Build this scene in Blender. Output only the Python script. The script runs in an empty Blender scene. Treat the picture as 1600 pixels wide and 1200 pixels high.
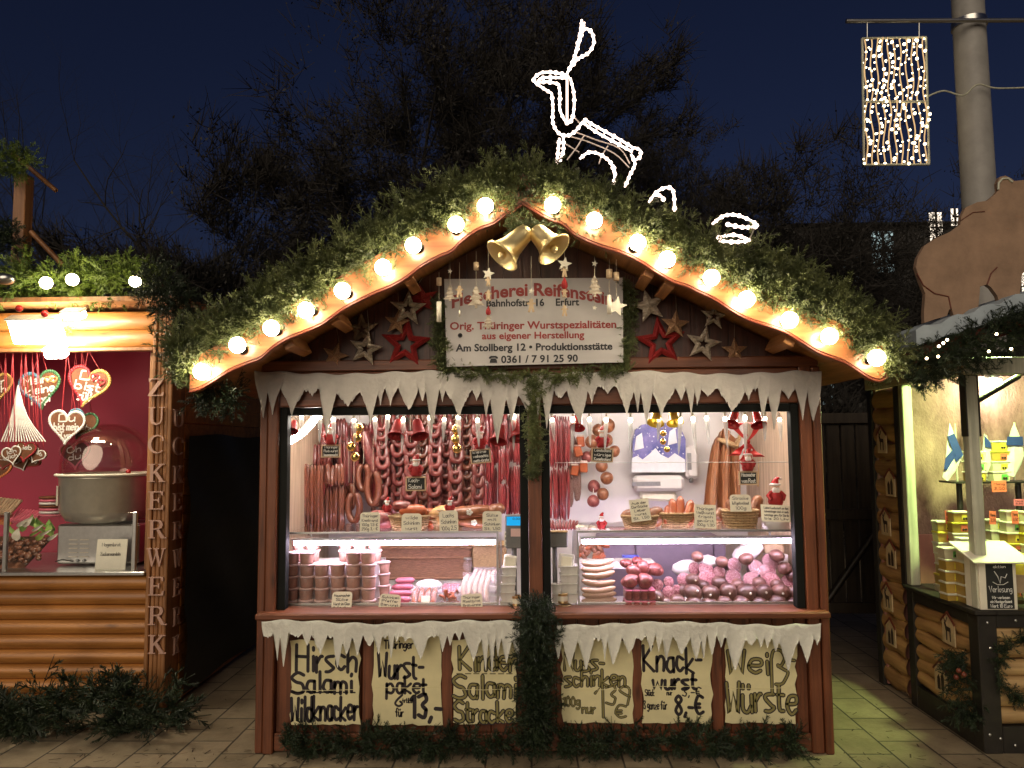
import bpy, math, random
import numpy as np
from mathutils import Vector, Matrix, Euler
R = math.radians
random.seed(7); rng = np.random.default_rng(11)
C = bpy.context.scene.collection
scn = bpy.context.scene

# ---------------------------------------------------------------- camera
F, D, H = 1200.0, 4.27, 1.65            # focal length in photo pixels, distance to the stall front, eye height
cam_data = bpy.data.cameras.new("camera"); cam = bpy.data.objects.new("camera", cam_data); C.objects.link(cam)
cam_data.sensor_width = 36; cam_data.lens = F / 1600 * 36; cam_data.clip_start = .05; cam_data.clip_end = 400
CM = Matrix.Translation((0, -D, H)) @ Matrix.Rotation(R(1.2), 4, 'Z') @ Matrix.Rotation(R(94.6), 4, 'X') @ Matrix.Rotation(R(-.45), 4, 'Z')
cam.matrix_world = CM
scn.camera = cam
# ---------------------------------------------------------------- world, added market fill light, exposure
SUN_EL, SUN_ROT = R(24), R(200)
w = bpy.data.worlds.new("World"); scn.world = w; w.use_nodes = True
nt = w.node_tree; bg = nt.nodes['Background']
sky = nt.nodes.new('ShaderNodeTexSky'); sky.sky_type = 'NISHITA'; sky.sun_disc = False
sky.sun_elevation = SUN_EL; sky.sun_rotation = SUN_ROT
tint = nt.nodes.new('ShaderNodeMix'); tint.data_type = 'RGBA'; tint.blend_type = 'MULTIPLY'; tint.inputs[0].default_value = 1
tint.inputs[7].default_value = (.66, .66, 1.14, 1)
nt.links.new(sky.outputs[0], tint.inputs[6]); nt.links.new(tint.outputs[2], bg.inputs[0])
bg.inputs[1].default_value = .0074
sl = bpy.data.lights.new("market_fill", 'SUN'); sl.energy = 1.45; sl.angle = R(50); sl.color = (1, .83, .62)  # sun-type lamp added for the market's ambient light; no sun at night
so = bpy.data.objects.new("market_fill", sl); C.objects.link(so)
so.rotation_euler = (R(90) - SUN_EL, 0, R(-14))
scn.view_settings.view_transform = 'Standard'; scn.view_settings.look = 'None'
scn.view_settings.exposure = 0; scn.view_settings.gamma = 1
scn.cycles.use_denoising = True
scn.cycles.max_bounces = 6; scn.cycles.transparent_max_bounces = 12; scn.cycles.sample_clamp_indirect = 4
scn.cycles.caustics_reflective = False; scn.cycles.caustics_refractive = False

# ---------------------------------------------------------------- helpers
def W(px, py, Y):
    """world point on the plane y = Y seen at photo pixel (px, py)"""
    d = CM.to_3x3() @ Vector(((px - 800) / F, (600 - py) / F, -1))
    t = (Y + D) / d.y
    return Vector((0, -D, H)) + d * t
def WX(px, py, X):
    d = CM.to_3x3() @ Vector(((px - 800) / F, (600 - py) / F, -1))
    return Vector((0, -D, H)) + d * (X / d.x)
def WZ(px, py, Z):
    d = CM.to_3x3() @ Vector(((px - 800) / F, (600 - py) / F, -1))
    return Vector((0, -D, H)) + d * ((Z - H) / d.z)
def pm(Y): return (Y + D) / F             # metres per photo pixel at depth Y
WL, CH = {}, {}
def link(o, parent=None):
    C.objects.link(o)
    if parent: o.parent = parent; CH.setdefault(parent.name, []).append(o)
    return o
def tag(o, label=None, cat=None, group=None, kind=None):
    if label: o['label'] = label
    if cat: o['category'] = cat
    if group: o['group'] = group
    if kind: o['kind'] = kind
    return o
def thing(name, label, cat, loc=(0, 0, 0), group=None):
    o = bpy.data.objects.new(name, None); o.empty_display_size = .1
    o.location = loc; C.objects.link(o); WL[o.name] = Vector(loc)
    return tag(o, label, cat, group)
def np_mesh(name, v, f, smooth=None):
    v = np.asarray(v, dtype=np.float32); f = np.asarray(f, dtype=np.int32)
    me = bpy.data.meshes.new(name); k = f.shape[1]
    me.vertices.add(len(v)); me.vertices.foreach_set('co', v.ravel())
    me.loops.add(f.size); me.loops.foreach_set('vertex_index', f.ravel())
    me.polygons.add(len(f)); me.polygons.foreach_set('loop_start', np.arange(0, f.size, k, dtype=np.int32))
    if smooth: me.polygons.foreach_set('use_smooth', np.ones(len(f), dtype=bool))
    me.update(calc_edges=True); return me
def put(me, name, mat, parent=None, origin=(0, 0, 0)):
    if mat: me.materials.append(mat)
    o = bpy.data.objects.new(name, me)
    pl = WL[parent.name] if parent else Vector((0, 0, 0))
    o.location = Vector(origin) - pl
    link(o, parent); WL[o.name] = Vector(origin)
    return o
class MB:
    def __init__(s): s.v = []; s.f = []; s.sm = []
    def add(s, vs, fs, smooth=False):
        b = len(s.v); s.v += [Vector(v) for v in vs]; s.f += [tuple(b + i for i in f) for f in fs]; s.sm += [smooth] * len(fs); return s
    def box(s, x0, x1, y0, y1, z0, z1, c=.004):
        return s.boxc(((x0 + x1) / 2, (y0 + y1) / 2, (z0 + z1) / 2), (abs(x1 - x0), abs(y1 - y0), abs(z1 - z0)), None, c)
    def boxc(s, ctr, size, rot=None, c=.003):
        h = [q / 2 for q in size]; c = min(c, min(h) * .45); rot = rot or Matrix.Identity(3); ctr = Vector(ctr)
        idx, vs = {}, []
        S = [(a, b, d) for a in (-1, 1) for b in (-1, 1) for d in (-1, 1)]
        for sg in S:
            for ax in range(3):
                idx[sg, ax] = len(vs)
                vs.append(Vector([sg[k] * (h[k] if k == ax else h[k] - c) for k in range(3)]))
        fs = []
        for ax in range(3):
            o = [k for k in range(3) if k != ax]
            for q in (-1, 1):
                ring = []
                for (a, b) in ((-1, -1), (1, -1), (1, 1), (-1, 1)):
                    sg = [0, 0, 0]; sg[ax] = q; sg[o[0]] = a; sg[o[1]] = b; ring.append(idx[tuple(sg), ax])
                fs.append(ring)
            for a in (-1, 1):
                for b in (-1, 1):
                    s1 = [0, 0, 0]; s1[o[0]] = a; s1[o[1]] = b; s1[ax] = -1; s2 = list(s1); s2[ax] = 1
                    fs.append([idx[tuple(s1), o[0]], idx[tuple(s2), o[0]], idx[tuple(s2), o[1]], idx[tuple(s1), o[1]]])
        for sg in S: fs.append([idx[sg, 0], idx[sg, 1], idx[sg, 2]])
        out = []
        for f in fs:
            n = (vs[f[1]] - vs[f[0]]).cross(vs[f[2]] - vs[f[0]]); m = sum((vs[i] for i in f), Vector())
            out.append(f if n.dot(m) > 0 else f[::-1])
        return s.add([ctr + rot @ v for v in vs], out)
    def tube(s, pts, r, n=8, closed=False, cap=True):
        pts = [Vector(p) for p in pts]; k = len(pts)
        rs = r if isinstance(r, (list, tuple)) else [r] * k
        up = None; rings = []
        for i, p in enumerate(pts):
            a = pts[i - 1] if (i or closed) else p; b = pts[(i + 1) % k] if (i < k - 1 or closed) else p
            t = (b - a).normalized() if (b - a).length > 1e-9 else Vector((0, 0, 1))
            if up is None:
                up = Vector((0, 0, 1)) if abs(t.z) < .9 else Vector((0, 1, 0))
            u = (up - t * up.dot(t))
            u = u.normalized() if u.length > 1e-6 else t.orthogonal().normalized()
            v = t.cross(u); up = u
            rings.append([p + (u * math.cos(2 * math.pi * j / n) + v * math.sin(2 * math.pi * j / n)) * rs[i] for j in range(n)])
        vs = [q for g in rings for q in g]; fs = []
        for i in range(k if closed else k - 1):
            i2 = (i + 1) % k
            for j in range(n): fs.append((i * n + j, i * n + (j + 1) % n, i2 * n + (j + 1) % n, i2 * n + j))
        s.add(vs, fs, True)
        if cap and not closed:
            s.add(rings[0], [tuple(range(n))[::-1]]); s.add(rings[-1], [tuple(range(n))])
        return s
    def lathe(s, prof, origin=(0, 0, 0), axis=(0, 0, 1), n=20, a0=0, a1=2 * math.pi, smooth=True):
        q = Vector((0, 0, 1)).rotation_difference(Vector(axis).normalized()).to_matrix(); o = Vector(origin)
        full = abs(a1 - a0 - 2 * math.pi) < 1e-6; m = n if full else n + 1; vs = []
        for (r, z) in prof:
            for j in range(m):
                a = a0 + (a1 - a0) * j / n; vs.append(o + q @ Vector((r * math.cos(a), r * math.sin(a), z)))
        fs = []
        for i in range(len(prof) - 1):
            for j in range(n):
                j2 = (j + 1) % m; fs.append((i * m + j, i * m + j2, (i + 1) * m + j2, (i + 1) * m + j))
        return s.add(vs, fs, smooth)
    def ball(s, c, r, n=12, sc=(1, 1, 1), rot=None, lump=0):
        c = Vector(c); ph = [random.random() * 6 for _ in range(4)] if lump else None; rot = rot or Matrix.Identity(3); vs = []; fs = []; m = max(4, n // 2)
        for i in range(m + 1):
            th = math.pi * i / m
            for j in range(n):
                a = 2 * math.pi * j / n
                g = 1 if not lump else 1 + lump * (math.sin(2 * a + ph[0]) * math.sin(th) + .8 * math.sin(3 * th + ph[1]) + .6 * math.sin(3 * a + 2 * th + ph[2]) * math.sin(th)); vs.append(c + rot @ Vector((r * g * sc[0] * math.sin(th) * math.cos(a), r * g * sc[1] * math.sin(th) * math.sin(a), r * g * sc[2] * math.cos(th))))
        for i in range(m):
            for j in range(n): fs.append((i * n + j, (i + 1) * n + j, (i + 1) * n + (j + 1) % n, i * n + (j + 1) % n))
        return s.add(vs, fs, True)
    def prism(s, poly, off):
        """closed 3-D outline extruded by vector off"""
        poly = [Vector(p) for p in poly]; k = len(poly); off = Vector(off)
        s.add(poly + [p + off for p in poly], [tuple(range(k))[::-1], tuple(range(k, 2 * k))] + [(i, (i + 1) % k, k + (i + 1) % k, k + i) for i in range(k)])
        return s
    def quad(s, a, b, c, d): return s.add([a, b, c, d], [(0, 1, 2, 3)])
    def ribbon(s, pts, wd, n, th=.0012):
        """flat pen stroke of width wd, facing n"""
        n = Vector(n); pts = [Vector(p) for p in pts]; L = []
        for i, p in enumerate(pts):
            t = (pts[min(i + 1, len(pts) - 1)] - pts[max(i - 1, 0)])
            t = t.normalized() if t.length > 1e-9 else Vector((1, 0, 0))
            L.append((p + t.cross(n) * wd / 2, p - t.cross(n) * wd / 2))
        e0 = (pts[0] - pts[1]).normalized() * wd * .4; e1 = (pts[-1] - pts[-2]).normalized() * wd * .4
        vs = [L[0][0] * .75 + L[0][1] * .25 + e0, L[0][0] * .25 + L[0][1] * .75 + e0] + [q for l in L for q in l] + [L[-1][0] * .75 + L[-1][1] * .25 + e1, L[-1][0] * .25 + L[-1][1] * .75 + e1]
        return s.add(vs, [(2 * i, 2 * i + 1, 2 * i + 3, 2 * i + 2) for i in range(len(L) + 1)])
    def build(s, name, mat, parent=None, origin=None):
        if origin is None:
            if parent: origin = WL[parent.name]
            else:
                a = np.array([tuple(v) for v in s.v]); origin = Vector(((a[:, 0].min() + a[:, 0].max()) / 2, (a[:, 1].min() + a[:, 1].max()) / 2, a[:, 2].min()))
        origin = Vector(origin)
        me = bpy.data.meshes.new(name); me.from_pydata([v - origin for v in s.v], [], s.f)
        me.polygons.foreach_set('use_smooth', s.sm); me.update()
        return put(me, name, mat, parent, origin)
    def one(s, name, mat, label, cat, group=None, kind=None, origin=None):
        return tag(s.build(name, mat, None, origin), label, cat, group, kind)
def dup(root, loc, label=None, rot=None, scale=None, group=None):
    r = root.copy(); C.objects.link(r); r.location = loc; WL[r.name] = Vector(loc)
    if rot is not None: r.rotation_euler = rot
    if scale is not None: r.scale = (scale,) * 3 if isinstance(scale, (int, float)) else scale
    if label: r['label'] = label
    if group: r['group'] = group
    def rec(a, b):
        for ch in CH.get(a.name, []):
            c = ch.copy(); C.objects.link(c); c.parent = b; CH.setdefault(b.name, []).append(c); rec(ch, c)
    rec(root, r); return r
ORD = ['', 'first', 'second', 'third', 'fourth', 'fifth', 'sixth', 'seventh', 'eighth', 'ninth', 'tenth', 'eleventh', 'twelfth', 'thirteenth', 'fourteenth', 'fifteenth', 'sixteenth']
def smooth_path(pts, k=5, closed=False):
    pts = [Vector(p) for p in pts]; n = len(pts); out = []
    if n < 3: return pts
    for i in range(n if closed else n - 1):
        g = (lambda j: pts[j % n]) if closed else (lambda j: pts[max(0, min(n - 1, j))])
        p0, p1, p2, p3 = g(i - 1), g(i), g(i + 1), g(i + 2)
        for j in range(k):
            t = j / k
            out.append(.5 * ((2 * p1) + (p2 - p0) * t + (2 * p0 - 5 * p1 + 4 * p2 - p3) * t * t + (3 * p1 - p0 - 3 * p2 + p3) * t ** 3))
    if not closed: out.append(pts[-1])
    return out

# ---------------------------------------------------------------- materials
def M(name, c, rough=.5, var=.15, scale=14, metal=0, bump=0, coat=0, stretch=(1, 1, 1), c2=None, emit=0, ecol=None, detail=5, trans=0, bscale=None, rand=0, spec=None):
    m = bpy.data.materials.new(name); m.use_nodes = True; t = m.node_tree; b = t.nodes['Principled BSDF']
    b.inputs['Roughness'].default_value = rough; b.inputs['Metallic'].default_value = metal; b.inputs['Coat Weight'].default_value = coat
    if spec is not None: b.inputs['Specular IOR Level'].default_value = spec
    tc = t.nodes.new('ShaderNodeTexCoord'); mp = t.nodes.new('ShaderNodeMapping'); mp.inputs['Scale'].default_value = stretch
    no = t.nodes.new('ShaderNodeTexNoise'); no.inputs['Scale'].default_value = scale; no.inputs['Detail'].default_value = detail; no.inputs['Roughness'].default_value = .65
    t.links.new(tc.outputs['Object'], mp.inputs[0]); t.links.new(mp.outputs[0], no.inputs['Vector'])
    cr = t.nodes.new('ShaderNodeValToRGB'); e = cr.color_ramp.elements
    lo = [q * (1 - var) for q in c]; hi = [min(1, q * (1 + var)) for q in c] if c2 is None else c2
    e[0].position = .32; e[1].position = .68; e[0].color = (*lo, 1); e[1].color = (*hi, 1)
    t.links.new(no.outputs['Fac'], cr.inputs[0]); col = cr.outputs[0]
    if rand:
        oi = t.nodes.new('ShaderNodeObjectInfo'); hs = t.nodes.new('ShaderNodeHueSaturation'); mr = t.nodes.new('ShaderNodeMapRange')
        mr.inputs[3].default_value = 1 - rand; mr.inputs[4].default_value = 1 + rand
        t.links.new(oi.outputs['Random'], mr.inputs[0]); t.links.new(mr.outputs[0], hs.inputs['Value']); t.links.new(col, hs.inputs['Color']); col = hs.outputs[0]
    t.links.new(col, b.inputs['Base Color'])
    if bump:
        bu = t.nodes.new('ShaderNodeBump'); bu.inputs['Strength'].default_value = bump; bu.inputs['Distance'].default_value = .01
        src = no
        if bscale:
            src = t.nodes.new('ShaderNodeTexNoise'); src.inputs['Scale'].default_value = bscale; src.inputs['Detail'].default_value = 4; t.links.new(mp.outputs[0], src.inputs['Vector'])
        t.links.new(src.outputs['Fac'], bu.inputs['Height']); t.links.new(bu.outputs[0], b.inputs['Normal'])
    if emit:
        b.inputs['Emission Color'].default_value = (*(ecol or c), 1); b.inputs['Emission Strength'].default_value = emit
    if trans: b.inputs['Transmission Weight'].default_value = trans
    return m
def wood(name, c, c2=None, axis='z', rough=.45, sc=1.0, bump=.25, coat=0, rand=.0):
    st = {'x': (1.2, 22, 22), 'y': (22, 1.2, 22), 'z': (22, 22, 1.2)}[axis]
    st = tuple(q * sc for q in st)
    m = M(name, c, rough, .3, 1.6, 0, bump, coat, st, c2, detail=7, rand=rand); t = m.node_tree; b = t.nodes['Principled BSDF']
    # knots and grime that belong to the timber
    tc = t.nodes.new('ShaderNodeTexCoord'); mp = t.nodes.new('ShaderNodeMapping'); k = {'x': (2.2, 7, 7), 'y': (7, 2.2, 7), 'z': (7, 7, 2.2)}[axis]; mp.inputs['Scale'].default_value = k
    vo = t.nodes.new('ShaderNodeTexVoronoi'); vo.inputs['Scale'].default_value = 1; t.links.new(tc.outputs['Object'], mp.inputs[0]); t.links.new(mp.outputs[0], vo.inputs['Vector'])
    r1 = t.nodes.new('ShaderNodeValToRGB'); r1.color_ramp.elements[0].position = .03; r1.color_ramp.elements[0].color = (.30, .26, .24, 1); r1.color_ramp.elements[1].position = .13; t.links.new(vo.outputs['Distance'], r1.inputs[0])
    n2 = t.nodes.new('ShaderNodeTexNoise'); n2.inputs['Scale'].default_value = 2.3; n2.inputs['Detail'].default_value = 6; t.links.new(tc.outputs['Object'], n2.inputs['Vector'])
    r2 = t.nodes.new('ShaderNodeValToRGB'); r2.color_ramp.elements[0].position = .32; r2.color_ramp.elements[0].color = (.62, .58, .55, 1); r2.color_ramp.elements[1].position = .58; t.links.new(n2.outputs['Fac'], r2.inputs[0])
    src = b.inputs['Base Color'].links[0].from_socket
    for rr in (r1, r2):
        x = t.nodes.new('ShaderNodeMix'); x.data_type = 'RGBA'; x.blend_type = 'MULTIPLY'; x.inputs[0].default_value = .85; t.links.new(src, x.inputs[6]); t.links.new(rr.outputs[0], x.inputs[7]); src = x.outputs[2]
    t.links.new(src, b.inputs['Base Color']); return m
def glassy(name, fac=.07, col=(1, 1, 1), rough=.02, tint=(1, 1, 1)):
    m = bpy.data.materials.new(name); m.use_nodes = True; t = m.node_tree; t.nodes.clear()
    o = t.nodes.new('ShaderNodeOutputMaterial'); mx = t.nodes.new('ShaderNodeMixShader'); a = t.nodes.new('ShaderNodeBsdfTransparent'); g = t.nodes.new('ShaderNodeBsdfGlossy')
    a.inputs[0].default_value = (*tint, 1); g.inputs[0].default_value = (*col, 1); g.inputs['Roughness'].default_value = rough
    lw = t.nodes.new('ShaderNodeLayerWeight'); pw = t.nodes.new('ShaderNodeMath'); pw.operation = 'POWER'; pw.inputs[1].default_value = 4
    ma = t.nodes.new('ShaderNodeMath'); ma.operation = 'MULTIPLY_ADD'; ma.inputs[1].default_value = .7; ma.inputs[2].default_value = fac
    t.links.new(lw.outputs['Facing'], pw.inputs[0]); t.links.new(pw.outputs[0], ma.inputs[0]); t.links.new(ma.outputs[0], mx.inputs[0])
    t.links.new(a.outputs[0], mx.inputs[1]); t.links.new(g.outputs[0], mx.inputs[2]); t.links.new(mx.outputs[0], o.inputs[0]); return m
def film(name, c, alpha, rough=.3):
    m = M(name, c, rough); m.node_tree.nodes['Principled BSDF'].inputs['Alpha'].default_value = alpha; return m
def glow(name, c, s):
    m = bpy.data.materials.new(name); m.use_nodes = True; t = m.node_tree; t.nodes.clear()
    o = t.nodes.new('ShaderNodeOutputMaterial'); e = t.nodes.new('ShaderNodeEmission'); e.inputs[0].default_value = (*c, 1); e.inputs[1].default_value = s
    t.links.new(e.outputs[0], o.inputs[0]); return m

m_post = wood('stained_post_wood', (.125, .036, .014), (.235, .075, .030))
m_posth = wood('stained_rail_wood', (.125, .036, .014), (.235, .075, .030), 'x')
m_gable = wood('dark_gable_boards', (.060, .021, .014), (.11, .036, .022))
m_barge = wood('varnished_bargeboard', (.36, .12, .038), (.55, .21, .075), 'x', .35, .6, .12, .3)
m_soffit = wood('pine_soffit', (.38, .15, .05), (.55, .25, .09), 'y', .5)
m_rim = M('dark_red_rim', (.14, .03, .015), .4)
m_black = M('black_window_frame', (.007, .008, .007), .75, spec=.2)
m_white = M('white_wall_panel', (.72, .68, .66), .45, .04, 3)
m_log = wood('orange_log_siding', (.40, .155, .032), (.60, .26, .065), 'x', .42, .6, .2, .15)
m_logz = wood('orange_corner_wood', (.30, .13, .045), (.46, .21, .08), 'z', .45, .7)
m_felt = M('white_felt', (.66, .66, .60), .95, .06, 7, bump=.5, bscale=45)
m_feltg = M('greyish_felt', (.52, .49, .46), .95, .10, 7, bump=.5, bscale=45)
m_paper = M('cream_poster_paper', (.74, .68, .40), .85, .09, 5, bump=.15, bscale=8)
m_ink = M('black_marker', (.018, .012, .016), .6)
m_olive = M('olive_marker', (.24, .21, .075), .7)
m_sign = M('white_sign_board', (.50, .475, .47), .5, .06, 4)
m_redink = M('dark_red_sign_paint', (.30, .035, .03), .5)
m_blkink = M('black_sign_paint', (.015, .015, .018), .5)
m_card = M('cream_price_card', (.80, .76, .62), .7, .04, 20)
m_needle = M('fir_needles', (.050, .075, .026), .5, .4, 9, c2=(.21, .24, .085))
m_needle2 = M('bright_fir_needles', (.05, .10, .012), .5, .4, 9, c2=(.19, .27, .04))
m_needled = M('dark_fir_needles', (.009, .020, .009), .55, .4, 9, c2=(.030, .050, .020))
m_twig = M('twig_bark', (.07, .045, .025), .8)
m_gold = M('polished_gold', (.98, .78, .42), .46, .05, metal=1)
m_goldball = M('shiny_gold_ball', (.88, .60, .22), .16, .05, metal=1)
m_steel = M('brushed_steel', (.55, .55, .53), .3, .08, 40, metal=1)
m_chrome = M('grey_metal', (.35, .36, .36), .35, .1, 30, metal=1)
m_red = M('red_felt', (.30, .012, .014), .75, .25, 30, bump=.2)
m_redgloss = M('glossy_red', (.38, .012, .014), .2, .1)
m_redglit = M('red_glitter', (.32, .02, .02), .35, .7, 400, metal=.3, bump=.5)
m_birch = M('birch_bark', (.22, .16, .11), .8, .3, 26, stretch=(1, 1, 3), c2=(.58, .50, .40), bump=.2)
m_copper = M('copper_glitter', (.30, .15, .07), .35, .7, 300, metal=.5, c2=(.62, .36, .2), bump=.5)
m_tanwood = M('pale_craft_wood', (.52, .38, .24), .7, .15, 20)
m_creamgloss = M('cream_enamel', (.75, .70, .58), .35, .05)
m_string = M('thin_cord', (.42, .36, .27), .8)
m_skin = M('doll_face', (.72, .50, .38), .6, .05)
m_beard = M('white_wool', (.78, .75, .72), .95, .1, 60, bump=.5)
m_slate = M('chalkboard', (.020, .022, .021), .8)
m_chalk = M('chalk', (.82, .82, .78), .9)
m_glass = glassy('case_glass', .05)
m_clear = film('clear_wrap', (.85, .75, .80), .10, .12)
m_tube = glow('pink_case_tube', (.94, .76, 1), 78)
m_ceiltube = glow('white_ceiling_tube', (1, .91, .82), 92)
m_bulb = glow('warm_bulb', (1, .85, .58), 130)
_t = m_bulb.node_tree; _oi = _t.nodes.new('ShaderNodeObjectInfo'); _mr = _t.nodes.new('ShaderNodeMapRange'); _mr.inputs[3].default_value = 34; _mr.inputs[4].default_value = 84
_t.links.new(_oi.outputs['Random'], _mr.inputs[0]); _t.links.new(_mr.outputs[0], [n for n in _t.nodes if n.type == 'EMISSION'][0].inputs[1])   # bulbs of uneven age
m_rope = glow('rope_light', (1, .74, .60), 5.5)
m_icebulb = glow('icicle_bulb', (1, .86, .62), 14)
m_ice = film('clear_icicle', (.92, .92, .92), .4, .08)
m_led = glow('led', (1, .80, .48), 7)
m_ledd = glow('led_wire_glow', (1, .62, .28), .9)
# ---------------------------------------------------------------- lettering
GL = {}
for line in """A|033c63 |1757;B|030c 0c4c5a4808 0858654303;C6b4c1b07134364;D|030c 0c4c68644303;E|6c0c0363 |0848;F|6c0c03 |0848;G6b4c1b07143363673 |6737;H|0c03 |6c63 |0868;I|2c23;J5c543304;K|0c03 |5c0763;L|0c0353
M|030c366c63;N|030c636c;O3c0a0533656a3c;P|030c 0c4c6a4707;R|030c 0c4c6a4808 |3863;S6b3c0a2857643304;T|0c6c |3c33;U0c0433646c;V|0c336c;W|0c1339536c;Z|0c6c0363;Y|0c38 |6c3833
a4818052344 48 |4843;b|0c03 0738553304;c4718052344;d|4c43 4718052344;e06464818052344;f4c2b23 |0838;g4818052446 |4842 422001;h|0c03 06284743;i|1813 |1a1b;j282100 |2a2b;k|0c03 |480543;l|1c13;m|0803 06183733 36486763
n|0803 06284743;o28061423454728;p|0800 0738553304;r|0803 062838;s48180735442303;t1b1433 |0838;u08042345 |4843;v|082348;w|0813375368;x|0843 |4803;y|0823 |4801;z|08480343;q4818052344 |4840
0|2c 2c09052345492c;1|0a2c23;20a2c4b3803 |0343;30b3c4a2846 463304;4|3c0656 |3933;5|4c0c08 0838463304;64c18052345370;7|0c4c13;8280a2c4a28 2805234528;947280a2c4a33;,|1402;.|0313;-|0737;/|034c;:|1415 |1718;!|1c16 |1314
€5b2c072354 |0838 |0636;ß|000a 0a1c3c4a3828 284756443313;ä4818052344 |4843 |0a0b |3a3b;ö28061423454728 |0a0b |3a3b;ü08042345 |4843 |0a0b |3a3b;Ü0c0433646c |1d1e |4d4e;*|2327 |0547 |0745""".replace('\n', ';').split(';'):
    ch, body = line[0], line[1:]; st = []
    for s in body.split():
        sm = not s.startswith('|'); s = s.lstrip('|'); s = s[:len(s) // 2 * 2]
        p = [(int(s[i], 16), int(s[i + 1], 16) - 3) for i in range(0, len(s), 2)]
        if len(p) > 1: st.append((p, sm))
    GL[ch] = st
def glyph_w(ch): return 3.0 if ch == ' ' else max([p[0] for s, _ in GL.get(ch, [([(3, 0)], 0)]) for p in s]) + 1.7
def write(mb, text, a, b, cap, wd, n=(0, -1, 0), up=(0, 0, 1), jit=0, wob=0):
    """hand lettering along the base line a -> b, fitted to that width"""
    a, b, n, up = Vector(a), Vector(b), Vector(n), Vector(up); tot = sum(glyph_w(c) for c in text) - 1.7
    rt = (b - a) / tot; u = up * (cap / 9); x = 0
    for ch in text:
        dz = random.uniform(-wob, wob)
        for p, sm in GL.get(ch, []):
            q = [a + rt * (x + px) + u * (py + dz) + rt * random.uniform(-jit, jit) + u * random.uniform(-jit, jit) for px, py in p]
            mb.ribbon(smooth_path(q, 4) if sm else q, wd, n)
        x += glyph_w(ch)
def wline(mb, text, x0, y0, x1, cap, wd, Y, y1=None, **k):
    write(mb, text, W(x0, y0, Y), W(x1, y0 if y1 is None else y1, Y), cap * pm(Y), wd * pm(Y), **k)
def print_text(mb, text, a, b, cap, bold=.012, arc=0, n=(0, -1, 0), th=.002):
    """printed lettering along a -> b with the built-in typeface"""
    cu = bpy.data.curves.new('lettering', 'FONT'); cu.body = text; cu.size = 1; cu.offset = bold; cu.resolution_u = 3; cu.extrude = .001
    o = bpy.data.objects.new('lettering', cu); C.objects.link(o); dg = bpy.context.evaluated_depsgraph_get(); dg.update()
    me = bpy.data.meshes.new_from_object(o.evaluated_get(dg)); bpy.data.objects.remove(o); bpy.data.curves.remove(cu)
    vs = [v.co.copy() for v in me.vertices]; x0 = min(v.x for v in vs); x1 = max(v.x for v in vs); a, b = Vector(a), Vector(b)
    k = (b - a) / (x1 - x0); up = Vector((0, 0, 1)); n = Vector(n)
    out = [a + k * (v.x - x0) + up * (v.y * cap / .72) + n * (v.z * .8 + .0008) - up * (arc * (2 * (v.x - x0) / (x1 - x0) - 1) ** 2) for v in vs]
    mb.add(out, [tuple(p.vertices) for p in me.polygons]); bpy.data.meshes.remove(me)

# ---------------------------------------------------------------- fir greenery
def make_sprig(seed, n=50, L=.125, nl=.021, wd=.0034, shoots=3):
    r = np.random.default_rng(seed); V = []; Q = []
    def shoot(p0, d, L, n):
        d = d / np.linalg.norm(d); u = np.cross(d, [0, 0, 1.0]); u = u / (np.linalg.norm(u) + 1e-9); v = np.cross(d, u)
        b = len(V); w2 = .0022
        V.extend([p0 + u * w2, p0 - u * w2, p0 + d * L - u * .0008, p0 + d * L + u * .0008]); Q.append([b, b + 1, b + 2, b + 3])
        for i in range(n):
            t = (i + r.random()) / n; az = r.random() * 2 * math.pi; q = p0 + d * L * t
            o = u * math.cos(az) + v * math.sin(az) * .4; nd = o * .8 + d * (.55 + .3 * r.random()); nd /= np.linalg.norm(nd)
            l = nl * (.7 + .5 * r.random()) * (1 - .45 * t * t); s = np.cross(nd, r.normal(size=3)); s /= np.linalg.norm(s); b = len(V)
            V.extend([q + s * wd * .4, q - s * wd * .4, q + nd * l - s * wd * .3, q + nd * l + s * wd * .3]); Q.append([b, b + 1, b + 2, b + 3])
    z = np.array([0, 0, 1.0]); shoot(np.zeros(3), z, L, n)
    for k in range(shoots):
        a = r.random() * 6.28; d = z * .9 + np.array([math.cos(a), math.sin(a), 0]) * .75; shoot(z * L * (.2 + .25 * k), d, L * (.6 - .1 * k), int(n * .5))
    return np.array(V), np.array(Q)
SPRIGS = [make_sprig(i) for i in range(5)]
def fir_mesh(name, P, Dn, S, mat):
    """P positions, Dn directions, S scales -> one needle mesh"""
    P = np.asarray(P); Dn = np.asarray(Dn); S = np.asarray(S); Dn = Dn / np.linalg.norm(Dn, axis=1, keepdims=True)
    VV, QQ, base = [], [], 0; var = rng.integers(0, len(SPRIGS), len(P))
    for k, (sv, sq) in enumerate(SPRIGS):
        i = np.where(var == k)[0]
        if not len(i): continue
        d = Dn[i]; h = rng.normal(size=(len(i), 3)); u = np.cross(d, h); u /= np.linalg.norm(u, axis=1, keepdims=True); v = np.cross(d, u)
        T = np.stack([u, v, d], axis=2) * S[i][:, None, None]
        X = np.einsum('kij,vj->kvi', T, sv) + P[i][:, None, :]
        VV.append(X.reshape(-1, 3)); q = sq[None] + (np.arange(len(i)) * len(sv))[:, None, None] + base; QQ.append(q.reshape(-1, 4)); base += len(i) * len(sv)
    return np_mesh(name, np.concatenate(VV), np.concatenate(QQ))
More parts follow.
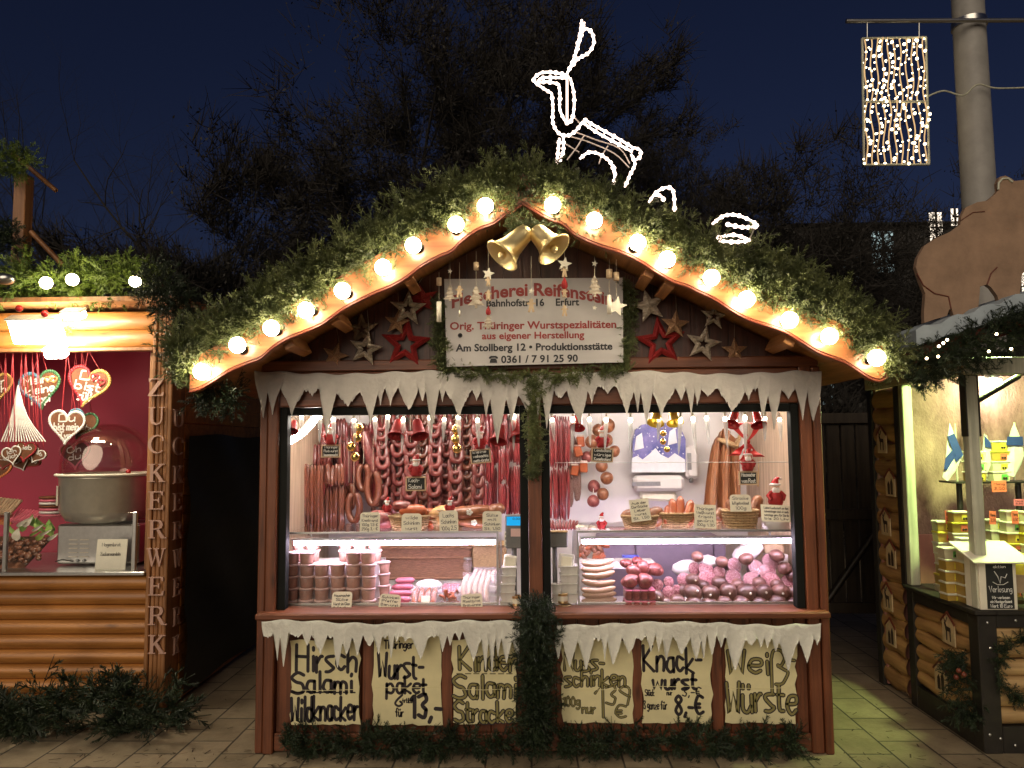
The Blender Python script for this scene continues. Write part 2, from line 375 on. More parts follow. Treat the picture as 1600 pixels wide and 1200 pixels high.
def garland(name, path, n, rad, mat, label, cat='fir garland', group=None, size=(.7, 1.25), out=(0, -.5, .5), flat=(1, 1, 1), along=.6, droop=0, clump=0):
    """sprigs scattered round a path; rad is a number or one per point"""
    path = [Vector(p) for p in path]; seg = [(path[i + 1] - path[i]).length for i in range(len(path) - 1)]; cum = np.concatenate([[0], np.cumsum(seg)])
    rad = rad if isinstance(rad, (list, tuple)) else [rad] * len(path); P, Dn, S = [], [], []
    cl = 0; cs = ca = 0; cd = Vector()
    for i in range(n):
        if clump and cl <= 0: cl = random.randint(clump // 2, clump * 2); cs = random.random() * cum[-1]; ca = random.random() * 6.283; cd = Vector((random.gauss(0, .9), random.gauss(0, .4), random.gauss(.1, .8))); fresh = True
        cl -= 1; s = random.random() * cum[-1] if not clump else max(0, min(cum[-1] - 1e-6, cs + random.gauss(0, .035))); k = min(int(np.searchsorted(cum, s, side='right')) - 1, len(seg) - 1); t = (s - cum[k]) / max(seg[k], 1e-9)
        c = path[k].lerp(path[k + 1], t); tan = (path[k + 1] - path[k]).normalized(); r = rad[k] * (1 - t) + rad[k + 1] * t
        a = random.random() * 6.283 if not clump else ca + random.gauss(0, .45); q = math.sqrt(random.random()) * r * random.choice((.55, .8, 1))
        u = tan.orthogonal().normalized(); v = tan.cross(u); o = (u * math.cos(a) + v * math.sin(a)); off = Vector((o.x * flat[0], o.y * flat[1], o.z * flat[2])) * q
        d = o * .8 + tan * random.choice((-1, 1)) * along * random.uniform(.4, 1.4) + Vector(out) * random.uniform(.3, 1.2) + Vector((random.gauss(0, .3), random.gauss(0, .3), random.gauss(0, .3) - droop)) + cd
        P.append(c + off - d.normalized() * .05); Dn.append(d); S.append(random.uniform(*size))
    me = fir_mesh(name, P, Dn, S, mat); o = put(me, name, mat)
    return tag(o, label, cat, group)

# ---------------------------------------------------------------- ground
def paving():
    m = bpy.data.materials.new('stone_paving'); m.use_nodes = True; t = m.node_tree; b = t.nodes['Principled BSDF']
    tc = t.nodes.new('ShaderNodeTexCoord'); mp = t.nodes.new('ShaderNodeMapping'); mp.inputs['Rotation'].default_value = (0, 0, R(90))
    br = t.nodes.new('ShaderNodeTexBrick'); br.inputs['Scale'].default_value = 1; br.inputs['Brick Width'].default_value = .36; br.inputs['Row Height'].default_value = .24; br.inputs['Mortar Size'].default_value = .006; br.inputs['Mortar Smooth'].default_value = .3
    br.inputs['Color1'].default_value = (.25, .195, .125, 1); br.inputs['Color2'].default_value = (.34, .27, .18, 1); br.inputs['Mortar'].default_value = (.055, .045, .032, 1); br.inputs['Bias'].default_value = -.1
    t.links.new(tc.outputs['Object'], mp.inputs[0]); t.links.new(mp.outputs[0], br.inputs[0])
    no = t.nodes.new('ShaderNodeTexNoise'); no.inputs['Scale'].default_value = 5; no.inputs['Detail'].default_value = 9; no.inputs['Roughness'].default_value = .7
    mx = t.nodes.new('ShaderNodeMix'); mx.data_type = 'RGBA'; mx.blend_type = 'MULTIPLY'; mx.inputs[0].default_value = .75
    rp = t.nodes.new('ShaderNodeValToRGB'); rp.color_ramp.elements[0].position = .3; rp.color_ramp.elements[0].color = (.5, .48, .45, 1); rp.color_ramp.elements[1].position = .62
    t.links.new(tc.outputs['Object'], no.inputs['Vector']); t.links.new(no.outputs[0], rp.inputs[0]); t.links.new(br.outputs[0], mx.inputs[6]); t.links.new(rp.outputs[0], mx.inputs[7]); t.links.new(mx.outputs[2], b.inputs['Base Color'])
    b.inputs['Roughness'].default_value = .75
    bu = t.nodes.new('ShaderNodeBump'); bu.inputs['Strength'].default_value = .5; bu.inputs['Distance'].default_value = .008; t.links.new(br.outputs['Fac'], bu.inputs['Height']); bu.invert = True
    b2 = t.nodes.new('ShaderNodeBump'); b2.inputs['Strength'].default_value = .25; b2.inputs['Distance'].default_value = .01; n2 = t.nodes.new('ShaderNodeTexNoise'); n2.inputs['Scale'].default_value = 60; t.links.new(tc.outputs['Object'], n2.inputs['Vector'])
    t.links.new(n2.outputs[0], b2.inputs['Height']); t.links.new(bu.outputs[0], b2.inputs['Normal']); t.links.new(b2.outputs[0], b.inputs['Normal']); return m
g = MB(); g.quad((-150, -60, 0), (150, -60, 0), (150, 200, 0), (-150, 200, 0)); tag(g.build('ground', paving(), None, (0, 0, 0)), kind='structure')

V = []; Fq = []
for k in range(420):
    px = random.uniform(-60, 1660); c = Vector((random.uniform(-2.6, 2.6), random.uniform(-.35, .05) if random.random() < .8 else random.uniform(.05, 1.2), .004 + random.random() * .003)); a = random.random() * 6.28; l = random.uniform(.008, .03); wd = random.uniform(.0015, .004); d = Vector((math.cos(a), math.sin(a), 0)); s = Vector((-d.y, d.x, 0)); b = len(V)
    V += [c - d * l - s * wd, c + d * l - s * wd, c + d * l + s * wd, c - d * l + s * wd]; Fq.append((b, b + 1, b + 2, b + 3))
tag(put(np_mesh('needle_litter', [tuple(v) for v in V], Fq), 'needle_litter', m_twig), 'fallen needles and bits of bark strewn on the paving', 'litter', kind='stuff')
# ---------------------------------------------------------------- the sausage stall
zL = W(850, 957, -.06).z                      # counter top
zO = W(850, 645, 0).z                         # top of the openings
zB = W(850, 577, 0).z                         # top of the lintel
xL, xR = W(401, 962, 0).x, W(1295, 962, 0).x  # outer faces of the corner posts
xl, xr = W(430, 962, 0).x, W(1262, 962, 0).x  # inner faces
DEP = 1.42; YB = -.37
hut = thing('sausage_stall', 'red brown wooden market hut with gabled roof selling sausages', 'market stall', (0, .5, 0))
def hpart(mb, name, mat): return mb.build(name, mat, hut)
for x0, x1 in ((xL, xl), (xr, xR)):
    p = MB(); xm = x0 + (x1 - x0) * (.42 if x0 < 0 else .58)
    p.box(x0, xm, 0, .12, 0, zB + .02, .006); p.box(xm + .003, x1, -.012, .12, 0, zB, .006); hpart(p, 'corner_post', m_post)
XM = W(838, 962, 0).x
p = MB(); p.box(XM - .037, XM + .037, -.005, .09, zL, zB - .01, .005); hpart(p, 'middle_post', m_post)
p = MB(); x = xl
while x < xr - .01:
    x2 = min(x + .118, xr); p.box(x + .0015, x2 - .0015, .035, .06, .02, zL - .03, .004); x = x2
hpart(p, 'front_panel', m_post)
for px in (574, 698, 852, 996, 1122):
    p = MB(); xx = W(px, 1080, 0).x; p.box(xx - .03, xx + .03, .012, .034, .09, zL - .035, .004); hpart(p, 'stile', m_post)
p = MB(); p.box(xl + .002, xr - .002, 0, .034, .012, .105, .006); hpart(p, 'base_rail', m_posth)
p = MB(); p.box(xL + .015, xR - .015, -.075, .14, zL - .036, zL, .008); hpart(p, 'counter_ledge', m_posth)
p = MB(); p.box(xl + .002, xr - .002, .004, .1, zO + .045, zB - .004, .006); hpart(p, 'lintel', m_posth)
for a, b in ((xl, XM - .037), (XM + .037, xr)):
    p = MB(); y0, y1 = .02, .085
    for q in ((a + .001, a + .046, zL + .001, zO + .043), (b - .046, b - .001, zL + .001, zO + .043)): p.box(q[0], q[1], y0, y1, q[2], q[3], .003)
    p.box(a + .047, b - .047, y0 + .002, y1 - .002, zO - .002, zO + .042, .003)
    hpart(p, 'window_frame', m_black)
L0, P0, R0 = W(296, 612, YB), W(815, 318, YB), W(1386, 592, YB)
def zroof(x): return L0.z + (x - L0.x) * (P0.z - L0.z) / (P0.x - L0.x) if x < P0.x else R0.z + (x - R0.x) * (P0.z - R0.z) / (P0.x - R0.x)
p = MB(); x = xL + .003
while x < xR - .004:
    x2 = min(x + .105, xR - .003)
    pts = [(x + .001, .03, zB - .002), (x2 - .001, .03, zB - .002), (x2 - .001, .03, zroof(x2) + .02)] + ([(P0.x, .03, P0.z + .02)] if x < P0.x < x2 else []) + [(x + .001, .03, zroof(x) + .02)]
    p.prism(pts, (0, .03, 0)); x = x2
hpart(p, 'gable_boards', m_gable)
p = MB(); p.box(xL + .004, xR - .004, -.004, .03, zB, zB + .062, .006); hpart(p, 'gable_rail', m_posth)
for a, b in ((L0, P0), (P0, R0)):
    p = MB(); p.prism([a + Vector((0, .03, .03)), b + Vector((0, .03, .03)), b + Vector((0, .03, .095)), a + Vector((0, .03, .095))], (0, DEP + .45, 0)); hpart(p, 'roof', m_soffit)
# wavy bargeboards
WAVE_L = [(296, 614), (310, 611), (330, 600), (357, 583), (385, 571), (408, 562), (425, 547), (447, 533), (472, 523), (500, 511), (518, 499), (536, 486), (562, 472), (590, 459), (612, 450), (636, 436), (658, 419), (686, 404), (705, 396), (722, 379), (746, 362), (772, 352), (792, 336), (815, 322)]
WAVE_R = [(815, 320), (838, 334), (860, 346), (880, 353), (896, 368), (920, 380), (943, 389), (970, 397), (998, 410), (1026, 428), (1052, 443), (1074, 450), (1092, 459), (1116, 470), (1139, 485), (1165, 500), (1197, 511), (1224, 520), (1251, 536), (1276, 552), (1299, 561), (1320, 569), (1338, 580), (1356, 592), (1374, 598), (1386, 591)]
def board(low, hgt, name):
    lo = [W(x, y, YB) for x, y in low]; lo = smooth_path(lo, 3); a, b = lo[0], lo[-1]
    up = [a + Vector((0, 0, hgt)), b + Vector((0, 0, hgt))]
    p = MB(); p.prism(lo + up[::-1], (0, .028, 0)); o = hpart(p, name, m_barge)
    t = MB(); t.tube([q + Vector((0, -.004, .006)) for q in lo], .006, 6); t.tube([q + Vector((0, -.001, .020)) for q in lo], .003, 5); r = t.build('carved_rim', m_rim, o)
board(WAVE_L, .17, 'bargeboard'); board(WAVE_R, .17, 'bargeboard')
for px, py, s in ((640, 452, 1), (530, 512, 1), (462, 553, 1), (1010, 440, -1), (1042, 462, -1), (1222, 541, -1)):
    q = W(px, py, -.18); z = zroof(q.x) - .005
    p = MB(); p.boxc((q.x, -.17, z - .01), (.055, .32, .075), Matrix.Rotation(R(-28 * s), 3, 'Y'), .004); hpart(p, 'purlin', m_soffit)
# inside
p = MB(); p.box(xL + .01, xR - .01, DEP, DEP + .03, .02, zB + .3, .002); hpart(p, 'back_wall', m_white)
p = MB(); p.box(xL + .005, xL + .025, .13, DEP - .002, .02, zB + .02, .002); p2 = MB(); p2.box(xR - .025, xR - .005, .13, DEP - .002, .02, zB + .02, .002)
m_inwall = wood('pale_inner_boards', (.52, .36, .24), (.68, .52, .38))
hpart(p, 'side_wall', m_inwall); hpart(p2, 'side_wall', m_inwall)
for x in (xL, xR - .004):
    q = MB(); k = 0
    while .02 + k * .12 < zB: q.box(x - .012 if x < 0 else x, x if x < 0 else x + .016, .125, DEP + .03, .02 + k * .12, .02 + k * .12 + .117, .005); k += 1
    hpart(q, 'outer_boarding', m_posth)
p = MB(); p.box(xL + .03, xR - .03, .13, DEP - .005, zO + .13, zO + .15, .002); hpart(p, 'inner_ceiling', m_white)
p = MB(); p.box(xL + .03, xR - .03, .14, DEP - .005, .03, .06, .002); hpart(p, 'inner_floor', m_chrome)
p = MB(); p.box(xl, xr, .1, .16, .06, zL - .002, .002); hpart(p, 'inner_front', m_white)
# ceiling tubes of the stall, behind the lintel
for px0, px1 in ((470, 790), (885, 1230)):
    a, b = W(px0, 620, .4), W(px1, 620, .4); z = zO + .105
    t = thing('ceiling_lamp', 'white tube lamp on the stall ceiling over the ' + ('sausage chains' if px0 < 800 else 'paper towel holder'), 'lamp', (a.x, .4, z), 'ceiling lamps of the sausage stall')
    q = MB(); q.tube([(a.x, .4, z), (b.x, .4, z)], .016, 10); q.build('tube', m_ceiltube, t)
    q = MB(); q.box(a.x - .03, b.x + .03, .37, .43, z + .018, z + .027); q.build('fitting', m_creamgloss, t)
a, b = W(496, 650, .25), W(449, 692, .32)
t = thing('tube_reflection', 'slanting glowing strip standing for a tube reflection in the upper corner behind icicles', 'lamp', a)  # glowing strip added in place of a tube's reflection, no lamp hangs here
q = MB(); q.tube(smooth_path([a, a.lerp(b, .5) + Vector((.012, 0, -.012)), b], 6), .019, 10); q.build('tube', m_ceiltube, t)
q = MB(); q.tube(smooth_path([a + Vector((-.02, .03, .01)), a.lerp(b, .5) + Vector((-.008, .03, -.002)), b + Vector((-.02, .03, .01))], 6), .02, 8); q.build('strip_backing', m_creamgloss, t)

# ---------------------------------------------------------------- bulbs on the bargeboards
def bulb_proto(name, label):
    t = thing(name, label, 'light bulb', (0, 0, 0), 'light bulbs along the gable of the sausage stall')
    q = MB(); q.lathe([(0, 0), (.026, 0), (.027, .004), (.025, .025), (.021, .045), (0, .045)], (0, 0, 0), (0, -1, 0), 16); q.build('socket', m_black, t)
    q = MB(); q.ball((0, -.070, .004), .041, 20); q.build('globe', m_bulb, t); return t
BUL_L = [(320, 582), (380, 547), (434, 517), (490, 486), (544, 459), (598, 423), (655, 388), (713, 360), (766, 325)]
BUL_R = [(868, 329), (932, 350), (990, 388), (1045, 412), (1108, 436), (1168, 469), (1227, 502), (1290, 527), (1357, 562)]
b0 = None
for side, lst in (('left', BUL_L), ('right', BUL_R[::-1])):
    for i, (px, py) in enumerate(lst):
        lab = f'{ORD[i + 1]} glowing bulb from the lower end of the {side} bargeboard'
        if b0 is None: b0 = bulb_proto('light_bulb', lab); b0.location = W(px, py, YB - .001); WL[b0.name] = Vector((0, 0, 0)); b0.rotation_euler = (.1, 0, .2)
        else: dup(b0, W(px, py, YB - .001), lab, (random.uniform(-.2, .2), 0, random.uniform(-.35, .35)))

# ---------------------------------------------------------------- fir garlands
RL = [W(x, y + 8, -.32) for x, y in ((272, 570), (320, 534), (420, 474), (520, 416), (600, 371), (690, 324), (770, 290), (835, 292))]
garland('fir_garland', RL, 1750, [.12, .12, .12, .12, .115, .115, .12, .12], m_needle, 'thick fir garland over the left slope of the hut roof', out=(-.25, -.45, .45), flat=(1, .8, 1), clump=13)
RR = [W(x, y + 8, -.32) for x, y in ((830, 294), (930, 322), (1010, 353), (1100, 396), (1200, 430), (1290, 476), (1355, 520), (1392, 572))]
garland('fir_garland', RR, 1750, [.13, .125, .12, .125, .13, .13, .125, .10], m_needle, 'thick fir garland over the right slope of the hut roof', out=(.25, -.45, .45), flat=(1, .8, 1), clump=13)
def ragged(path, n, label, seed, rad):
    r = random.Random(seed); P, Dn, S = [], [], []
    for i in range(n):
        u = r.random() * (len(path) - 1); k = int(u); c = path[k].lerp(path[k + 1], u - k); side = 1 if path[-1].x > path[0].x else -1
        P.append(c + Vector((r.gauss(0, .04), r.uniform(-.10, .08), rad * r.uniform(.2, .8)))); Dn.append((r.gauss(0, .6), r.gauss(-.25, .35), r.uniform(.3, 1.1))); S.append(r.uniform(.8, 1.5))
    tag(put(fir_mesh('fir_sprays', P, Dn, S, m_needle), 'fir_sprays', m_needle), label, 'fir sprays')
ragged(RL, 130, 'loose fir sprays standing up from the left roof garland', 5, .13); ragged(RR, 130, 'loose fir sprays standing up from the right roof garland', 6, .11)
def drape(bulbs, n, label, seed):
    r = random.Random(seed); P, Dn, S = [], [], []
    for i in range(n):
        k = r.randrange(len(bulbs) - 1); u = r.random(); x = bulbs[k][0] + (bulbs[k + 1][0] - bulbs[k][0]) * u; y = bulbs[k][1] + (bulbs[k + 1][1] - bulbs[k][1]) * u
        near = min(u, 1 - u); P.append(W(x, y - r.uniform(18, 44) - (8 if near < .22 else 0), YB - r.uniform(.012, .05))); Dn.append((r.gauss(0, .7), r.uniform(-.5, .1), r.gauss(-.15, .55))); S.append(r.uniform(.5, .95))
    tag(put(fir_mesh('fir_twigs', P, Dn, S, m_needle), 'fir_twigs', m_needle), label, 'fir twigs')
drape([(296, 596)] + BUL_L + [(812, 312)], 330, 'fir twigs draped over the left bargeboard between the bulbs', 15); drape([(815, 312)] + BUL_R + [(1388, 580)], 330, 'fir twigs draped over the right bargeboard between the bulbs', 16)
LC = [W(x, y, .1) for x, y in ((225, 430), (270, 470), (300, 520), (290, 570))]
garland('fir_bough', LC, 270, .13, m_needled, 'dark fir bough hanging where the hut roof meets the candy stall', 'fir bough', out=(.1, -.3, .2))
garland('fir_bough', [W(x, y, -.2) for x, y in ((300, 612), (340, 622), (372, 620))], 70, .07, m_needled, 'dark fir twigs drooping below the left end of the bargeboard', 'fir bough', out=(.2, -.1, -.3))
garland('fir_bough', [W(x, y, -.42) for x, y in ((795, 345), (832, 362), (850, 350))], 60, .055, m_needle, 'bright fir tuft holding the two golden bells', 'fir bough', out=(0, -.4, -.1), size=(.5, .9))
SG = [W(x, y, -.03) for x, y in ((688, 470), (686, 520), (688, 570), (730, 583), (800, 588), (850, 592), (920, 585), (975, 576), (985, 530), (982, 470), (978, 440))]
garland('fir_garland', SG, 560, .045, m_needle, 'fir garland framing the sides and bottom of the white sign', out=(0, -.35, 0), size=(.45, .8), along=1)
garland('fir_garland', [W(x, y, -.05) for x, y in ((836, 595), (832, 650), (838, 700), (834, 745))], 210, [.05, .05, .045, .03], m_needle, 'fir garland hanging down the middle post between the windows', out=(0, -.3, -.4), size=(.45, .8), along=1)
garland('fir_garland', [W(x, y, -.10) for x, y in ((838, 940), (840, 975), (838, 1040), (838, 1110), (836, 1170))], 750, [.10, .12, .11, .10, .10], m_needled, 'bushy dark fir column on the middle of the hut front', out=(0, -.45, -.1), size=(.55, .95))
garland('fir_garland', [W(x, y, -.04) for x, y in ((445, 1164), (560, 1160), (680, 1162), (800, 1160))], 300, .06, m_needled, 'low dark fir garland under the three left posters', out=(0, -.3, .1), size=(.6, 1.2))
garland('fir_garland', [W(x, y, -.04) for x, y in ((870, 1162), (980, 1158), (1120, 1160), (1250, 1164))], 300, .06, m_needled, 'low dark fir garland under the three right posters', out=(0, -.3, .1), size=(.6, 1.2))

# ---------------------------------------------------------------- white felt icicle trims
def felt(name, x0, x1, ytop, Y, base, lens, wid, label, seed, thick=.004, sharp=1.6, arch=.4):
    """hanging felt strip: px columns, jagged lower edge"""
    r = random.Random(seed); ics = []; x = x0
    while x < x1:
        wd = r.uniform(*wid); ics.append((x + wd / 2, wd * r.uniform(.50, .66), r.uniform(*lens) * r.choice((.5, .8, 1, 1)), r.uniform(.7, 1.5), r.uniform(-6, 6))); x += wd * r.uniform(.86, 1.04)
    N = int((x1 - x0) / 1.4); V = []; rows = 7; rag = [r.gauss(0, 1.1) for _ in range(N + 1)]
    for s in (0, 1):
        for i in range(N + 1):
            px = x0 + (x1 - x0) * i / N
            h = base * (1 + .12 * math.sin(px * .05))
            for c, hw, l, pw, sk in ics:
                d = abs(px + sk * .0 - c) / hw
                if d < 1: h = max(h, base * .7 + (l - base * .7) * ((1 - arch) * (1 - d) ** (sharp * pw) + arch * (1 - d ** 4)))
            h += rag[i]; yt = ytop + 2.5 * math.sin(px * .021 + seed) + 1.5 * math.sin(px * .11)
            for j in range(rows):
                t = j / (rows - 1); rip = .006 * math.sin(px * .14 + seed) * t + .005 * math.sin(px * .037 + t * 2)
                tp = 1 - .5 * t
                V.append(W(px + 5 * math.sin(px * .075 + seed) * t ** 2.5, yt + h * t, Y) + Vector((0, -rip + (thick * tp if s else 0) - .012 * t * t, 0)))
    Fc = []; K = (N + 1) * rows
    for s in (0, 1):
        for i in range(N):
            for j in range(rows - 1):
                a = s * K + i * rows + j; Fc.append((a, a + rows, a + rows + 1, a + 1) if not s else (a, a + 1, a + rows + 1, a + rows))
    for i in range(N):
        for j in (0, rows - 1):
            a = i * rows + j; Fc.append((a, a + K, a + K + rows, a + rows))
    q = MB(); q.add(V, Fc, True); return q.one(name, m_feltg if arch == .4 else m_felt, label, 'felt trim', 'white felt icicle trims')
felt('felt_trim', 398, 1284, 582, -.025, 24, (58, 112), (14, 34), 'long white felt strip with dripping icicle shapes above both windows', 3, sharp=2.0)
felt('felt_trim', 409, 812, 972, -.082, 20, (44, 86), (12, 24), 'white felt icicle strip hanging over the three left posters', 8, sharp=1.15, arch=.22)
felt('felt_trim', 870, 1283, 974, -.082, 20, (42, 80), (12, 24), 'white felt icicle strip hanging over the three right posters', 14, sharp=1.15, arch=.22)

# ---------------------------------------------------------------- posters on the front
def poster(x0, x1, y0, y1, lines, label, seed, olive=False):
    r = random.Random(seed); Y = .004
    pts = []
    for a, b in (((x0, y0), (x1, y0)), ((x1, y0), (x1, y1)), ((x1, y1), (x0, y1)), ((x0, y1), (x0, y0))):
        for k in range(9):
            t = k / 9; jx = r.uniform(-2.6, 2.6); jy = r.uniform(-2, 2); pts.append(W(a[0] + (b[0] - a[0]) * t + jx, a[1] + (b[1] - a[1]) * t + jy, Y))
    o = MB().prism(pts, (0, .002, 0)).one('poster', m_paper, label, 'poster', 'hand lettered paper posters on the hut front')
    fold = MB(); ym = (y0 + y1) / 2 + 12; fold.tube([W(x0 + 3, ym, Y), W((x0 + x1) / 2, ym + 1, Y - .001), W(x1 - 3, ym - 1, Y)], .0016, 5); fold.build('fold', m_paper, o)
    q = MB(); q2 = MB()
    for (t, a, yb, b, cap, wd, *rest) in lines:
        st = random.getstate(); wline(q, t, a, yb, b, cap, wd * 1.1, Y - .0008, jit=.18, wob=.5)
        if olive: random.setstate(st); wline(q2, t, a, yb, b, cap, wd * .55, Y - .0016, jit=.18, wob=.5)
    q.build('lettering', m_ink, o)
    if olive: q2.build('lettering_fill', m_olive, o)
poster(455, 562, 1000, 1132, [('Hirsch', 463, 1048, 556, 40, 4.6), ('Salami', 456, 1083, 549, 31, 4.6), ('---------', 456, 1086, 555, 9, 2), ('Wildknacker', 455, 1126, 559, 36, 4.4)], 'cream poster lettered Hirsch Salami Wildknacker', 1)
poster(582, 690, 992, 1132, [('Thüringer', 600, 1013, 645, 12, 2), ('Wurst-', 591, 1060, 661, 36, 4.4), ('paket', 604, 1083, 666, 25, 4), ('6', 618, 1104, 628, 17, 3), ('Artikel', 628, 1098, 645, 7, 1.4), ('für', 618, 1120, 630, 12, 2), ('13,-', 642, 1122, 689, 34, 5.5)], 'cream poster lettered Wurstpaket with the price 13', 2)
poster(707, 806, 1000, 1130, [('Kinder', 718, 1048, 806, 34, 6), ('-------', 714, 1054, 800, 3, 1.4), ('Salami', 708, 1090, 806, 34, 6), ('Stracke', 710, 1128, 800, 30, 6)], 'cream poster with olive outlined letters reading Kinder Salami Stracke', 3, True)
poster(878, 988, 1000, 1130, [('Nuss-', 882, 1048, 944, 26, 5), ('schinken', 883, 1072, 976, 25, 5), ('100g', 880, 1103, 906, 14, 3), ('nur', 910, 1114, 930, 14, 3.4), ('1', 930, 1122, 942, 46, 4.4), ('39', 947, 1100, 984, 28, 3.8), ('€', 962, 1122, 978, 18, 3.6)], 'cream poster lettered Nussschinken with a price per 100 g', 4, True)
poster(1004, 1112, 990, 1130, [('Knack-', 1006, 1050, 1096, 38, 4.4), ('wurst', 1020, 1076, 1088, 24, 4.4), ('Stück', 1008, 1087, 1022, 9, 1.5), ('nur', 1042, 1086, 1050, 7, 1.5), ('3,-€', 1066, 1088, 1096, 13, 1.8), ('3 ganze für', 1006, 1108, 1042, 12, 1.6), ('8,-€', 1056, 1117, 1099, 27, 4.4)], 'cream poster lettered Knackwurst with the price 8', 5)
poster(1134, 1244, 996, 1130, [('Wei', 1138, 1052, 1200, 34, 6), ('ß', 1206, 1066, 1232, 48, 5), ('-', 1236, 1044, 1242, 26, 5), ('Würste', 1136, 1113, 1244, 44, 6.4)], 'cream poster with olive outlined letters reading Weißwürste', 6, True)

# ---------------------------------------------------------------- sign
Y = -.05
sg = MB(); sg.prism([W(694, 436, Y), W(973, 434, Y), W(974, 566, Y), W(698, 573, Y)], (0, .012, 0))
sign = sg.one('shop_sign', m_sign, 'white butcher sign with red and black lettering in the gable', 'sign')
q = MB()
print_text(q, 'Fleischerei Reifenstein', W(706, 463, Y), W(958, 460, Y), 20 * pm(Y), .03, 19 * pm(Y))
print_text(q, 'Orig. Thüringer Wurstspezialitäten', W(703, 515, Y), W(963, 512, Y), 12 * pm(Y), .026)
print_text(q, 'aus eigener Herstellung', W(753, 530, Y), W(913, 528, Y), 11 * pm(Y), .024)
q.build('red_lettering', m_redink, sign)
q = MB()
print_text(q, 'Bahnhofstr. 16    Erfurt', W(760, 479, Y), W(905, 477, Y), 11.5 * pm(Y), .026)
print_text(q, 'Am Stollberg 12 • Produktionsstätte', W(712, 549, Y), W(957, 546, Y), 11.5 * pm(Y), .028)
print_text(q, '0361 / 7 91 25 90', W(783, 567, Y), W(903, 565, Y), 11.5 * pm(Y), .026)
c = W(771, 562, Y); s = pm(Y); zz = Vector((0, -.001, 0))
q.prism([c + zz + Vector((x * s, 0, z * s)) for x, z in ((-6, -5), (6, -5), (5, 0), (3, 2), (-3, 2), (-5, 0))], (0, -.001, 0)); q.prism([c + zz + Vector((x * s, 0, z * s)) for x, z in ((-7, 1.5), (-4, 1.5), (-3, 3), (3, 3), (4, 1.5), (7, 1.5), (7, 4), (4, 6), (-4, 6), (-7, 4))], (0, -.001, 0))
q.build('black_lettering', m_blkink, sign)
q = MB(); c = W(719, 524, Y - .003)
for k in range(6): q.boxc(c, (.026, .002, .005), Matrix.Rotation(R(30 * k), 3, 'Y'), .0004)
q.one('snowflake_sticker', m_blkink, 'small black snowflake stuck on the white sign', 'sticker')
# ================================================================ inside the sausage stall
m_saus = M('smoked_sausage', (.125, .022, .017), .42, .25, 40, coat=.3, rand=.18, bump=.1)
m_sausb = M('brown_sausage', (.14, .042, .022), .35, .3, 40, coat=.3, rand=.18)
m_sausr = M('red_thin_sausage', (.20, .026, .028), .3, .25, 30, coat=.4, rand=.15)
m_sausp = M('pale_boiled_sausage', (.52, .33, .22), .35, .12, 20, coat=.3, rand=.1)
m_sausw = M('white_bratwurst', (.62, .46, .38), .35, .1, 30, coat=.3)
m_pink = M('pink_sausage', (.62, .16, .24), .35, .15, 20, coat=.3)
m_orange = M('orange_sausage', (.36, .085, .03), .3, .2, 30, coat=.4)
m_meat = M('dark_raw_ham', (.17, .020, .022), .4, .35, 30, coat=.3, rand=.15, c2=(.34, .10, .09))
m_ham = M('smoked_ham', (.20, .062, .026), .4, .35, 18, coat=.4, c2=(.36, .14, .06))
m_cut = M('salami_cut_face', (.22, .035, .055), .4, .1, 110, c2=(.52, .27, .29), detail=1)
m_salami = M('round_salami_skin', (.115, .045, .040), .42, .4, 14, coat=.15, rand=.3, c2=(.24, .115, .085), bump=.12)
m_mould = M('white_moulded_salami', (.38, .26, .22), .8, .3, 60, c2=(.14, .05, .04))
m_net = M('salami_string', (.75, .70, .62), .8)
m_tubb = M('meat_filled_tub', (.46, .25, .20), .3, .14, 30, coat=.5, rand=.14)
m_lid = M('pink_white_lid', (.72, .50, .48), .4, .06, 20)
m_plastic = film('milky_plastic', (.78, .76, .70), .72, .25)
m_tin = M('gold_tin', (.72, .52, .26), .3, .1, metal=1)
m_wick = M('wicker', (.42, .25, .11), .65, .45, 60, stretch=(1, 1, 4), bump=.6, c2=(.62, .42, .22))
m_wickd = M('brown_wicker', (.16, .07, .035), .6, .5, 60, stretch=(.4, 1, 5), bump=.6, c2=(.32, .15, .08))
m_apron = M('brown_oilcloth', (.24, .085, .035), .28, .3, 5, coat=.5, stretch=(5, 5, 1), c2=(.40, .17, .075))
m_raffia = M('raffia', (.52, .34, .17), .7, .35, 30, stretch=(6, 6, .7))
m_blue = M('winter_print_blue', (.05, .075, .33), .5, .3, 8, c2=(.26, .22, .52))
m_snow = M('winter_print_snow', (.78, .78, .84), .5, .05)
m_grey = M('grey_scale_housing', (.16, .16, .16), .5)
m_screen = glow('blue_scale_screen', (.02, .42, .85), 1.0)
m_purple = M('violet_grey_door', (.20, .15, .23), .4, .06)
m_ctray = M('enamel_tray', (.74, .70, .72), .3, .03)
zC = W(620, 832, .12).z                      # top of the cold cases
Y0, Y1 = .15, .66
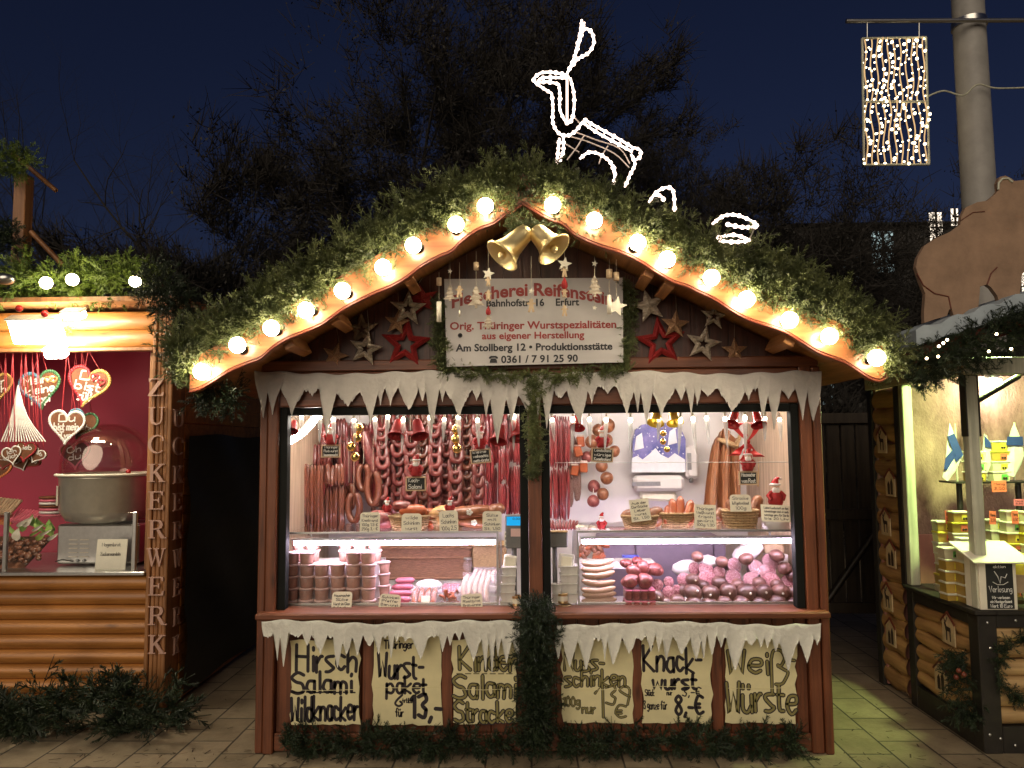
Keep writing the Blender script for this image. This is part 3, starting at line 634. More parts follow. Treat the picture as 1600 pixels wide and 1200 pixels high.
# ---- cold display cases
def cold_case(px0, px1, label, side):
    x0, x1 = W(px0, 840, Y0).x, W(px1, 840, Y0).x; t = thing('cold_display_case', label, 'display case', ((x0 + x1) / 2, Y0, zL), 'cold display cases on the stall counter')
    q = MB(); q.box(x0 + .012, x1 - .012, Y0, Y0 + .006, zL + .012, zC - .01, .001); q.build('front_glass', m_glass, t)
    q = MB(); q.box(x0, x1, Y0 + .003, Y1, zC - .006, zC, .001); q.build('top_glass', m_glass, t)
    xs = x1 if side > 0 else x0
    q = MB(); q.box(xs - .003, xs + .003, Y0 + .01, Y1, zL + .01, zC - .008, .001); q.build('side_glass', m_glass, t)
    q = MB()
    for xx in (x0, x1): q.box(xx - .005, xx + .005, Y0 - .005, Y0 + .006, zL - .05, zC - .007, .0015); q.box(xx - .006, xx + .006, Y1 - .01, Y1, zL - .05, zC - .007, .0015)
    q.box(x0 - .006, x1 + .006, Y0 - .006, Y0 + .001, zC - .010, zC + .003, .0015); q.box(x0, x1, Y0 - .004, Y0 + .012, zL + .001, zL + .012, .002); q.build('frame', m_steel, t)
    q = MB(); q.box(x0 + .004, x1 - .004, Y0 + .014, Y1, zL - .09, zL - .052, .002); q.build('tray', m_ctray, t)
    zt = W(620, 848, Y0 + .06).z
    q = MB(); q.tube([(x0 + .03, Y0 + .06, zt), (x1 - .015, Y0 + .06, zt)], .0125, 10); q.build('lamp_tube', m_tube, t)
    q = MB(); q.box(x0 + .02, x1 - .008, Y0 + .035, Y0 + .09, zt + .017, zt + .027, .002); q.build('lamp_shade', m_chrome, t)
    return t
cold_case(447, 777, 'cold display case full of meat tubs and packed sausages', 1)
cold_case(903, 1246, 'cold display case full of round salamis and cut sausage', -1)
# shelf, back boards behind the cases
q = MB(); a, b = W(594, 918, .6), W(778, 918, .6); q.box(a.x, b.x, .46, .64, a.z - .012, a.z, .002); q.one('glass_shelf', m_ctray, 'white shelf behind the packed sausages under the wicker chest', 'shelf')
a, b = W(580, 855, .7), W(736, 905, .7); q = MB(); q.box(a.x, b.x, .69, .99, b.z, a.z, .012); o = q.one('wicker_chest', m_wickd, 'dark brown wicker chest behind the packed sausages', 'chest')
q = MB(); [q.tube([(a.x - .006, .685, z), (b.x + .006, .685, z)], .008, 6) for z in (a.z - .004, (a.z * 2 + b.z) / 3, b.z + .008)]; q.build('rim', m_wickd, o)
a, b = W(738, 852, .72), W(790, 880, .72); q = MB(); q.box(a.x, b.x, .71, .98, b.z - .03, a.z, .01); o = q.one('wicker_basket', m_wick, 'light brown wicker hamper beside the scale with the blue screen', 'basket')
q = MB(); q.tube([(a.x - .004, .703, a.z), (b.x + .004, .703, a.z)], .010, 6); q.build('rim', m_wick, o)
a, b = W(720, 905, .62), W(742, 862, .62)
q = MB(); q.ball(a.lerp(b, .5), .04, 14, (.8, .7, 1)); o = q.one('glass_jar', m_clear, 'small clear glass jar in front of the wicker chest', 'jar'); q = MB(); q.lathe([(0, 0), (.026, 0), (.026, .012), (0, .012)], a.lerp(b, .5) + Vector((0, 0, .036)), n=14); q.build('lid', m_chrome, o)
# violet-grey refrigerator behind the right case
a, b = W(985, 850, 1.0), W(1130, 940, 1.0)
t = thing('refrigerator', 'violet grey refrigerator doors behind the round salamis', 'refrigerator', ((a.x + b.x) / 2, 1.0, .06))
q = MB(); q.box(a.x - .2, b.x + .03, 1.01, DEP - .005, .065, a.z + .03, .01); q.build('body', m_purple, t)
xm = (a.x + b.x) / 2
for u, v in ((a.x - .195, a.x + .03), (a.x + .036, b.x - .06), (b.x - .054, b.x + .025)): q = MB(); q.box(u, v, .985, 1.008, .1, a.z + .02, .006); q.build('door', m_purple, t)
q = MB(); q.box(a.x + .05, a.x + .06, .965, .984, .5, a.z - .1, .003); q.build('handle', m_steel, t)

# ---- meat tubs in the left case
def tub_proto():
    t = thing('meat_tub', '', 'tub', (0, 0, 0), 'lidded meat tubs in the cold case')
    q = MB(); q.lathe([(0, 0), (.034, 0), (.036, .004), (.041, .056), (.040, .058), (0, .058)], n=18); q.build('body', m_tubb, t)
    q = MB(); q.lathe([(0, .0665), (.038, .0665), (.0435, .066), (.045, .062), (.0445, .056), (.042, .056)], n=18); q.build('lid', m_lid, t); return t
tp = None
TUBX = [455, 479, 503, 528, 552, 576]
def tub(px, Y, z, lab, s=1):
    global tp
    x = W(px, 920, Y).x
    if tp is None: tp = tub_proto(); tp['label'] = lab; tp.location = (x, Y, z); tp.rotation_euler.z = .3
    else: dup(tp, (x, Y, z), lab, (0, 0, random.uniform(0, 6)), s)
for c, px in enumerate(TUBX):
    for l in range(5 if c in (0, 1, 4, 5) else 4): tub(px + random.uniform(-1, 1), .212, zL - .046 + l * .0675, f'meat tub in the front row, {ORD[c + 1]} from the black window frame, {("bottom", "second", "third", "fourth", "top")[l]} layer')
for c, px in enumerate((466, 488, 540, 562, 585)):
    for l in range(4, 6): tub(px, .305, zL - .046 + l * .0675, f'meat tub of the second row, {ORD[c + 1]} from the black window frame, {"lower" if l == 4 else "upper"} of two')
for l in range(4): tub(598, .30, zL - .046 + l * .0675, f'meat tub at the open end of the tub pile, {("bottom", "second", "third", "top")[l]} layer')
# support for the back rows
a, b = W(462, 900, .3), W(590, 900, .3); q = MB(); q.box(a.x - .03, b.x + .02, .262, .46, zL - .05, zL - .046 + 3.97 * .0675, .003); q.one('tub_riser', m_ctray, 'white step block carrying the rear meat tubs', 'riser')

# ---- packed sausages in the left case
def arc_sausage(mb, a, b, sag, r, n=9, lean=Vector((0, 0, 1)), seg=9):
    a, b = Vector(a), Vector(b); pts, rs = [], []
    for i in range(seg + 1):
        t = i / seg; pts.append(a.lerp(b, t) + lean * sag * 4 * t * (1 - t)); e = min(t, 1 - t) * seg; rs.append(r * (1 if e >= 1.5 else .35 if e < .5 else .88))
    return mb.tube(pts, rs, n)
def pack(x0, x1, y0, y1, n, mat, label, Y, sag=-.012, film_=True, name='sausage_pack'):
    """pack of parallel sausages leaning on the slope of the tray"""
    a = W((x0 + x1) / 2, y1, Y); t = thing(name, label, 'sausage pack', a, 'packed sausages in the cold case')
    pw = (x1 - x0) / n
    for i in range(n):
        px = x0 + pw * (i + .5); q = MB(); top = W(px + 3, y0, Y + .09); bot = W(px, y1, Y)
        arc_sausage(q, bot + Vector((0, 0, .012)), top, sag, pw * .5 * pm(Y), lean=Vector((1, .4, -.2))); q.build('sausage', mat, t)
    if film_:
        q = MB(); m_ = pw * .45; c = [W(x0 - m_, y1, Y - .022), W(x1 + m_, y1, Y - .022), W(x1 + m_ + 3, y0 - 4, Y + .065), W(x0 - m_ + 3, y0 - 4, Y + .065)]
        q.prism(c, (0, .001, 0)); q.build('wrap', m_clear, t)
    return t
for i, (x0, x1, y, Y) in enumerate(((618, 648, 908, .40), (612, 646, 918, .34), (608, 644, 928, .29), (604, 642, 938, .25), (600, 640, 947, .22))):
    a, b = W(x0, y, Y), W(x1, y - 1, Y)
    q = MB(); arc_sausage(q, a, b, .002, .019, 12); o = q.one('pink_sausage', m_pink, f'thick pink sausage in shiny skin, {ORD[i + 1]} from the top of its pile beside the tubs', 'sausage', 'pink sausages beside the meat tubs')
    c = MB(); [c.lathe([(.0, -.004), (.0105, -.002), (.0105, .002), (0, .004)], p, (1, 0, 0), 10) for p in (a, b)]; c.build('clip', m_chrome, o)
p1_ = pack(644, 684, 919, 957, 4, m_orange, 'clear pack of four orange brown sausages with a small label', .22)
a = W(665, 936, .19); q = MB(); q.boxc(a, (.05, .002, .038), Matrix.Rotation(-.5, 3, 'X'), .0008); q.build('label', m_card, p1_)
pack(692, 718, 912, 930, 6, m_pink, 'pack of thin pink sausages behind the red meat pack', .36)
pb = thing('meat_pack', 'clear pack of small red meat rolls beside the orange brown sausages', 'meat pack', W(703, 955, .22), 'packed sausages in the cold case')
for i in range(26):
    c = W(690 + random.random() * 28, 925 + random.random() * 30, .23 + random.random() * .05); d = Vector((random.gauss(0, 1), random.gauss(0, .4), random.gauss(0, .6))).normalized() * .022
    q = MB(); arc_sausage(q, c - d, c + d, .004, .0085, 7); q.build('meat_roll', m_orange, pb)
q = MB(); q.prism([W(688, 956, .19), W(722, 956, .19), W(722, 916, .28), W(688, 918, .28)], (0, .001, 0)); q.build('wrap', m_clear, pb)
pack(724, 768, 898, 950, 5, m_sausw, 'clear pack of five long white sausages at the right end of the left case', .22, -.02)
pack(740, 776, 890, 915, 5, m_sausw, 'pack of pale sausages lying behind the long white sausages', .36, -.015)
a, b = W(650, 925, .33), W(690, 905, .40)
q = MB(); q.ball(a.lerp(b, .5), .075, 16, (1.1, .7, .5)); q.one('paper_parcel', m_white, 'bright white paper parcel behind the orange brown sausages', 'parcel')
# trays, cups and tins beside the scale
def stack_box(px, py, wd, ht, Y, mat, label, name='plastic_container', lid=True, rotz=0, grp='clear containers beside the cold cases'):
    a = W(px, py, Y); s = pm(Y); hw, hh = wd * s / 2, ht * s; t = thing(name, label, 'container', a, grp)
    q = MB(); q.prism([a + Vector((-hw * .86, -hw * .8, 0)), a + Vector((hw * .86, -hw * .8, 0)), a + Vector((hw, -hw * .9, hh)), a + Vector((-hw, -hw * .9, hh))], (0, hw * 1.7, 0)); q.build('body', mat, t)
    if lid: q = MB(); q.boxc(a + Vector((0, -.001, hh + .003)), (hw * 2.12, hw * 2.0, .007), None, .003); q.build('lid', m_lid if mat is not m_plastic else m_plastic, t)
    return t
for i, (px, py) in enumerate(((793, 952), (794, 938), (794, 925), (795, 912), (796, 899))): stack_box(px, py, 22, 12, .16, m_plastic, f'milky plastic container left of the middle post, {ORD[5 - i]} from the top of its stack')
q = MB(); q.boxc(W(797, 877, .2), (.075, .05, .07), Matrix.Rotation(.15, 3, 'Y'), .008); q.one('paper_bag', m_card, 'creased pale paper bag on top of the left container stack', 'bag')
def tin(px, py, r, h, label, Y=.14):
    a = W(px, py, Y); t = thing('gold_tin', label, 'tin', a, 'golden tins beside the middle post'); q = MB(); q.lathe([(0, 0), (r, 0), (r * 1.03, .003), (r, .006), (r, h - .006), (r * 1.03, h - .003), (r, h), (r * .92, h - .002), (0, h - .003)], n=22); q.v = [v + a for v in q.v]; q.build('can', m_tin, t)
    q = MB(); q.lathe([(r * 1.02, h * .25), (r * 1.02, h * .75)], a, n=22, a0=math.pi * 1.1, a1=math.pi * 1.9); q.build('paper_band', m_card, t)
tin(803, 954, .032, .028, 'flat golden tin lowest beside the left side of the middle post'); tin(807, 946, .028, .055, 'tall golden tin on the flat tin left of the middle post')
tin(882, 954, .04, .035, 'wide golden tin lowest beside the right side of the middle post'); tin(879, 942, .03, .055, 'golden tin standing on the wide tin right of the middle post')
for i, (px, py, wd) in enumerate(((889, 940, 26), (889, 925, 26), (889, 911, 27), (889, 898, 27))): stack_box(px, py, wd, 13, .19, m_plastic, f'milky plastic container right of the middle post, {ORD[4 - i]} from the top of its stack')
q = MB(); c = W(885, 877, .17); q.boxc(c, (.088, .012, .082), Matrix.Rotation(.12, 3, 'Y') @ Matrix.Rotation(-.3, 3, 'X'), .006); o = q.one('container_lid', m_plastic, 'square milky plastic lid leaning on the right container stack', 'lid')
q = MB(); q.boxc(c + Vector((0, -.008, 0)), (.06, .006, .055), Matrix.Rotation(.12, 3, 'Y') @ Matrix.Rotation(-.3, 3, 'X'), .003); q.build('inner_panel', m_card, o)
for i, (px, py) in enumerate(((869, 954), (870, 940), (869, 926))): stack_box(px, py, 15, 12, .15, m_plastic, f'narrow printed cup by the middle post, {ORD[3 - i]} from the top of its stack', 'paper_cup', grp='cups right of the middle post')
# scales
a = W(803, 830, .2); t = thing('shop_scale', 'dark grey shop scale with a lit blue screen', 'scale', W(803, 860, .2))
q = MB(); q.boxc(a, (.095, .05, .19), None, .006); q.build('housing', m_grey, t)
q = MB(); q.boxc(a + Vector((0, -.027, .060)), (.082, .006, .050), None, .002); o = q.build('screen', m_screen, t)
q = MB(); write(q, '0,00', a + Vector((-.005, -.0312, .068)), a + Vector((.034, -.0312, .068)), .011, .0022); q.build('digits', m_blkink, o)
q = MB(); q.boxc(a + Vector((.010, -.027, -.005)), (.055, .004, .045), None, .001); q.build('sticker', m_lid, t)
q = MB(); q.tube([a + Vector((0, .01, -.09)), Vector((a.x, .21, zL + .01))], .016, 10); q.build('column', m_grey, t)
q = MB(); q.box(a.x - .05, a.x + .05, .165, .26, zL + .002, zL + .016); q.build('base', m_grey, t)
a = W(872, 843, .2); t = thing('scale_display', 'dark customer display box on a stand right of the middle post', 'display', W(872, 860, .2))
q = MB(); q.boxc(a, (.11, .05, .085), None, .006); q.build('housing', m_grey, t); q = MB(); q.boxc(a + Vector((0, -.001, .046)), (.112, .056, .007), None, .002); q.build('cover', m_wick, t)
q = MB(); q.tube([a + Vector((-.02, .01, -.04)), Vector((a.x - .02, .21, zL))], .014, 10); q.build('column', m_grey, t)
a = W(794, 842, .18); q = MB(); q.boxc(a, (.045, .003, .085), None, .001); o = q.one('price_note', m_card, 'narrow cream price note hanging beside the scale screen', 'note'); q = MB()
for i, s in enumerate(('Aspik', 'Becher', '2,- €')): write(q, s, a + Vector((-.017, -.0022, .022 - i * .026)), a + Vector((.015, -.0022, .022 - i * .026)), .012, .0022)
q.build('lettering', m_ink, o)

# ---- right case: boiled sausages, hams, salamis
for i in range(8):
    y = 948 - i * 9.2; Y = .20 + max(0, i - 3) * .012
    a, b = W(908 + (i % 3), y - (4 if i > 3 else 0), Y), W(964 - i * .8, y - 3 - (i > 4) * 6, Y + .04)
    q = MB(); arc_sausage(q, a, b, -.016 if i > 2 else -.006, .0188, 12); q.one('boiled_sausage', m_sausp, f'pale curved boiled sausage in the right case, {ORD[i + 1]} from the bottom of the pile', 'sausage', 'pale boiled sausages in the right case')
for i, (px, py, sx, sz, Y) in enumerate(((985, 908, 13, 11, .22), (1008, 908, 14, 12, .22), (990, 892, 12, 11, .26), (1004, 886, 12, 10, .30), (978, 880, 9, 7, .34), (995, 876, 8, 6, .36), (1022, 890, 14, 10, .34))):
    c = W(px, py, Y); s = pm(Y); q = MB(); q.ball(c, 1, 16, (sx * s, sx * s * .9, sz * s), Matrix.Rotation(random.uniform(-.5, .5), 3, 'Y'), .10); o = q.one('ham_piece', m_meat, f'dark red rounded piece of smoked ham, {("lower one next to the pale sausages", "lower one next to the cut salami", "upper one over the pale sausage ends", "upper middle one of the heap", "small one far back on the heap", "small back one highest on the heap", "pinkish one next to the white parcels")[i]}', 'ham', 'ham pieces in the right case')
    q = MB(); q.ball(c + Vector((0, -sx * s * .72, -sz * s * .05)), 1, 12, (sx * s * .72, .012, sz * s * .72)); q.build('cut_face', m_meat, o)
for r_, (y0, n) in enumerate(((945, 4), (928, 4))):
    for i in range(n):
        px = 981 + i * 12; a = W(px, y0, .2 + r_ * .015); q = MB(); q.boxc(a, (.042, .12, .052), Matrix.Rotation(random.uniform(-.12, .12), 3, 'Y'), .009); o = q.one('bacon_slab', m_meat, f'dark red bacon slab, {ORD[i + 1]} from the pale sausages in the {("bottom", "upper")[r_]} row', 'bacon', 'bacon slabs in the right case')
        q = MB(); q.boxc(a + Vector((0, -.0005, .0275)), (.040, .118, .006), None, .002); q.build('rind', m_pink, o)
SAL = [(1025, 932, 11), (1040, 944, 11), (1058, 941, 12), (1085, 945, 13), (1107, 945, 12), (1131, 944, 13), (1157, 944, 14), (1186, 945, 13), (1215, 944, 14), (1238, 946, 12), (1083, 926, 13), (1110, 927, 13), (1138, 924, 13), (1166, 926, 14), (1193, 926, 13), (1220, 925, 13), (1240, 926, 11), (1082, 906, 10)]
for i, (px, py, r) in enumerate(SAL):
    Y = .215 + (.035 if 10 <= i < 17 else .07 if i == 17 else 0); s = pm(Y) * r; c = W(px, py, Y)
    row = 'bottom' if 2 <= i < 10 else 'second' if 10 <= i < 17 else None
    lab = f'round brown salami in the {row} row, {ORD[(i - 1) if row == "bottom" else i - 9]} from the hams' if row else ('oval salami above the bacon slabs end', 'oval salami lowest beside the bacon slabs', 'small round salami under the wrapped halves')[0 if i == 0 else 1 if i == 1 else 2]
    q = MB(); q.ball(c, s, 18, (1.08, 1.2, .98), Euler((random.uniform(-.3, .3), random.uniform(-.4, .4), 0)).to_matrix(), .035); o = q.one('salami', m_salami, lab, 'salami', 'round salamis in the right case')
    q = MB(); q.ball(c + Vector((random.uniform(-.3, .3) * s, -1.12 * s, random.uniform(-.1, .4) * s)), s * .16, 8); q.build('knot', m_net, o)
CUT = [(1027, 914, 9), (1045, 909, 8), (1044, 925, 9), (1058, 922, 8), (1085, 888, 9), (1103, 889, 12), (1105, 905, 14), (1068, 905, 10), (1148, 884, 12), (1181, 886, 12), (1146, 903, 13), (1174, 906, 12), (1199, 894, 13), (1204, 878, 13), (1205, 908, 13), (1231, 909, 11), (1124, 893, 9)]
for i, (px, py, r) in enumerate(((1066, 922, 10), (1096, 916, 11), (1124, 911, 11), (1152, 914, 10), (1186, 912, 11), (1214, 914, 10), (1240, 900, 11), (1226, 888, 10), (1128, 878, 9), (1090, 870, 9), (1214, 868, 10), (1166, 873, 10))):
    Y = .33; c = W(px, py, Y); q = MB(); q.ball(c, pm(Y) * r, 16, (1.1, 1.2, .95), Euler((0, random.uniform(-.5, .5), 0)).to_matrix(), .04); q.one('salami', m_salami, f'round salami partly hidden at the back of the heap, {("left behind the first cut pair", "behind the central pair foot", "below the small middle half", "under the wrapped lower half", "under the silver wrapped half", "under the low right half", "at the right frame", "above the right frame one", "over the small middle half", "beside the flat parcel", "by the white carton", "below the paper roll")[i]}', 'salami', 'round salamis in the right case')
DESC = ['above the left salami', 'beside the white parcel foot', 'under the first halves', 'next to the first round salami', 'behind the large pair', 'upper of the large central pair', 'lower of the large central pair', 'half hidden under the white parcel', 'wrapped and upper left on the heap', 'darker and wrapped, centre of the heap', 'wrapped lower left on the heap', 'with a silver wrapper fold below it', 'right of the wrapped ones', 'topmost at the right, bleached by the lamp', 'low on the right over the round ones', 'lowest at the right window frame', 'small, between the pair and the heap']
for i, (px, py, r) in enumerate(CUT):
    Y = .235 + (950 - py) * .0022; s = pm(Y) * r; c = W(px, py, Y); ax = Vector((random.uniform(-.45, .45), -1, random.uniform(.1, .6))).normalized()
    q = MB(); q.lathe([(s, 0), (s * 1.02, -s * .3), (s * .9, -s * 1.1), (s * .5, -s * 1.6), (0, -s * 1.75)], c, ax, 20); o = q.one('salami_half', m_salami, 'halved salami showing its cut face, ' + DESC[i], 'salami', 'halved salamis in the right case')
    q = MB(); q.lathe([(0, .0015), (s * .9, .001), (s, -.001)], c, ax, 20); q.build('cut_face', m_cut, o)
    if i in (8, 9, 10, 11, 13):
        q = MB(); q.lathe([(s * 1.04, -.01), (s * 1.1, .012 * random.random()), (s * 1.02, .006), (s * .6, .006), (0, .007)], c, ax, 12); q.build('wrap', m_clear, o)
for i, (px, py, wx, wz, lab) in enumerate(((1072, 888, 20, 14, 'big bright white parcel left of the cut salamis'), (1106, 877, 20, 10, 'flat white parcel behind the central cut salamis'), (1168, 862, 30, 12, 'long white paper roll slanting up on the salami heap'))):
    c = W(px, py, .44); s = pm(.44); q = MB(); q.ball(c, 1, 12, (wx * s, .06, wz * s), Matrix.Rotation((-.2, 0, -.5)[i], 3, 'Y'), .11); q.one('paper_parcel', m_white, lab, 'parcel')
a = W(1158, 853, .5); q = MB(); arc_sausage(q, a, a + Vector((.18, .02, .03)), .01, .035, 10); q.one('wrapped_sausage', m_lid, 'thick pinkish wrapped sausage above the salami heap', 'sausage')
for i, (px, py) in enumerate(((1206, 856), (1212, 872))): q = MB(); q.boxc(W(px, py, .52), (.12, .1, .055), None, .004); q.one('carton', (m_tanwood, m_white)[i], ('pale brown carton above the white one behind the salamis', 'white carton under the brown one behind the salamis')[i], 'carton')
q = MB(); a = W(985, 869, .48); q.boxc(a, (.10, .05, .012), None, .003); q.one('cutting_board', M('blue_plastic', (.04, .06, .42), .4), 'small blue plastic board behind the hams', 'board')
q = MB(); a, b = W(905, 882, .56), W(1022, 876, .56); q.box(a.x, b.x, .50, .68, a.z - .02, b.z, .003); q.one('slicer_tray', m_ctray, 'white tray shelf behind the pale sausages', 'tray')
t = thing('meat_tray', 'tray of reddish smoked meat cuts behind the pale sausages', 'meat', W(925, 880, .62))
for k in range(16): q = MB(); c = W(906 + random.random() * 40, 850 + random.random() * 22, .66); q.ball(c, .03, 10, (1.2, .5, .55), Euler((0, random.uniform(-1, 1), 0)).to_matrix()); q.build('meat_cut', m_ham if k % 3 else m_orange, t)
for i in range(3): q = MB(); c = W(1056 + i * 17, 953, .17); q.tube([c + Vector((math.cos(u) * .014, math.sin(u) * .02, .008 + .006 * math.sin(3 * u))) for u in np.linspace(0, 5.5, 14)], .0025, 5); q.one('string_loop', m_net, 'loop of white sausage string on the counter, ' + ('nearest the bacon', 'middle one of three', 'nearest the round salamis')[i], 'string')

# ---- hanging sausages
def links(px, y0, y1, n, wpx, mat, label, Y, seed, tr=4.7):
    r = random.Random(seed); top = W(px, y0, Y); t = thing('sausage_chain', label, 'sausage chain', top, 'chains of ring sausages'); h = (y1 - y0) / n
    for k in range(n):
        yy = y0 + h * k; hw = wpx / 2 * r.uniform(.88, 1.12); ln = h * r.uniform(1.05, 1.25); cx = px + r.uniform(-2, 2); dY = r.uniform(-.03, .03); pts = []
        for j in range(11):
            u = j / 10; ang = math.pi * u; ex = -math.cos(ang); ez = math.sin(ang) ** .6
            pts.append(W(cx + ex * hw * (.78 + .22 * math.sin(ang)), yy + ln * ez, Y + dY + .02 * (u - .5)))
        rr = tr * pm(Y); q = MB(); q.tube(smooth_path(pts, 2), [rr * (.55 if (i < 1 or i > 19) else .85 if (i < 3 or i > 17) else 1) for i in range(21)], 9); q.build('sausage', mat, t)
    q = MB(); q.tube([W(px, y0 - 12, Y), W(px, y1 + 4, Y + .03)], .002, 5); q.build('cord', m_string, t)
cols = [(597, 652, 775, 6, 16), (622, 648, 800, 8, 16), (641, 660, 792, 6, 17), (660, 645, 790, 7, 17), (679, 650, 800, 8, 18), (697, 642, 790, 7, 16), (712, 655, 800, 7, 17), (729, 648, 795, 7, 17), (746, 645, 790, 7, 14)]
for i, px in enumerate((588, 609, 632, 651, 669, 688, 705, 721, 738)):
    links(px, 640, 802, 10, 14, m_sausb if i % 3 == 0 else m_saus, f'rear chain of ring sausages near the back wall, {ORD[i + 1]} from the left', 1.24, 80 + i, 4.4)
for i, (px, a, b, n, wd) in enumerate(cols):
    links(px, a, b, n + 2, wd + 2, m_saus if i % 4 != 3 else m_sausb, f'hanging chain of ring shaped smoked sausages, {ORD[i + 1]} from the slanting glowing strip', 1.0 + (i % 2) * .07, 40 + i)
def strand(px, y0, y1, mat, label, Y, r=3.0, tiers=2, grp='straight sausages hanging in strands', n=3, spread=4.2):
    top = W(px, y0, Y); t = thing('sausage_strand', label, 'sausage strand', top, grp); h = (y1 - y0) / tiers
    for k in range(tiers):
        for j in range(n):
            x = px + (j - (n - 1) / 2) * spread + random.uniform(-.8, .8); q = MB()
            a = W(x + random.uniform(-1, 1), y0 + h * k + random.uniform(0, 5), Y + random.uniform(-.02, .02)); b = W(x + random.uniform(-1, 1), y0 + h * (k + 1) - random.uniform(-2, 4), Y + random.uniform(-.02, .02))
            arc_sausage(q, a, b, random.uniform(-.006, .006), r * pm(Y), 8, Vector((1, 0, 0))); q.build('sausage', mat, t)
for i, px in enumerate((762, 774, 786, 798, 810)): strand(px, 645, 806, m_sausr, f'strand of thin straight red sausages in the left window, {ORD[i + 1]} from the ring chains', 1.02 + (i % 2) * .05, 2.7, (3, 2, 3, 2, 2)[i], n=4, spread=3.6)
for i, px in enumerate((865, 875, 884)): strand(px, 648, 812, m_sausr, f'strand of thin straight red sausages in the right window, {ORD[i + 1]} from the middle post', 1.05 + i * .02, 2.4, 2, spread=3.6)
for i, (px, y0, y1, n) in enumerate(((482, 724, 822, 7), (492, 728, 834, 5), (520, 722, 760, 7), (524, 757, 828, 6), (500, 690, 730, 6), (545, 680, 760, 6))):
    strand(px, y0, y1, (m_sausb, m_sausb, m_sausb, m_sausb, m_saus, m_saus)[i], ('bunch of long brown sausages nearest the left wall', 'bunch of thin dark brown sausages hanging lowest over the left case', 'bunch of short brown sausages under the first chalkboard', 'bunch of long brown sausages above the tub pile', 'bunch of red smoked sausages behind the first chalkboard', 'bunch of red smoked sausages behind the golden ball garland')[i], .80 + .05 * i, 3.4, 1, 'bunches of hanging sausages', n, 5.0)
for i, px in enumerate((473, 492, 510, 530, 550, 570, 586)):
    strand(px, 652 + (i % 3) * 4, 782 - (i % 2) * 14, m_saus if i % 2 else m_sausr, f'dark red sausage strand behind the brown bunches, {ORD[i + 1]} from the left wall', 1.20 + .02 * (i % 2), 3.4, 2 + i % 2, 'dark red strands at the left back wall', 4, 4.6)
for i, (cx, cy, rx, ry, lab) in enumerate(((553, 792, 9, 22, 'large smoked ring sausage hanging left of the first price cards'), (583, 762, 9, 26, 'long narrow ring sausage hanging beside the santa on the ham'), (568, 745, 8, 20, 'smaller ring sausage hanging behind the two larger rings'), (545, 775, 7, 20, 'ring sausage half hidden behind the large smoked ring'))):
    Y = .9 + .04 * i; pts = [W(cx + rx * math.sin(u), cy - ry * math.cos(u), Y + .01 * u) for u in np.linspace(.3, 2 * math.pi - .3, 22)]
    q = MB(); q.tube(pts, [5.2 * pm(Y) * (.5 if k in (0, 21) else 1) for k in range(22)], 10); o = q.one('ring_sausage', m_sausb, lab, 'sausage', 'large ring sausages')
    q = MB(); q.tube([W(cx, cy - ry - 1, Y), W(cx, cy - ry - 55, Y)], .0018, 5); q.build('cord', m_string, o)
q = MB(); pts = [W(570 + k * 4, 675 + 16 * k, 1.1) for k in range(6)]; q.tube(pts, [.035, .045, .045, .04, .035, .02], 12); q.one('long_salami', m_meat, 'thick dark red salami hanging aslant behind the golden balls', 'salami')
for i, (px, y0, y1) in enumerate(((477, 660, 720), (488, 655, 715), (505, 665, 716))):
    q = MB(); a, b = W(px, y0, 1.12), W(px + 3, y1, 1.12); arc_sausage(q, a, b, .004, .03, 12, Vector((1, 0, 0))); q.one('netted_salami', m_meat, f'netted red salami high behind the slanting glowing strip, {ORD[i + 1]} from the wall', 'salami', 'netted salamis high on the left')
# right window: stick salamis, ball salamis, bacon
for i, (px, y0, y1) in enumerate(((889, 668, 745), (896, 680, 770), (902, 690, 782), (890, 742, 792), (899, 752, 783))):
    q = MB(); a, b = W(px, y0, 1.2), W(px + 2, y1, 1.2); arc_sausage(q, a, b, .004, .019, 10, Vector((1, 0, 0))); q.one('stick_salami', m_mould, ('white moulded stick salami next to the red strands', 'white moulded stick salami in the middle of its bunch', 'white moulded stick salami nearest the round salamis', 'short moulded stick salami hanging lowest by the red strands', 'short moulded stick salami under the bacon pieces')[i], 'salami', 'moulded stick salamis')
    if i < 3: pass
BALLS = [(935, 672, 10, 0), (950, 665, 11, 1), (925, 690, 11, 0), (948, 688, 10, 1), (930, 708, 9, 0), (960, 705, 9, 1), (917, 714, 9, 2), (940, 728, 10, 0), (948, 747, 10, 0), (928, 760, 10, 2), (942, 772, 9.5, 0), (927, 783, 9.5, 2)]
for i, (px, py, r, k) in enumerate(BALLS):
    Y = 1.2 - (i % 3) * .03; c = W(px, py, Y); q = MB(); q.ball(c, r * pm(Y), 18, (1, 1, 1.02), None, .025); lab = ('topmost left', 'topmost right', 'upper left', 'upper right', 'behind the chalkboard', 'at the right edge of the chalkboard', 'dark, left of the chalkboard', 'just under the chalkboard', 'upper right of the lowest four', 'dark upper left of the lowest four', 'lower right of the lowest four', 'dark and lowest of all')[i]
    o = q.one('ball_salami', (m_ham, m_ham, m_meat)[k], f'round ball salami hanging on the white wall, {lab}', 'salami', 'ball salamis on the white wall')
    q = MB(); q.tube([c + Vector((0, 0, r * pm(Y) * .98)), c + Vector((.004, .02, r * pm(Y) + .05))], .002, 5); q.build('string', m_net, o)
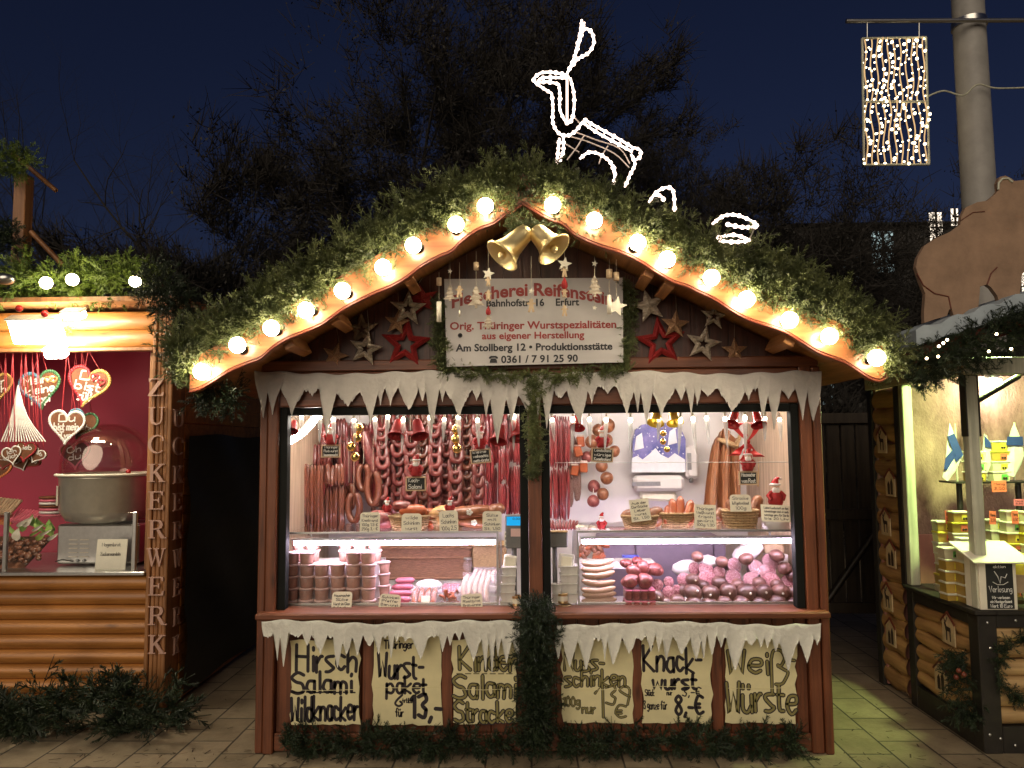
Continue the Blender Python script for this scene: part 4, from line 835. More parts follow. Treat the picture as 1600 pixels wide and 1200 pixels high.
for i, (px, py) in enumerate(((898, 735), (912, 730), (907, 690), (903, 705))):
    q = MB(); q.boxc(W(px, py, 1.15), (.055, .03, .075), Matrix.Rotation(.2 - .15 * i, 3, 'Y'), .01); o = q.one('bacon_piece', m_orange, ('orange bacon piece lowest beside the moulded salamis', 'orange bacon piece beside the first round salami', 'red bacon piece under the red bell', 'red bacon piece between the bells and the orange bacon')[i], 'bacon', 'bacon pieces on the white wall'); q = MB(); q.boxc(W(px, py - 9, 1.148), (.05, .028, .012), None, .004); q.build('rind', m_sausw, o)
# ================================================================ decorations
def star_pts(c, R_, r_, rot=0, n=5): return [c + Vector((math.sin(rot + math.pi * k / n) * (R_ if k % 2 == 0 else r_), 0, math.cos(rot + math.pi * k / n) * (R_ if k % 2 == 0 else r_))) for k in range(2 * n)]
def star(px, py, R_, mat, label, Y=-.03, hole=.2, rot=0, puff=.016, name='star_ornament', cord=40, small=0):
    c = W(px, py, Y); s = pm(Y) * R_ * 1.13; t = MB(); out = star_pts(c, s, s * .42, rot)
    if hole:
        inn = star_pts(c, s * hole, s * hole * .45, rot); k = len(out); f = Vector((0, -puff, 0)); mid = [o.lerp(i, .55) + f for o, i in zip(out, inn)]
        V = out + mid + [i + f * .2 for i in inn] + [o + Vector((0, .006, 0)) for o in out] + [i + Vector((0, .006, 0)) for i in inn]; Q = []
        for i in range(k):
            j = (i + 1) % k; Q += [(i, j, k + j, k + i), (k + i, k + j, 2 * k + j, 2 * k + i), (3 * k + i, 3 * k + j, j, i), (2 * k + i, 2 * k + j, 4 * k + j, 4 * k + i), (4 * k + i, 4 * k + j, 3 * k + j, 3 * k + i)]
        t.add(V, Q)
    else:
        k = len(out); V = out + [c + Vector((0, -puff, 0)), c + Vector((0, puff * .6, 0))]; t.add(V, [(i, (i + 1) % k, k) for i in range(k)] + [((i + 1) % k, i, k + 1) for i in range(k)])
    o = t.one(name, mat, label, 'star', 'hanging stars in the gable')
    if cord: q = MB(); q.tube([out[0], W(px, py - R_ - cord, Y + .015)], .0012, 4); q.build('cord', m_string, o)
    return o
m_dkstar = M('dark_bark', (.10, .06, .04), .85, .4, 26, bump=.3, c2=(.24, .16, .10))
star(637, 482, 27, m_birch, 'large pale birch bark star with star shaped hole, left gable above the red star', hole=.28, rot=.06, puff=.02)
star(620, 504, 19, m_copper, 'copper glitter star tucked beside the large birch star', hole=0, rot=.15, Y=-.02, cord=60)
star(660, 468, 24, m_redglit, 'red glitter star high in the left gable beside the sign top', hole=0, rot=-.2, Y=.0, cord=10)
star(634, 538, 38, m_redglit, 'big red glitter star low in the left gable beside the sign', hole=.4, rot=.08, Y=.0, cord=0)
star(571, 545, 25, m_birch, 'birch bark star lowest in the left gable over the felt trim', hole=.28, rot=.2, puff=.02, cord=70)
star(565, 515, 25, m_dkstar, 'darker bark star above the lowest birch star in the left gable', hole=.28, rot=-.05, Y=-.01)
star(523, 556, 20, m_copper, 'small dim glitter star at the far left corner of the gable', hole=0, rot=.3, Y=.0)
star(1014, 478, 25, m_birch, 'birch bark star nearest the sign in the right gable', hole=0, rot=-.25, puff=.022)
star(1055, 507, 21, m_copper, 'gold brown glitter star hanging between two birch stars in the right gable', hole=0, rot=.1)
star(1032, 535, 38, m_redglit, 'big red star low in the right gable beside the sign', hole=.4, rot=-.1, Y=.0, cord=0)
star(1116, 494, 20, m_birch, 'small birch bark star with hole high in the right gable', hole=.28, rot=.12)
star(1099, 537, 26, m_birch, 'birch bark star with hole lowest in the right gable over the felt trim', hole=.28, rot=.22, cord=75)
star(1148, 548, 19, m_copper, 'small dim gold glitter star at the far right corner of the gable', hole=0, rot=0, Y=.0)
# ornaments hanging from the eave
def tree_poly(c, h, wd): return [c + Vector((x * wd, 0, z * h)) for x, z in ((0, 1), (.5, .62), (.22, .62), (.75, .3), (.3, .3), (1, 0), (.16, 0), (.16, -.15), (-.16, -.15), (-.16, 0), (-1, 0), (-.3, .3), (-.75, .3), (-.22, .62), (-.5, .62))]
def man_poly(c, h): return [c + Vector((x * h, 0, z * h)) for x, z in ((0, .5), (.13, .46), (.16, .36), (.1, .25), (.3, .22), (.33, .12), (.14, .08), (.17, -.1), (.24, -.44), (.08, -.48), (0, -.16), (-.08, -.48), (-.24, -.44), (-.17, -.1), (-.14, .08), (-.33, .12), (-.3, .22), (-.1, .25), (-.16, .36), (-.13, .46))]
def hanging(px, y0, items, label, Y=-.24):
    t = thing('hanging_ornament', label, 'ornament', W(px, y0, Y), 'wooden ornaments hanging from the eave'); yl = max(i[1] for i in items)
    q = MB(); q.tube([W(px, y0, Y), W(px, yl, Y + .004)], .0013, 4); q.build('cord', m_string, t)
    for kind, y, s in items:
        c = W(px, y, Y - .004); u = s * pm(Y); q = MB(); th = (0, -.006, 0)
        if kind == 'tree': q.prism(tree_poly(c - Vector((0, 0, u * .45)), u, u * .42), th); q.build('wooden_tree', m_birch, t)
        elif kind == 'man': q.prism(man_poly(c, u), th); q.build('gingerbread_man', m_tanwood, t)
        elif kind == 'star': q.prism(star_pts(c, u / 2, u * .22, .2), th); q.build('wooden_star', m_creamgloss, t)
        elif kind == 'tube': q.lathe([(0, -u / 2), (u * .12, -u / 2), (u * .12, u / 2), (0, u / 2)], c, n=10); q.build('glass_tube', m_creamgloss, t)
        elif kind == 'cork': q.lathe([(0, -u / 2), (u * .35, -u / 2), (u * .35, u / 2), (0, u / 2)], c, n=10); q.build('cork', m_tanwood, t)
        elif kind == 'santa': q.ball(c, u * .3, 10, (1, 1, 1.3)); q.lathe([(u * .28, 0), (0, u * .6)], c + Vector((0, 0, u * .2)), n=10); q.build('wooden_santa', m_red, t)
hanging(686, 425, [('cork', 440, 12), ('tube', 487, 32)], 'cord with a cork and glass tube at the left edge of the sign')
hanging(703, 405, [('star', 424, 8), ('tree', 457, 24)], 'cord with a small birch tree over the sign beginning')
hanging(718, 410, [('man', 456, 20), ('tube', 490, 10)], 'cord with a tiny man between the two left birch trees')
hanging(744, 392, [('cork', 416, 12), ('tree', 463, 32)], 'cord with the largest birch tree left of the golden bells')
hanging(763, 380, [('star', 428, 20), ('man', 440, 16), ('man', 462, 18), ('santa', 488, 14), ('tree', 502, 22)], 'long cord with gingerbread men and stars under the left bell')
hanging(830, 400, [('star', 455, 10), ('man', 478, 22)], 'cord with one gingerbread man between the two bells')
hanging(882, 375, [('star', 413, 24), ('man', 425, 18), ('santa', 446, 18), ('man', 458, 16), ('man', 486, 18)], 'long cord of stars, santa and men under the right bell')
hanging(929, 400, [('star', 412, 10), ('tree', 446, 30), ('star', 481, 8)], 'cord with a birch tree over the sign end')
hanging(952, 405, [('cork', 428, 14), ('tube', 476, 30)], 'cord with cork and glass tube beside the white star')
hanging(963, 405, [('cork', 432, 13), ('star', 479, 34)], 'cord with a white wooden star at the right edge of the sign')
# golden bells
def bell(top, mouth, rpx, Y, label, mat=m_gold, name='golden_bell', cat='bell', clap=True, grp='golden bells at the gable peak'):
    a, b = W(*top, Y), W(*mouth, Y - .05); ax = (a - b); h = ax.length; r = rpx * pm(Y); ax = ax.normalized()
    q = MB(); q.lathe([(0, h), (r * .22, h * .99), (r * .42, h * .93), (r * .50, h * .82), (r * .55, h * .6), (r * .62, h * .35), (r * .78, h * .14), (r, 0), (r * 1.03, h * .02), (r * 1.0, -h * .02), (r * .94, 0), (r * .72, h * .16), (r * .56, h * .36), (r * .48, h * .75), (0, h * .9)], b, ax, 28)
    o = q.one(name, mat, label, cat, grp)
    if clap: c = MB(); c.ball(b + ax * h * .02, r * .22, 12); c.tube([b + ax * h * .1, b + ax * h * .8], .003, 6); c.build('clapper', mat, o)
    return o
bell((826, 358), (784, 400), 30, -.46, 'golden bell tilting to the left at the gable peak'); bell((834, 358), (866, 390), 30, -.46, 'golden bell tilting to the right at the gable peak')

# reindeer of light rope
def rope(t, name, pts, Y, k=5, r=.0075, closed=False, beads=True):
    p = smooth_path([W(x, y, Y) for x, y in pts], k, closed) if k > 1 else [W(x, y, Y) for x, y in pts]
    q = MB(); q.tube(p, r * .8, 7, closed); L = 0
    for i in range(len(p) - 1):
        d = (p[i + 1] - p[i]).length; L += d
        if beads and L > .028: q.ball(p[i], r * random.uniform(1.2, 1.75), 7, (1, .9, 1)); L = 0
    return q.build(name, m_rope, t)
m_wire = M('white_frame_wire', (.6, .55, .5), .4)
def wire(t, name, pts, Y):
    q = MB(); q.tube(smooth_path([W(x, y, Y) for x, y in pts], 4), .004, 5); q.build(name, m_wire, t)
YR = -.12; rd = thing('reindeer_light_figure', 'glowing light rope reindeer standing on the roof ridge', 'light figure', W(930, 270, YR))
for dy, off in ((0, 0), (.10, 4)):
    rope(rd, 'antler', [(909 + off, 31 + off), (904, 70), (894, 98), (885, 117)], YR + dy)
rope(rd, 'antler', [(893, 104), (903, 92), (920, 82), (928, 66), (924, 50), (914, 45), (906, 56), (899, 84)], YR)
rope(rd, 'head', [(885, 117), (864, 113), (845, 114), (834, 125), (846, 136), (862, 146)], YR); rope(rd, 'head', [(886, 122), (864, 121), (846, 122), (842, 128), (856, 128), (872, 131)], YR + .06)
rope(rd, 'neck', [(862, 146), (864, 168), (864, 192), (873, 208), (886, 212), (899, 205), (909, 192)], YR)
rope(rd, 'neck', [(873, 131), (875, 150), (875, 172), (886, 192), (895, 182), (897, 150), (891, 122)], YR + .05); rope(rd, 'neck', [(886, 120), (886, 190)], YR + .02, 1)
rope(rd, 'back', [(909, 190), (930, 205), (962, 223), (986, 236)], YR); rope(rd, 'back', [(912, 186), (934, 199), (965, 216), (988, 230)], YR + .10)
rope(rd, 'tail', [(986, 238), (990, 231), (1000, 235), (1000, 245), (991, 250), (987, 243)], YR + .03)
rope(rd, 'leg', [(986, 241), (992, 256), (984, 274), (976, 292)], YR); rope(rd, 'leg', [(958, 258), (961, 272), (958, 288)], YR + .10)
rope(rd, 'leg', [(874, 216), (872, 236), (870, 256)], YR); rope(rd, 'leg', [(880, 216), (880, 236), (874, 252)], YR + .10)
rope(rd, 'belly', [(906, 248), (920, 238), (937, 241), (954, 254), (960, 272)], YR); 
for j, pts in enumerate(([(886, 212), (920, 222), (960, 240), (983, 262)], [(884, 225), (905, 238)], [(896, 205), (930, 218), (968, 232), (984, 256)], [(912, 213), (900, 232), (886, 250)], [(950, 228), (940, 244), (936, 256)], [(897, 182), (908, 195)])): wire(rd, 'frame_wire', pts, YR + .05)
t = thing('light_arch_figure', 'glowing light rope arch on the fir garland right of the reindeer', 'light figure', W(1035, 330, -.36))
rope(t, 'outer_rope', [(1014, 316), (1025, 301), (1041, 293), (1052, 299), (1054, 330)], -.36); rope(t, 'inner_rope', [(1022, 305), (1032, 306), (1038, 314)], -.33)
t = thing('sleigh_light_figure', 'glowing light rope sleigh on the fir garland lower down the right roof slope', 'light figure', W(1150, 380, -.42))
rope(t, 'upper_rope', [(1113, 350), (1132, 337), (1155, 337), (1182, 350), (1180, 354), (1160, 355), (1134, 350)], -.42); rope(t, 'runner', [(1120, 372), (1146, 367), (1170, 375), (1148, 378), (1122, 376)], -.42); wire(t, 'frame_wire', [(1180, 354), (1170, 376)], -.42)

# ---- inside the windows: icicle lights
pt = None
ICE = [449, 471, 500, 521, 553, 586, 606, 630, 671, 694, 716, 746, 803, 863, 895, 921, 947, 985, 1030, 1063, 1083, 1104, 1133, 1164, 1195, 1218]
for i, px in enumerate(ICE):
    lab = f'hanging icicle light in the {"left" if px < 830 else "right"} window, {ORD[i + 1] if px < 830 else ORD[i - 12]} from the {"left frame" if px < 830 else "middle post"}'
    lab = lab.replace('left window', 'sausage chain window').replace('right window', 'paper towel window')
    c = W(px, 655 + random.uniform(-3, 3), .125)
    if pt is None:
        pt = thing('icicle_light', lab, 'icicle light', c, 'icicle lights along the top of the windows'); o = Vector(c)
        q = MB(); q.ball(o + Vector((0, 0, .004)), .0125, 12, (1, 1, 1.25)); q.build('bulb', m_icebulb, pt)
        q = MB(); q.lathe([(.013, -.008), (.014, -.025), (.010, -.08), (.006, -.14), (0, -.165)], o, n=10); q.build('icicle', m_ice, pt)
        q = MB(); q.tube([o + Vector((0, 0, .018)), o + Vector((0, 0, .05))], .007, 8); q.build('holder', m_creamgloss, pt)
    else: dup(pt, c, lab, (random.uniform(-.08, .08), random.uniform(-.08, .08), 0), (1, 1, random.uniform(.75, 1.25)))
# golden ball chains
def ball_chain(pts, r, Y, label, top):
    t = thing('golden_ball_chain', label, 'ball garland', W(*top, Y), 'golden ball chains in the left window'); q = MB(); q.tube([W(*top, Y)] + [W(x, y, Y) for x, y in pts], .002, 5); q.build('cord', m_string, t)
    for x, y in pts: q = MB(); q.ball(W(x, y, Y), r * pm(Y), 18); q.build('ball', m_goldball, t)
ball_chain([(561, 669), (558, 684), (549, 698), (555, 714)], 7.5, .16, 'slanting chain of four shiny golden balls in the sausage window', (562, 648))
ball_chain([(713, 671), (712, 686), (714, 701)], 7.5, .16, 'chain of three shiny golden balls in the sausage window', (712, 648))
# red and yellow bells with leaves
def felt_bell(px, py, r, Y, tilt, label, mat, grp='coloured bells in the windows', name='felt_bell'):
    return bell((px, py - r * 1.2), (px + tilt, py + r * .7), r, Y, label, mat, name, 'bell', True, grp)
m_yel = M('yellow_foil_bell', (.72, .50, .05), .3, .15, 20, metal=.4)
for px, py, r, tl, lab in ((460, 668, 9, -3, 'dark red bell in the upper left corner of the sausage window'), (624, 672, 14, -5, 'left red bell of the pair in the middle of the sausage window'), (651, 672, 14, 5, 'right red bell of the pair in the middle of the sausage window'), (783, 680, 14, -5, 'left red bell beside the middle post'), (803, 675, 14, 6, 'right red bell beside the middle post'), (905, 660, 12, -3, 'single red bell among the ball salamis'), (1150, 655, 12, -7, 'shiny red bell left of the red bow'), (1180, 656, 12, 6, 'shiny red bell right of the red bow')):
    felt_bell(px, py, r, .17, tl, lab, m_redgloss if px > 850 else m_red)
felt_bell(1028, 652, 13, .17, -4, 'yellow bell left of the pair over the winter print', m_yel); felt_bell(1050, 652, 13, .17, 5, 'yellow bell right of the pair over the winter print', m_yel)
ball_chain([(1036, 677), (1036, 690), (1042, 702)], 5, .18, 'short chain of three golden balls under the yellow bells', (1038, 660))
for px, py, lab in ((634, 655, 'dark fir tuft over the pair of red bells'), (795, 656, 'dark fir tuft over the bells beside the middle post'), (458, 652, 'small dark fir tuft in the upper left window corner')):
    garland('fir_tuft', [W(px - 8, py, .17), W(px + 8, py, .17)], 9, .012, m_needled, lab, 'fir tuft', size=(.25, .4), out=(0, -.4, -.2))
# little santas, chalkboards
def santa(mbp, c, s, parent=None, label=None, grp=None):
    """small felt santa: body, head, beard, cap, arms; s = height in metres"""
    c = Vector(c); t = thing('santa_figure', label, 'figurine', c, grp) if parent is None else parent
    q = MB(); q.lathe([(0, 0), (s * .20, 0), (s * .25, s * .12), (s * .21, s * .34), (s * .12, s * .52), (0, s * .55)], c, n=14)
    for k in (-1, 1): q.tube([c + Vector((k * s * .14, -.01, s * .45)), c + Vector((k * s * .27, -s * .08, s * .33)), c + Vector((k * s * .2, -s * .17, s * .2))], [s * .08, s * .075, s * .06], 8)
    q.build('coat', m_red, t)
    q = MB(); q.ball(c + Vector((0, 0, s * .62)), s * .145, 12); q.ball(c + Vector((0, -s * .15, s * .62)), s * .03, 8); q.build('head', m_skin, t)
    q = MB(); q.ball(c + Vector((0, -s * .09, s * .51)), s * .135, 12, (1, .6, 1.05)); q.tube([c + Vector((math.cos(a) * s * .155, math.sin(a) * s * .155, s * .70)) for a in np.linspace(0, 6.0, 13)], s * .038, 6, True); q.build('beard', m_beard, t)
    q = MB(); q.tube([c + Vector((0, 0, s * .70)), c + Vector((s * .02, 0, s * .82)), c + Vector((s * .09, 0, s * .92)), c + Vector((s * .17, -.002, s * .90))], [s * .145, s * .11, s * .06, s * .03], 10); q.build('cap', m_redgloss, t)
    q = MB(); q.ball(c + Vector((s * .18, -.002, s * .89)), s * .05, 8); q.build('bobble', m_beard, t)
    return t
def chalkboard(px, py, wd, ht, lines, label, Y=.20, rot=0, fig=True):
    c = W(px, py, Y); s = pm(Y); w2, h2 = wd * s / 2, ht * s / 2; t = thing('chalkboard', label, 'sign', c, 'small chalkboard signs in the windows'); R3 = Matrix.Rotation(rot, 3, 'Y')
    q = MB(); q.boxc(c, (w2 * 2, .006, h2 * 2), R3, .001); q.build('slate', m_slate, t)
    q = MB(); f = .008
    for a, b, sx, sz in ((0, h2, w2 * 2 + f * 2, f), (0, -h2, w2 * 2 + f * 2, f), (-w2 - f / 2 + .001, 0, f, h2 * 2 - f), (w2 + f / 2 - .001, 0, f, h2 * 2 - f)): q.boxc(c + R3 @ Vector((a, -.002, b)), (sx, .014, sz), R3, .0015)
    q.build('frame', m_tanwood, t); q = MB(); n = len(lines)
    for i, l in enumerate(lines):
        z = h2 * (1 - (2 * i + 1.45) / n); write(q, l, c + R3 @ Vector((-w2 * .82, -.0045, z)), c + R3 @ Vector((w2 * min(.85, -.82 + len(l) * .24), -.0045, z)), h2 * 1.25 / n, .0032, up=R3 @ Vector((0, 0, 1)))
    q.build('lettering', m_chalk, t)
    if fig: santa(None, c + R3 @ Vector((0, .0, h2 + .006)), .135, t)
    q = MB(); q.tube([c + Vector((0, 0, h2 + (.12 if fig else 0))), c + Vector((0, 0, h2 + .25))], .001, 4); q.build('cord', m_string, t)
chalkboard(517, 705, 26, 18, ['Thüringer', 'Rotwurst', 'hausgemacht'], 'chalkboard with a little figure hanging at the left of the sausage window', fig=True)
chalkboard(650, 756, 28, 20, ['Koch-', 'Salami'], 'chalkboard lettered Koch-Salami under a little santa')
chalkboard(751, 713, 28, 20, ['kleine', 'weihnachts', 'mettwürste'], 'tilted chalkboard with santa before the red sausage strands', rot=-.09)
chalkboard(941, 711, 30, 20, ['Landsalami', 'würzige', 'Kugelsalami'], 'chalkboard with santa hanging among the ball salamis', rot=.06)
chalkboard(1169, 747, 25, 19, ['Hausmacher', 'vom Rost'], 'chalkboard with heart holding santa under the red bow')
# price cards
def card(px, py, wd, ht, lines, label, Y, rot=0, lean=.12, mat=m_card, rnd=True):
    c = W(px, py, Y); s = pm(Y); w2, h2 = wd * s / 2, ht * s / 2; R3 = Matrix.Rotation(rot, 3, 'Y') @ Matrix.Rotation(-lean, 3, 'X'); r = .35 * w2 if rnd else .03 * w2; pts = []
    for cx, cz, a0 in ((w2 - r, h2 - r, 0), (-w2 + r, h2 - r, 90)):
        for k in range(5): a = R(a0 + 22.5 * k); pts.append(c + R3 @ Vector((cx + r * math.cos(a), 0, cz + r * math.sin(a))))
    pts += [c + R3 @ Vector((-w2, 0, -h2)), c + R3 @ Vector((w2, 0, -h2))]
    q = MB(); q.prism(pts, R3 @ Vector((0, .003, 0))); o = q.one('price_card', mat, label, 'price card', 'hand written price cards'); q = MB(); n = len(lines)
    for i, l in enumerate(lines):
        z = h2 * (.80 - 1.7 * (i + .72) / n); wd_ = min(.8, .16 + len(l) * .085); write(q, l, c + R3 @ Vector((-w2 * wd_, -.0012, z)), c + R3 @ Vector((w2 * wd_, -.0012, z)), h2 * 1.05 / n, .0024, up=R3 @ Vector((0, 0, 1)), jit=.3, wob=.5)
    q.build('lettering', m_ink, o); return o
T_ = [W(578, 829, .18), ]
card(578, 816, 31, 31, ['Thüringer', 'Knackwurst', '100g 1,5 €', '250g 3,- €'], 'price card with rounded corners left of the ham santa', .2)
card(643, 817, 31, 29, ['wilde', 'Schinken', 'wurst'], 'price card in front of the basket of long sausages', .2)
card(701, 815, 29, 34, ['Lachs', 'Schinken', '100g 2,5'], 'price card under the small red santa between the ham parcels', .2, -.05)
card(769, 815, 30, 32, ['Sülze', 'mit', 'Schinken', 'St. 1,50'], 'price card at the right end of the left case top', .2)
card(534, 940, 31, 30, ['Hausmacher', 'Sülze', 'Wurst im Glas', '3,50 St.'], 'price card in front of the meat tubs', .10, lean=.3)
card(609, 942, 33, 26, ['Schinken', 'Pfeffer', 'Bierwurst', 'Aufschnitt'], 'price card in front of the pink sausages', .10, .08, .3)
card(737, 942, 33, 27, ['Thüringer', 'Rostbrat', 'Bratwürste', '5 Stück 6 €'], 'price card in front of the long white sausages', .10, -.06, .3)
card(1000, 797, 30, 34, ['Aus der', 'Dorfküche', 'Leber', 'wurst', 'St. 1,50'], 'tilted price card in the first round basket', .19, -.12, rnd=False)
card(1102, 807, 33, 36, ['Thüringer', 'Weißwurst', 'frisch', 'gewürzt', '100g 1,30'], 'square price card between the middle and right baskets', .19, .04, rnd=False)
card(1157, 786, 32, 26, ['Stracke', 'luftgetrocknet', '100g'], 'rounded yellowish price card standing in the right basket', .23)
card(1213, 802, 46, 26, ['Liebe Kundschaft an den', 'Adventstagen sind wir auch', 'sonntags gern für Sie da', 'bis 20 Uhr'], 'long hand written note under the big santa', .22, .05, .3, rnd=False)
# baskets, hams and sausages on top of the cases
def basket(px, py, wd, ht, Y, label, n=16, oval=.7):
    c = W(px, py, Y); s = pm(Y); r = wd * s / 2; h = ht * s; t = thing('wicker_basket', label, 'basket', c, 'wicker baskets on the cold cases')
    for k in range(7):
        z = h * k / 6; rr = r * (.80 + .2 * (k / 6) ** .7); q = q if k else MB()
        q.tube([c + Vector((math.cos(a) * rr * (1 + .012 * math.sin(a * n + k * math.pi)), math.sin(a) * rr * oval * (1 + .012 * math.sin(a * n + k * math.pi)), z + .004)) for a in np.linspace(0, 2 * math.pi, 48, endpoint=False)], h * .085, 5, True)
    q.build('woven_side', m_wick, t); q = MB()
    for j in range(n): a = 2 * math.pi * j / n; q.tube([c + Vector((math.cos(a) * r * .8, math.sin(a) * r * .8 * oval, .002)), c + Vector((math.cos(a) * r * .99, math.sin(a) * r * .99 * oval, h))], .0045, 5)
    q.build('stakes', m_wickd, t); q = MB(); q.tube([c + Vector((math.cos(a) * r * 1.02, math.sin(a) * r * oval * 1.02, h + .006)) for a in np.linspace(0, 2 * math.pi, 36, endpoint=False)], .009, 6, True); q.build('rim', m_wick, t)
    q = MB(); q.lathe([(0, .006), (r * .8, .006)], c, n=20); q.v = [Vector((v.x, c.y + (v.y - c.y) * oval, v.z)) for v in q.v]; q.build('bottom', m_wick, t); return c, r, h
YB_ = .38
basket(1000, 826, 54, 18, YB_ - .02, 'round wicker basket with dark sausages on the right case'); basket(1058, 824, 56, 20, YB_, 'wicker basket of thick orange sausages in the middle of the right case'); basket(1157, 824, 54, 24, YB_ - .06, 'brown twisted wicker basket nearest the big santa'); basket(640, 828, 62, 20, YB_, 'flat wicker basket holding long sausages on the left case'); basket(1108, 826, 40, 12, YB_ + .06, 'low basket behind the square price card'); basket(700, 828, 50, 14, YB_ + .05, 'low basket under the netted ham on the left case')
for i, (px, py, lab) in enumerate(((985, 806, 'dark ball shaped sausage at the left of the first round basket'), (1022, 803, 'dark long sausage at the right of the first round basket'), (1028, 810, 'dark sausage lowest in the first round basket'))): q = MB(); c = W(px, py, YB_); q.ball(c, .045, 14, (1.3, .9, .9), Matrix.Rotation(-.5 * i, 3, 'Y')); q.one('cooked_sausage', m_ham, lab, 'sausage', 'dark sausages in the first round basket')
for i, (x0, y0, x1, y1) in enumerate(((1040, 818, 1043, 790), (1050, 818, 1050, 780), (1058, 820, 1063, 776), (1066, 818, 1080, 782), (1047, 822, 1056, 795), (1072, 822, 1086, 790))):
    q = MB(); arc_sausage(q, W(x0, y0, YB_ - .05), W(x1, y1, YB_ + .02), .006, .026 if i else .021, 12, Vector((1, 0, 0))); q.one('orange_sausage', m_orange, f'thick orange sausage standing in the middle basket, {ORD[i + 1]} counted by its lower end', 'sausage', 'thick orange sausages in the middle basket')
for i, (x0, y0, x1, y1, lab) in enumerate(((1118, 812, 1128, 795, 'reddish sausage end beside the square price card'), (1170, 806, 1187, 775, 'brown sausage leaning out at the right of the twisted basket'), (1180, 808, 1184, 782, 'brown sausage behind the leaning one in the twisted basket'), (1145, 806, 1140, 780, 'brown sausage behind the yellowish price card'))): q = MB(); arc_sausage(q, W(x0, y0, YB_), W(x1, y1, YB_ + .03), .004, .034, 12, Vector((1, 0, 0))); q.one('smoked_sausage', m_ham, lab, 'sausage', 'smoked sausages in the right baskets')
q = MB(); c = W(1120, 802, YB_ + .05); q.ball(c, .05, 14, (1.2, .8, .6)); q.one('ham_slice', m_sausp, 'pale pink ham piece lying behind the square price card', 'ham')
for i, (x0, y0, x1, y1) in enumerate(((625, 800, 658, 785), (615, 792, 634, 780), (640, 806, 680, 790), (650, 800, 676, 812))): q = MB(); arc_sausage(q, W(x0, y0, .40 + .03 * i), W(x1 + 8, y1 + 14, .34 + .03 * i), .01, .034, 12); q.one('thick_sausage', m_orange if i != 1 else m_saus, ('upper thick sausage lying across the flat basket', 'thick red sausage end pointing up behind the flat basket', 'thick sausage sloping down to the right from the flat basket', 'thick sausage half hidden by the second price card')[i], 'sausage', 'thick sausages in the flat basket')
for i, (px, py, wx, wz, k, lab) in enumerate(((595, 812, 22, 14, 0, 'dark smoked ham block under the small santa at the left'), (690, 800, 20, 10, 1, 'yellowish ham wrapped in a net left of the red santa'), (697, 812, 18, 9, 1, 'second yellowish ham below the netted one'), (735, 800, 36, 11, 2, 'long brown ham parcel with a white flower label'), (742, 816, 26, 10, 2, 'lower brown ham parcel behind the last price card'), (775, 796, 14, 9, 2, 'small brown ham parcel at the right end of the left case'))):
    c = W(px, py, .40); s = pm(.40); q = MB(); q.ball(c, 1, 16, (wx * s, .07, wz * s), Matrix.Rotation((.1, -.15, .1, -.08, .05, -.2)[i], 3, 'Y'), .07); o = q.one('ham_parcel', (m_meat, M('netted_ham', (.52, .30, .12), .45, .2, 40, bump=.3), m_ham)[k], lab, 'ham', 'hams on top of the left case')
    if i in (3, 4): q = MB(); d = c + Vector((0, -.0725, .004)); [q.ball(d + Vector((math.cos(a) * .011, 0, math.sin(a) * .011)), .009, 8, (1, .2, 1)) for a in np.linspace(0, 6.28, 6)[:-1]]; q.build('flower_label', m_chalk, o)
    if i == 1: q = MB(); [q.tube([c + Vector((math.cos(a) * wx * s * .4, math.sin(a) * .072, math.sin(a) * 0 + wz * s * u)) for a in (3.4, 4.2, 4.7, 5.2, 6.0)], .0025, 4) for u in (-.4, 0, .4)]; q.build('net', m_string, o)
for px, py, h, Y, lab in ((605, 800, 24, .33, 'small santa with cream face sitting on the dark ham block'), (703, 801, 26, .26, 'small red santa sitting on the third price card'), (940, 826, 26, .36, 'small santa sitting left of the first round basket')): santa(None, W(px, py, Y), h * pm(Y), None, lab, 'small santas on the cold cases')
santa(None, W(1212, 790, .30), 46 * pm(.3), None, 'big pottery santa standing on the hand written note', 'small santas on the cold cases')
q = MB(); c = W(1212, 812, .32); q.lathe([(0, 0), (.075, 0), (.08, .03), (.07, .07), (0, .07)], W(1212, 828, .33), n=18); q.one('upturned_bowl', m_white, 'white upturned bowl carrying the big santa', 'bowl')
q = MB(); c = W(925, 825, .42); q.boxc(c, (.20, .12, .02), Matrix.Rotation(.06, 3, 'Y'), .004); q.one('paper_tray', m_card, 'flat paper tray left of the small right santa', 'tray')
for i in range(9): q = MB(); arc_sausage(q, W(863 + i * 4.2, 828, .42), W(858 + i * 5.6, 812 + (i % 3), .46), .002, .0095, 8); q.one('mini_sausage', m_sausr, f'short red sausage standing in the display top by the middle post, {ORD[i + 1]} from the post', 'sausage', 'short red sausages by the middle post')
q = MB(); q.boxc(W(960, 826, .40), (.13, .05, .022), None, .005); q.one('salami_snack', m_meat, 'dark red salami snack pack right of the small right santa', 'snack')
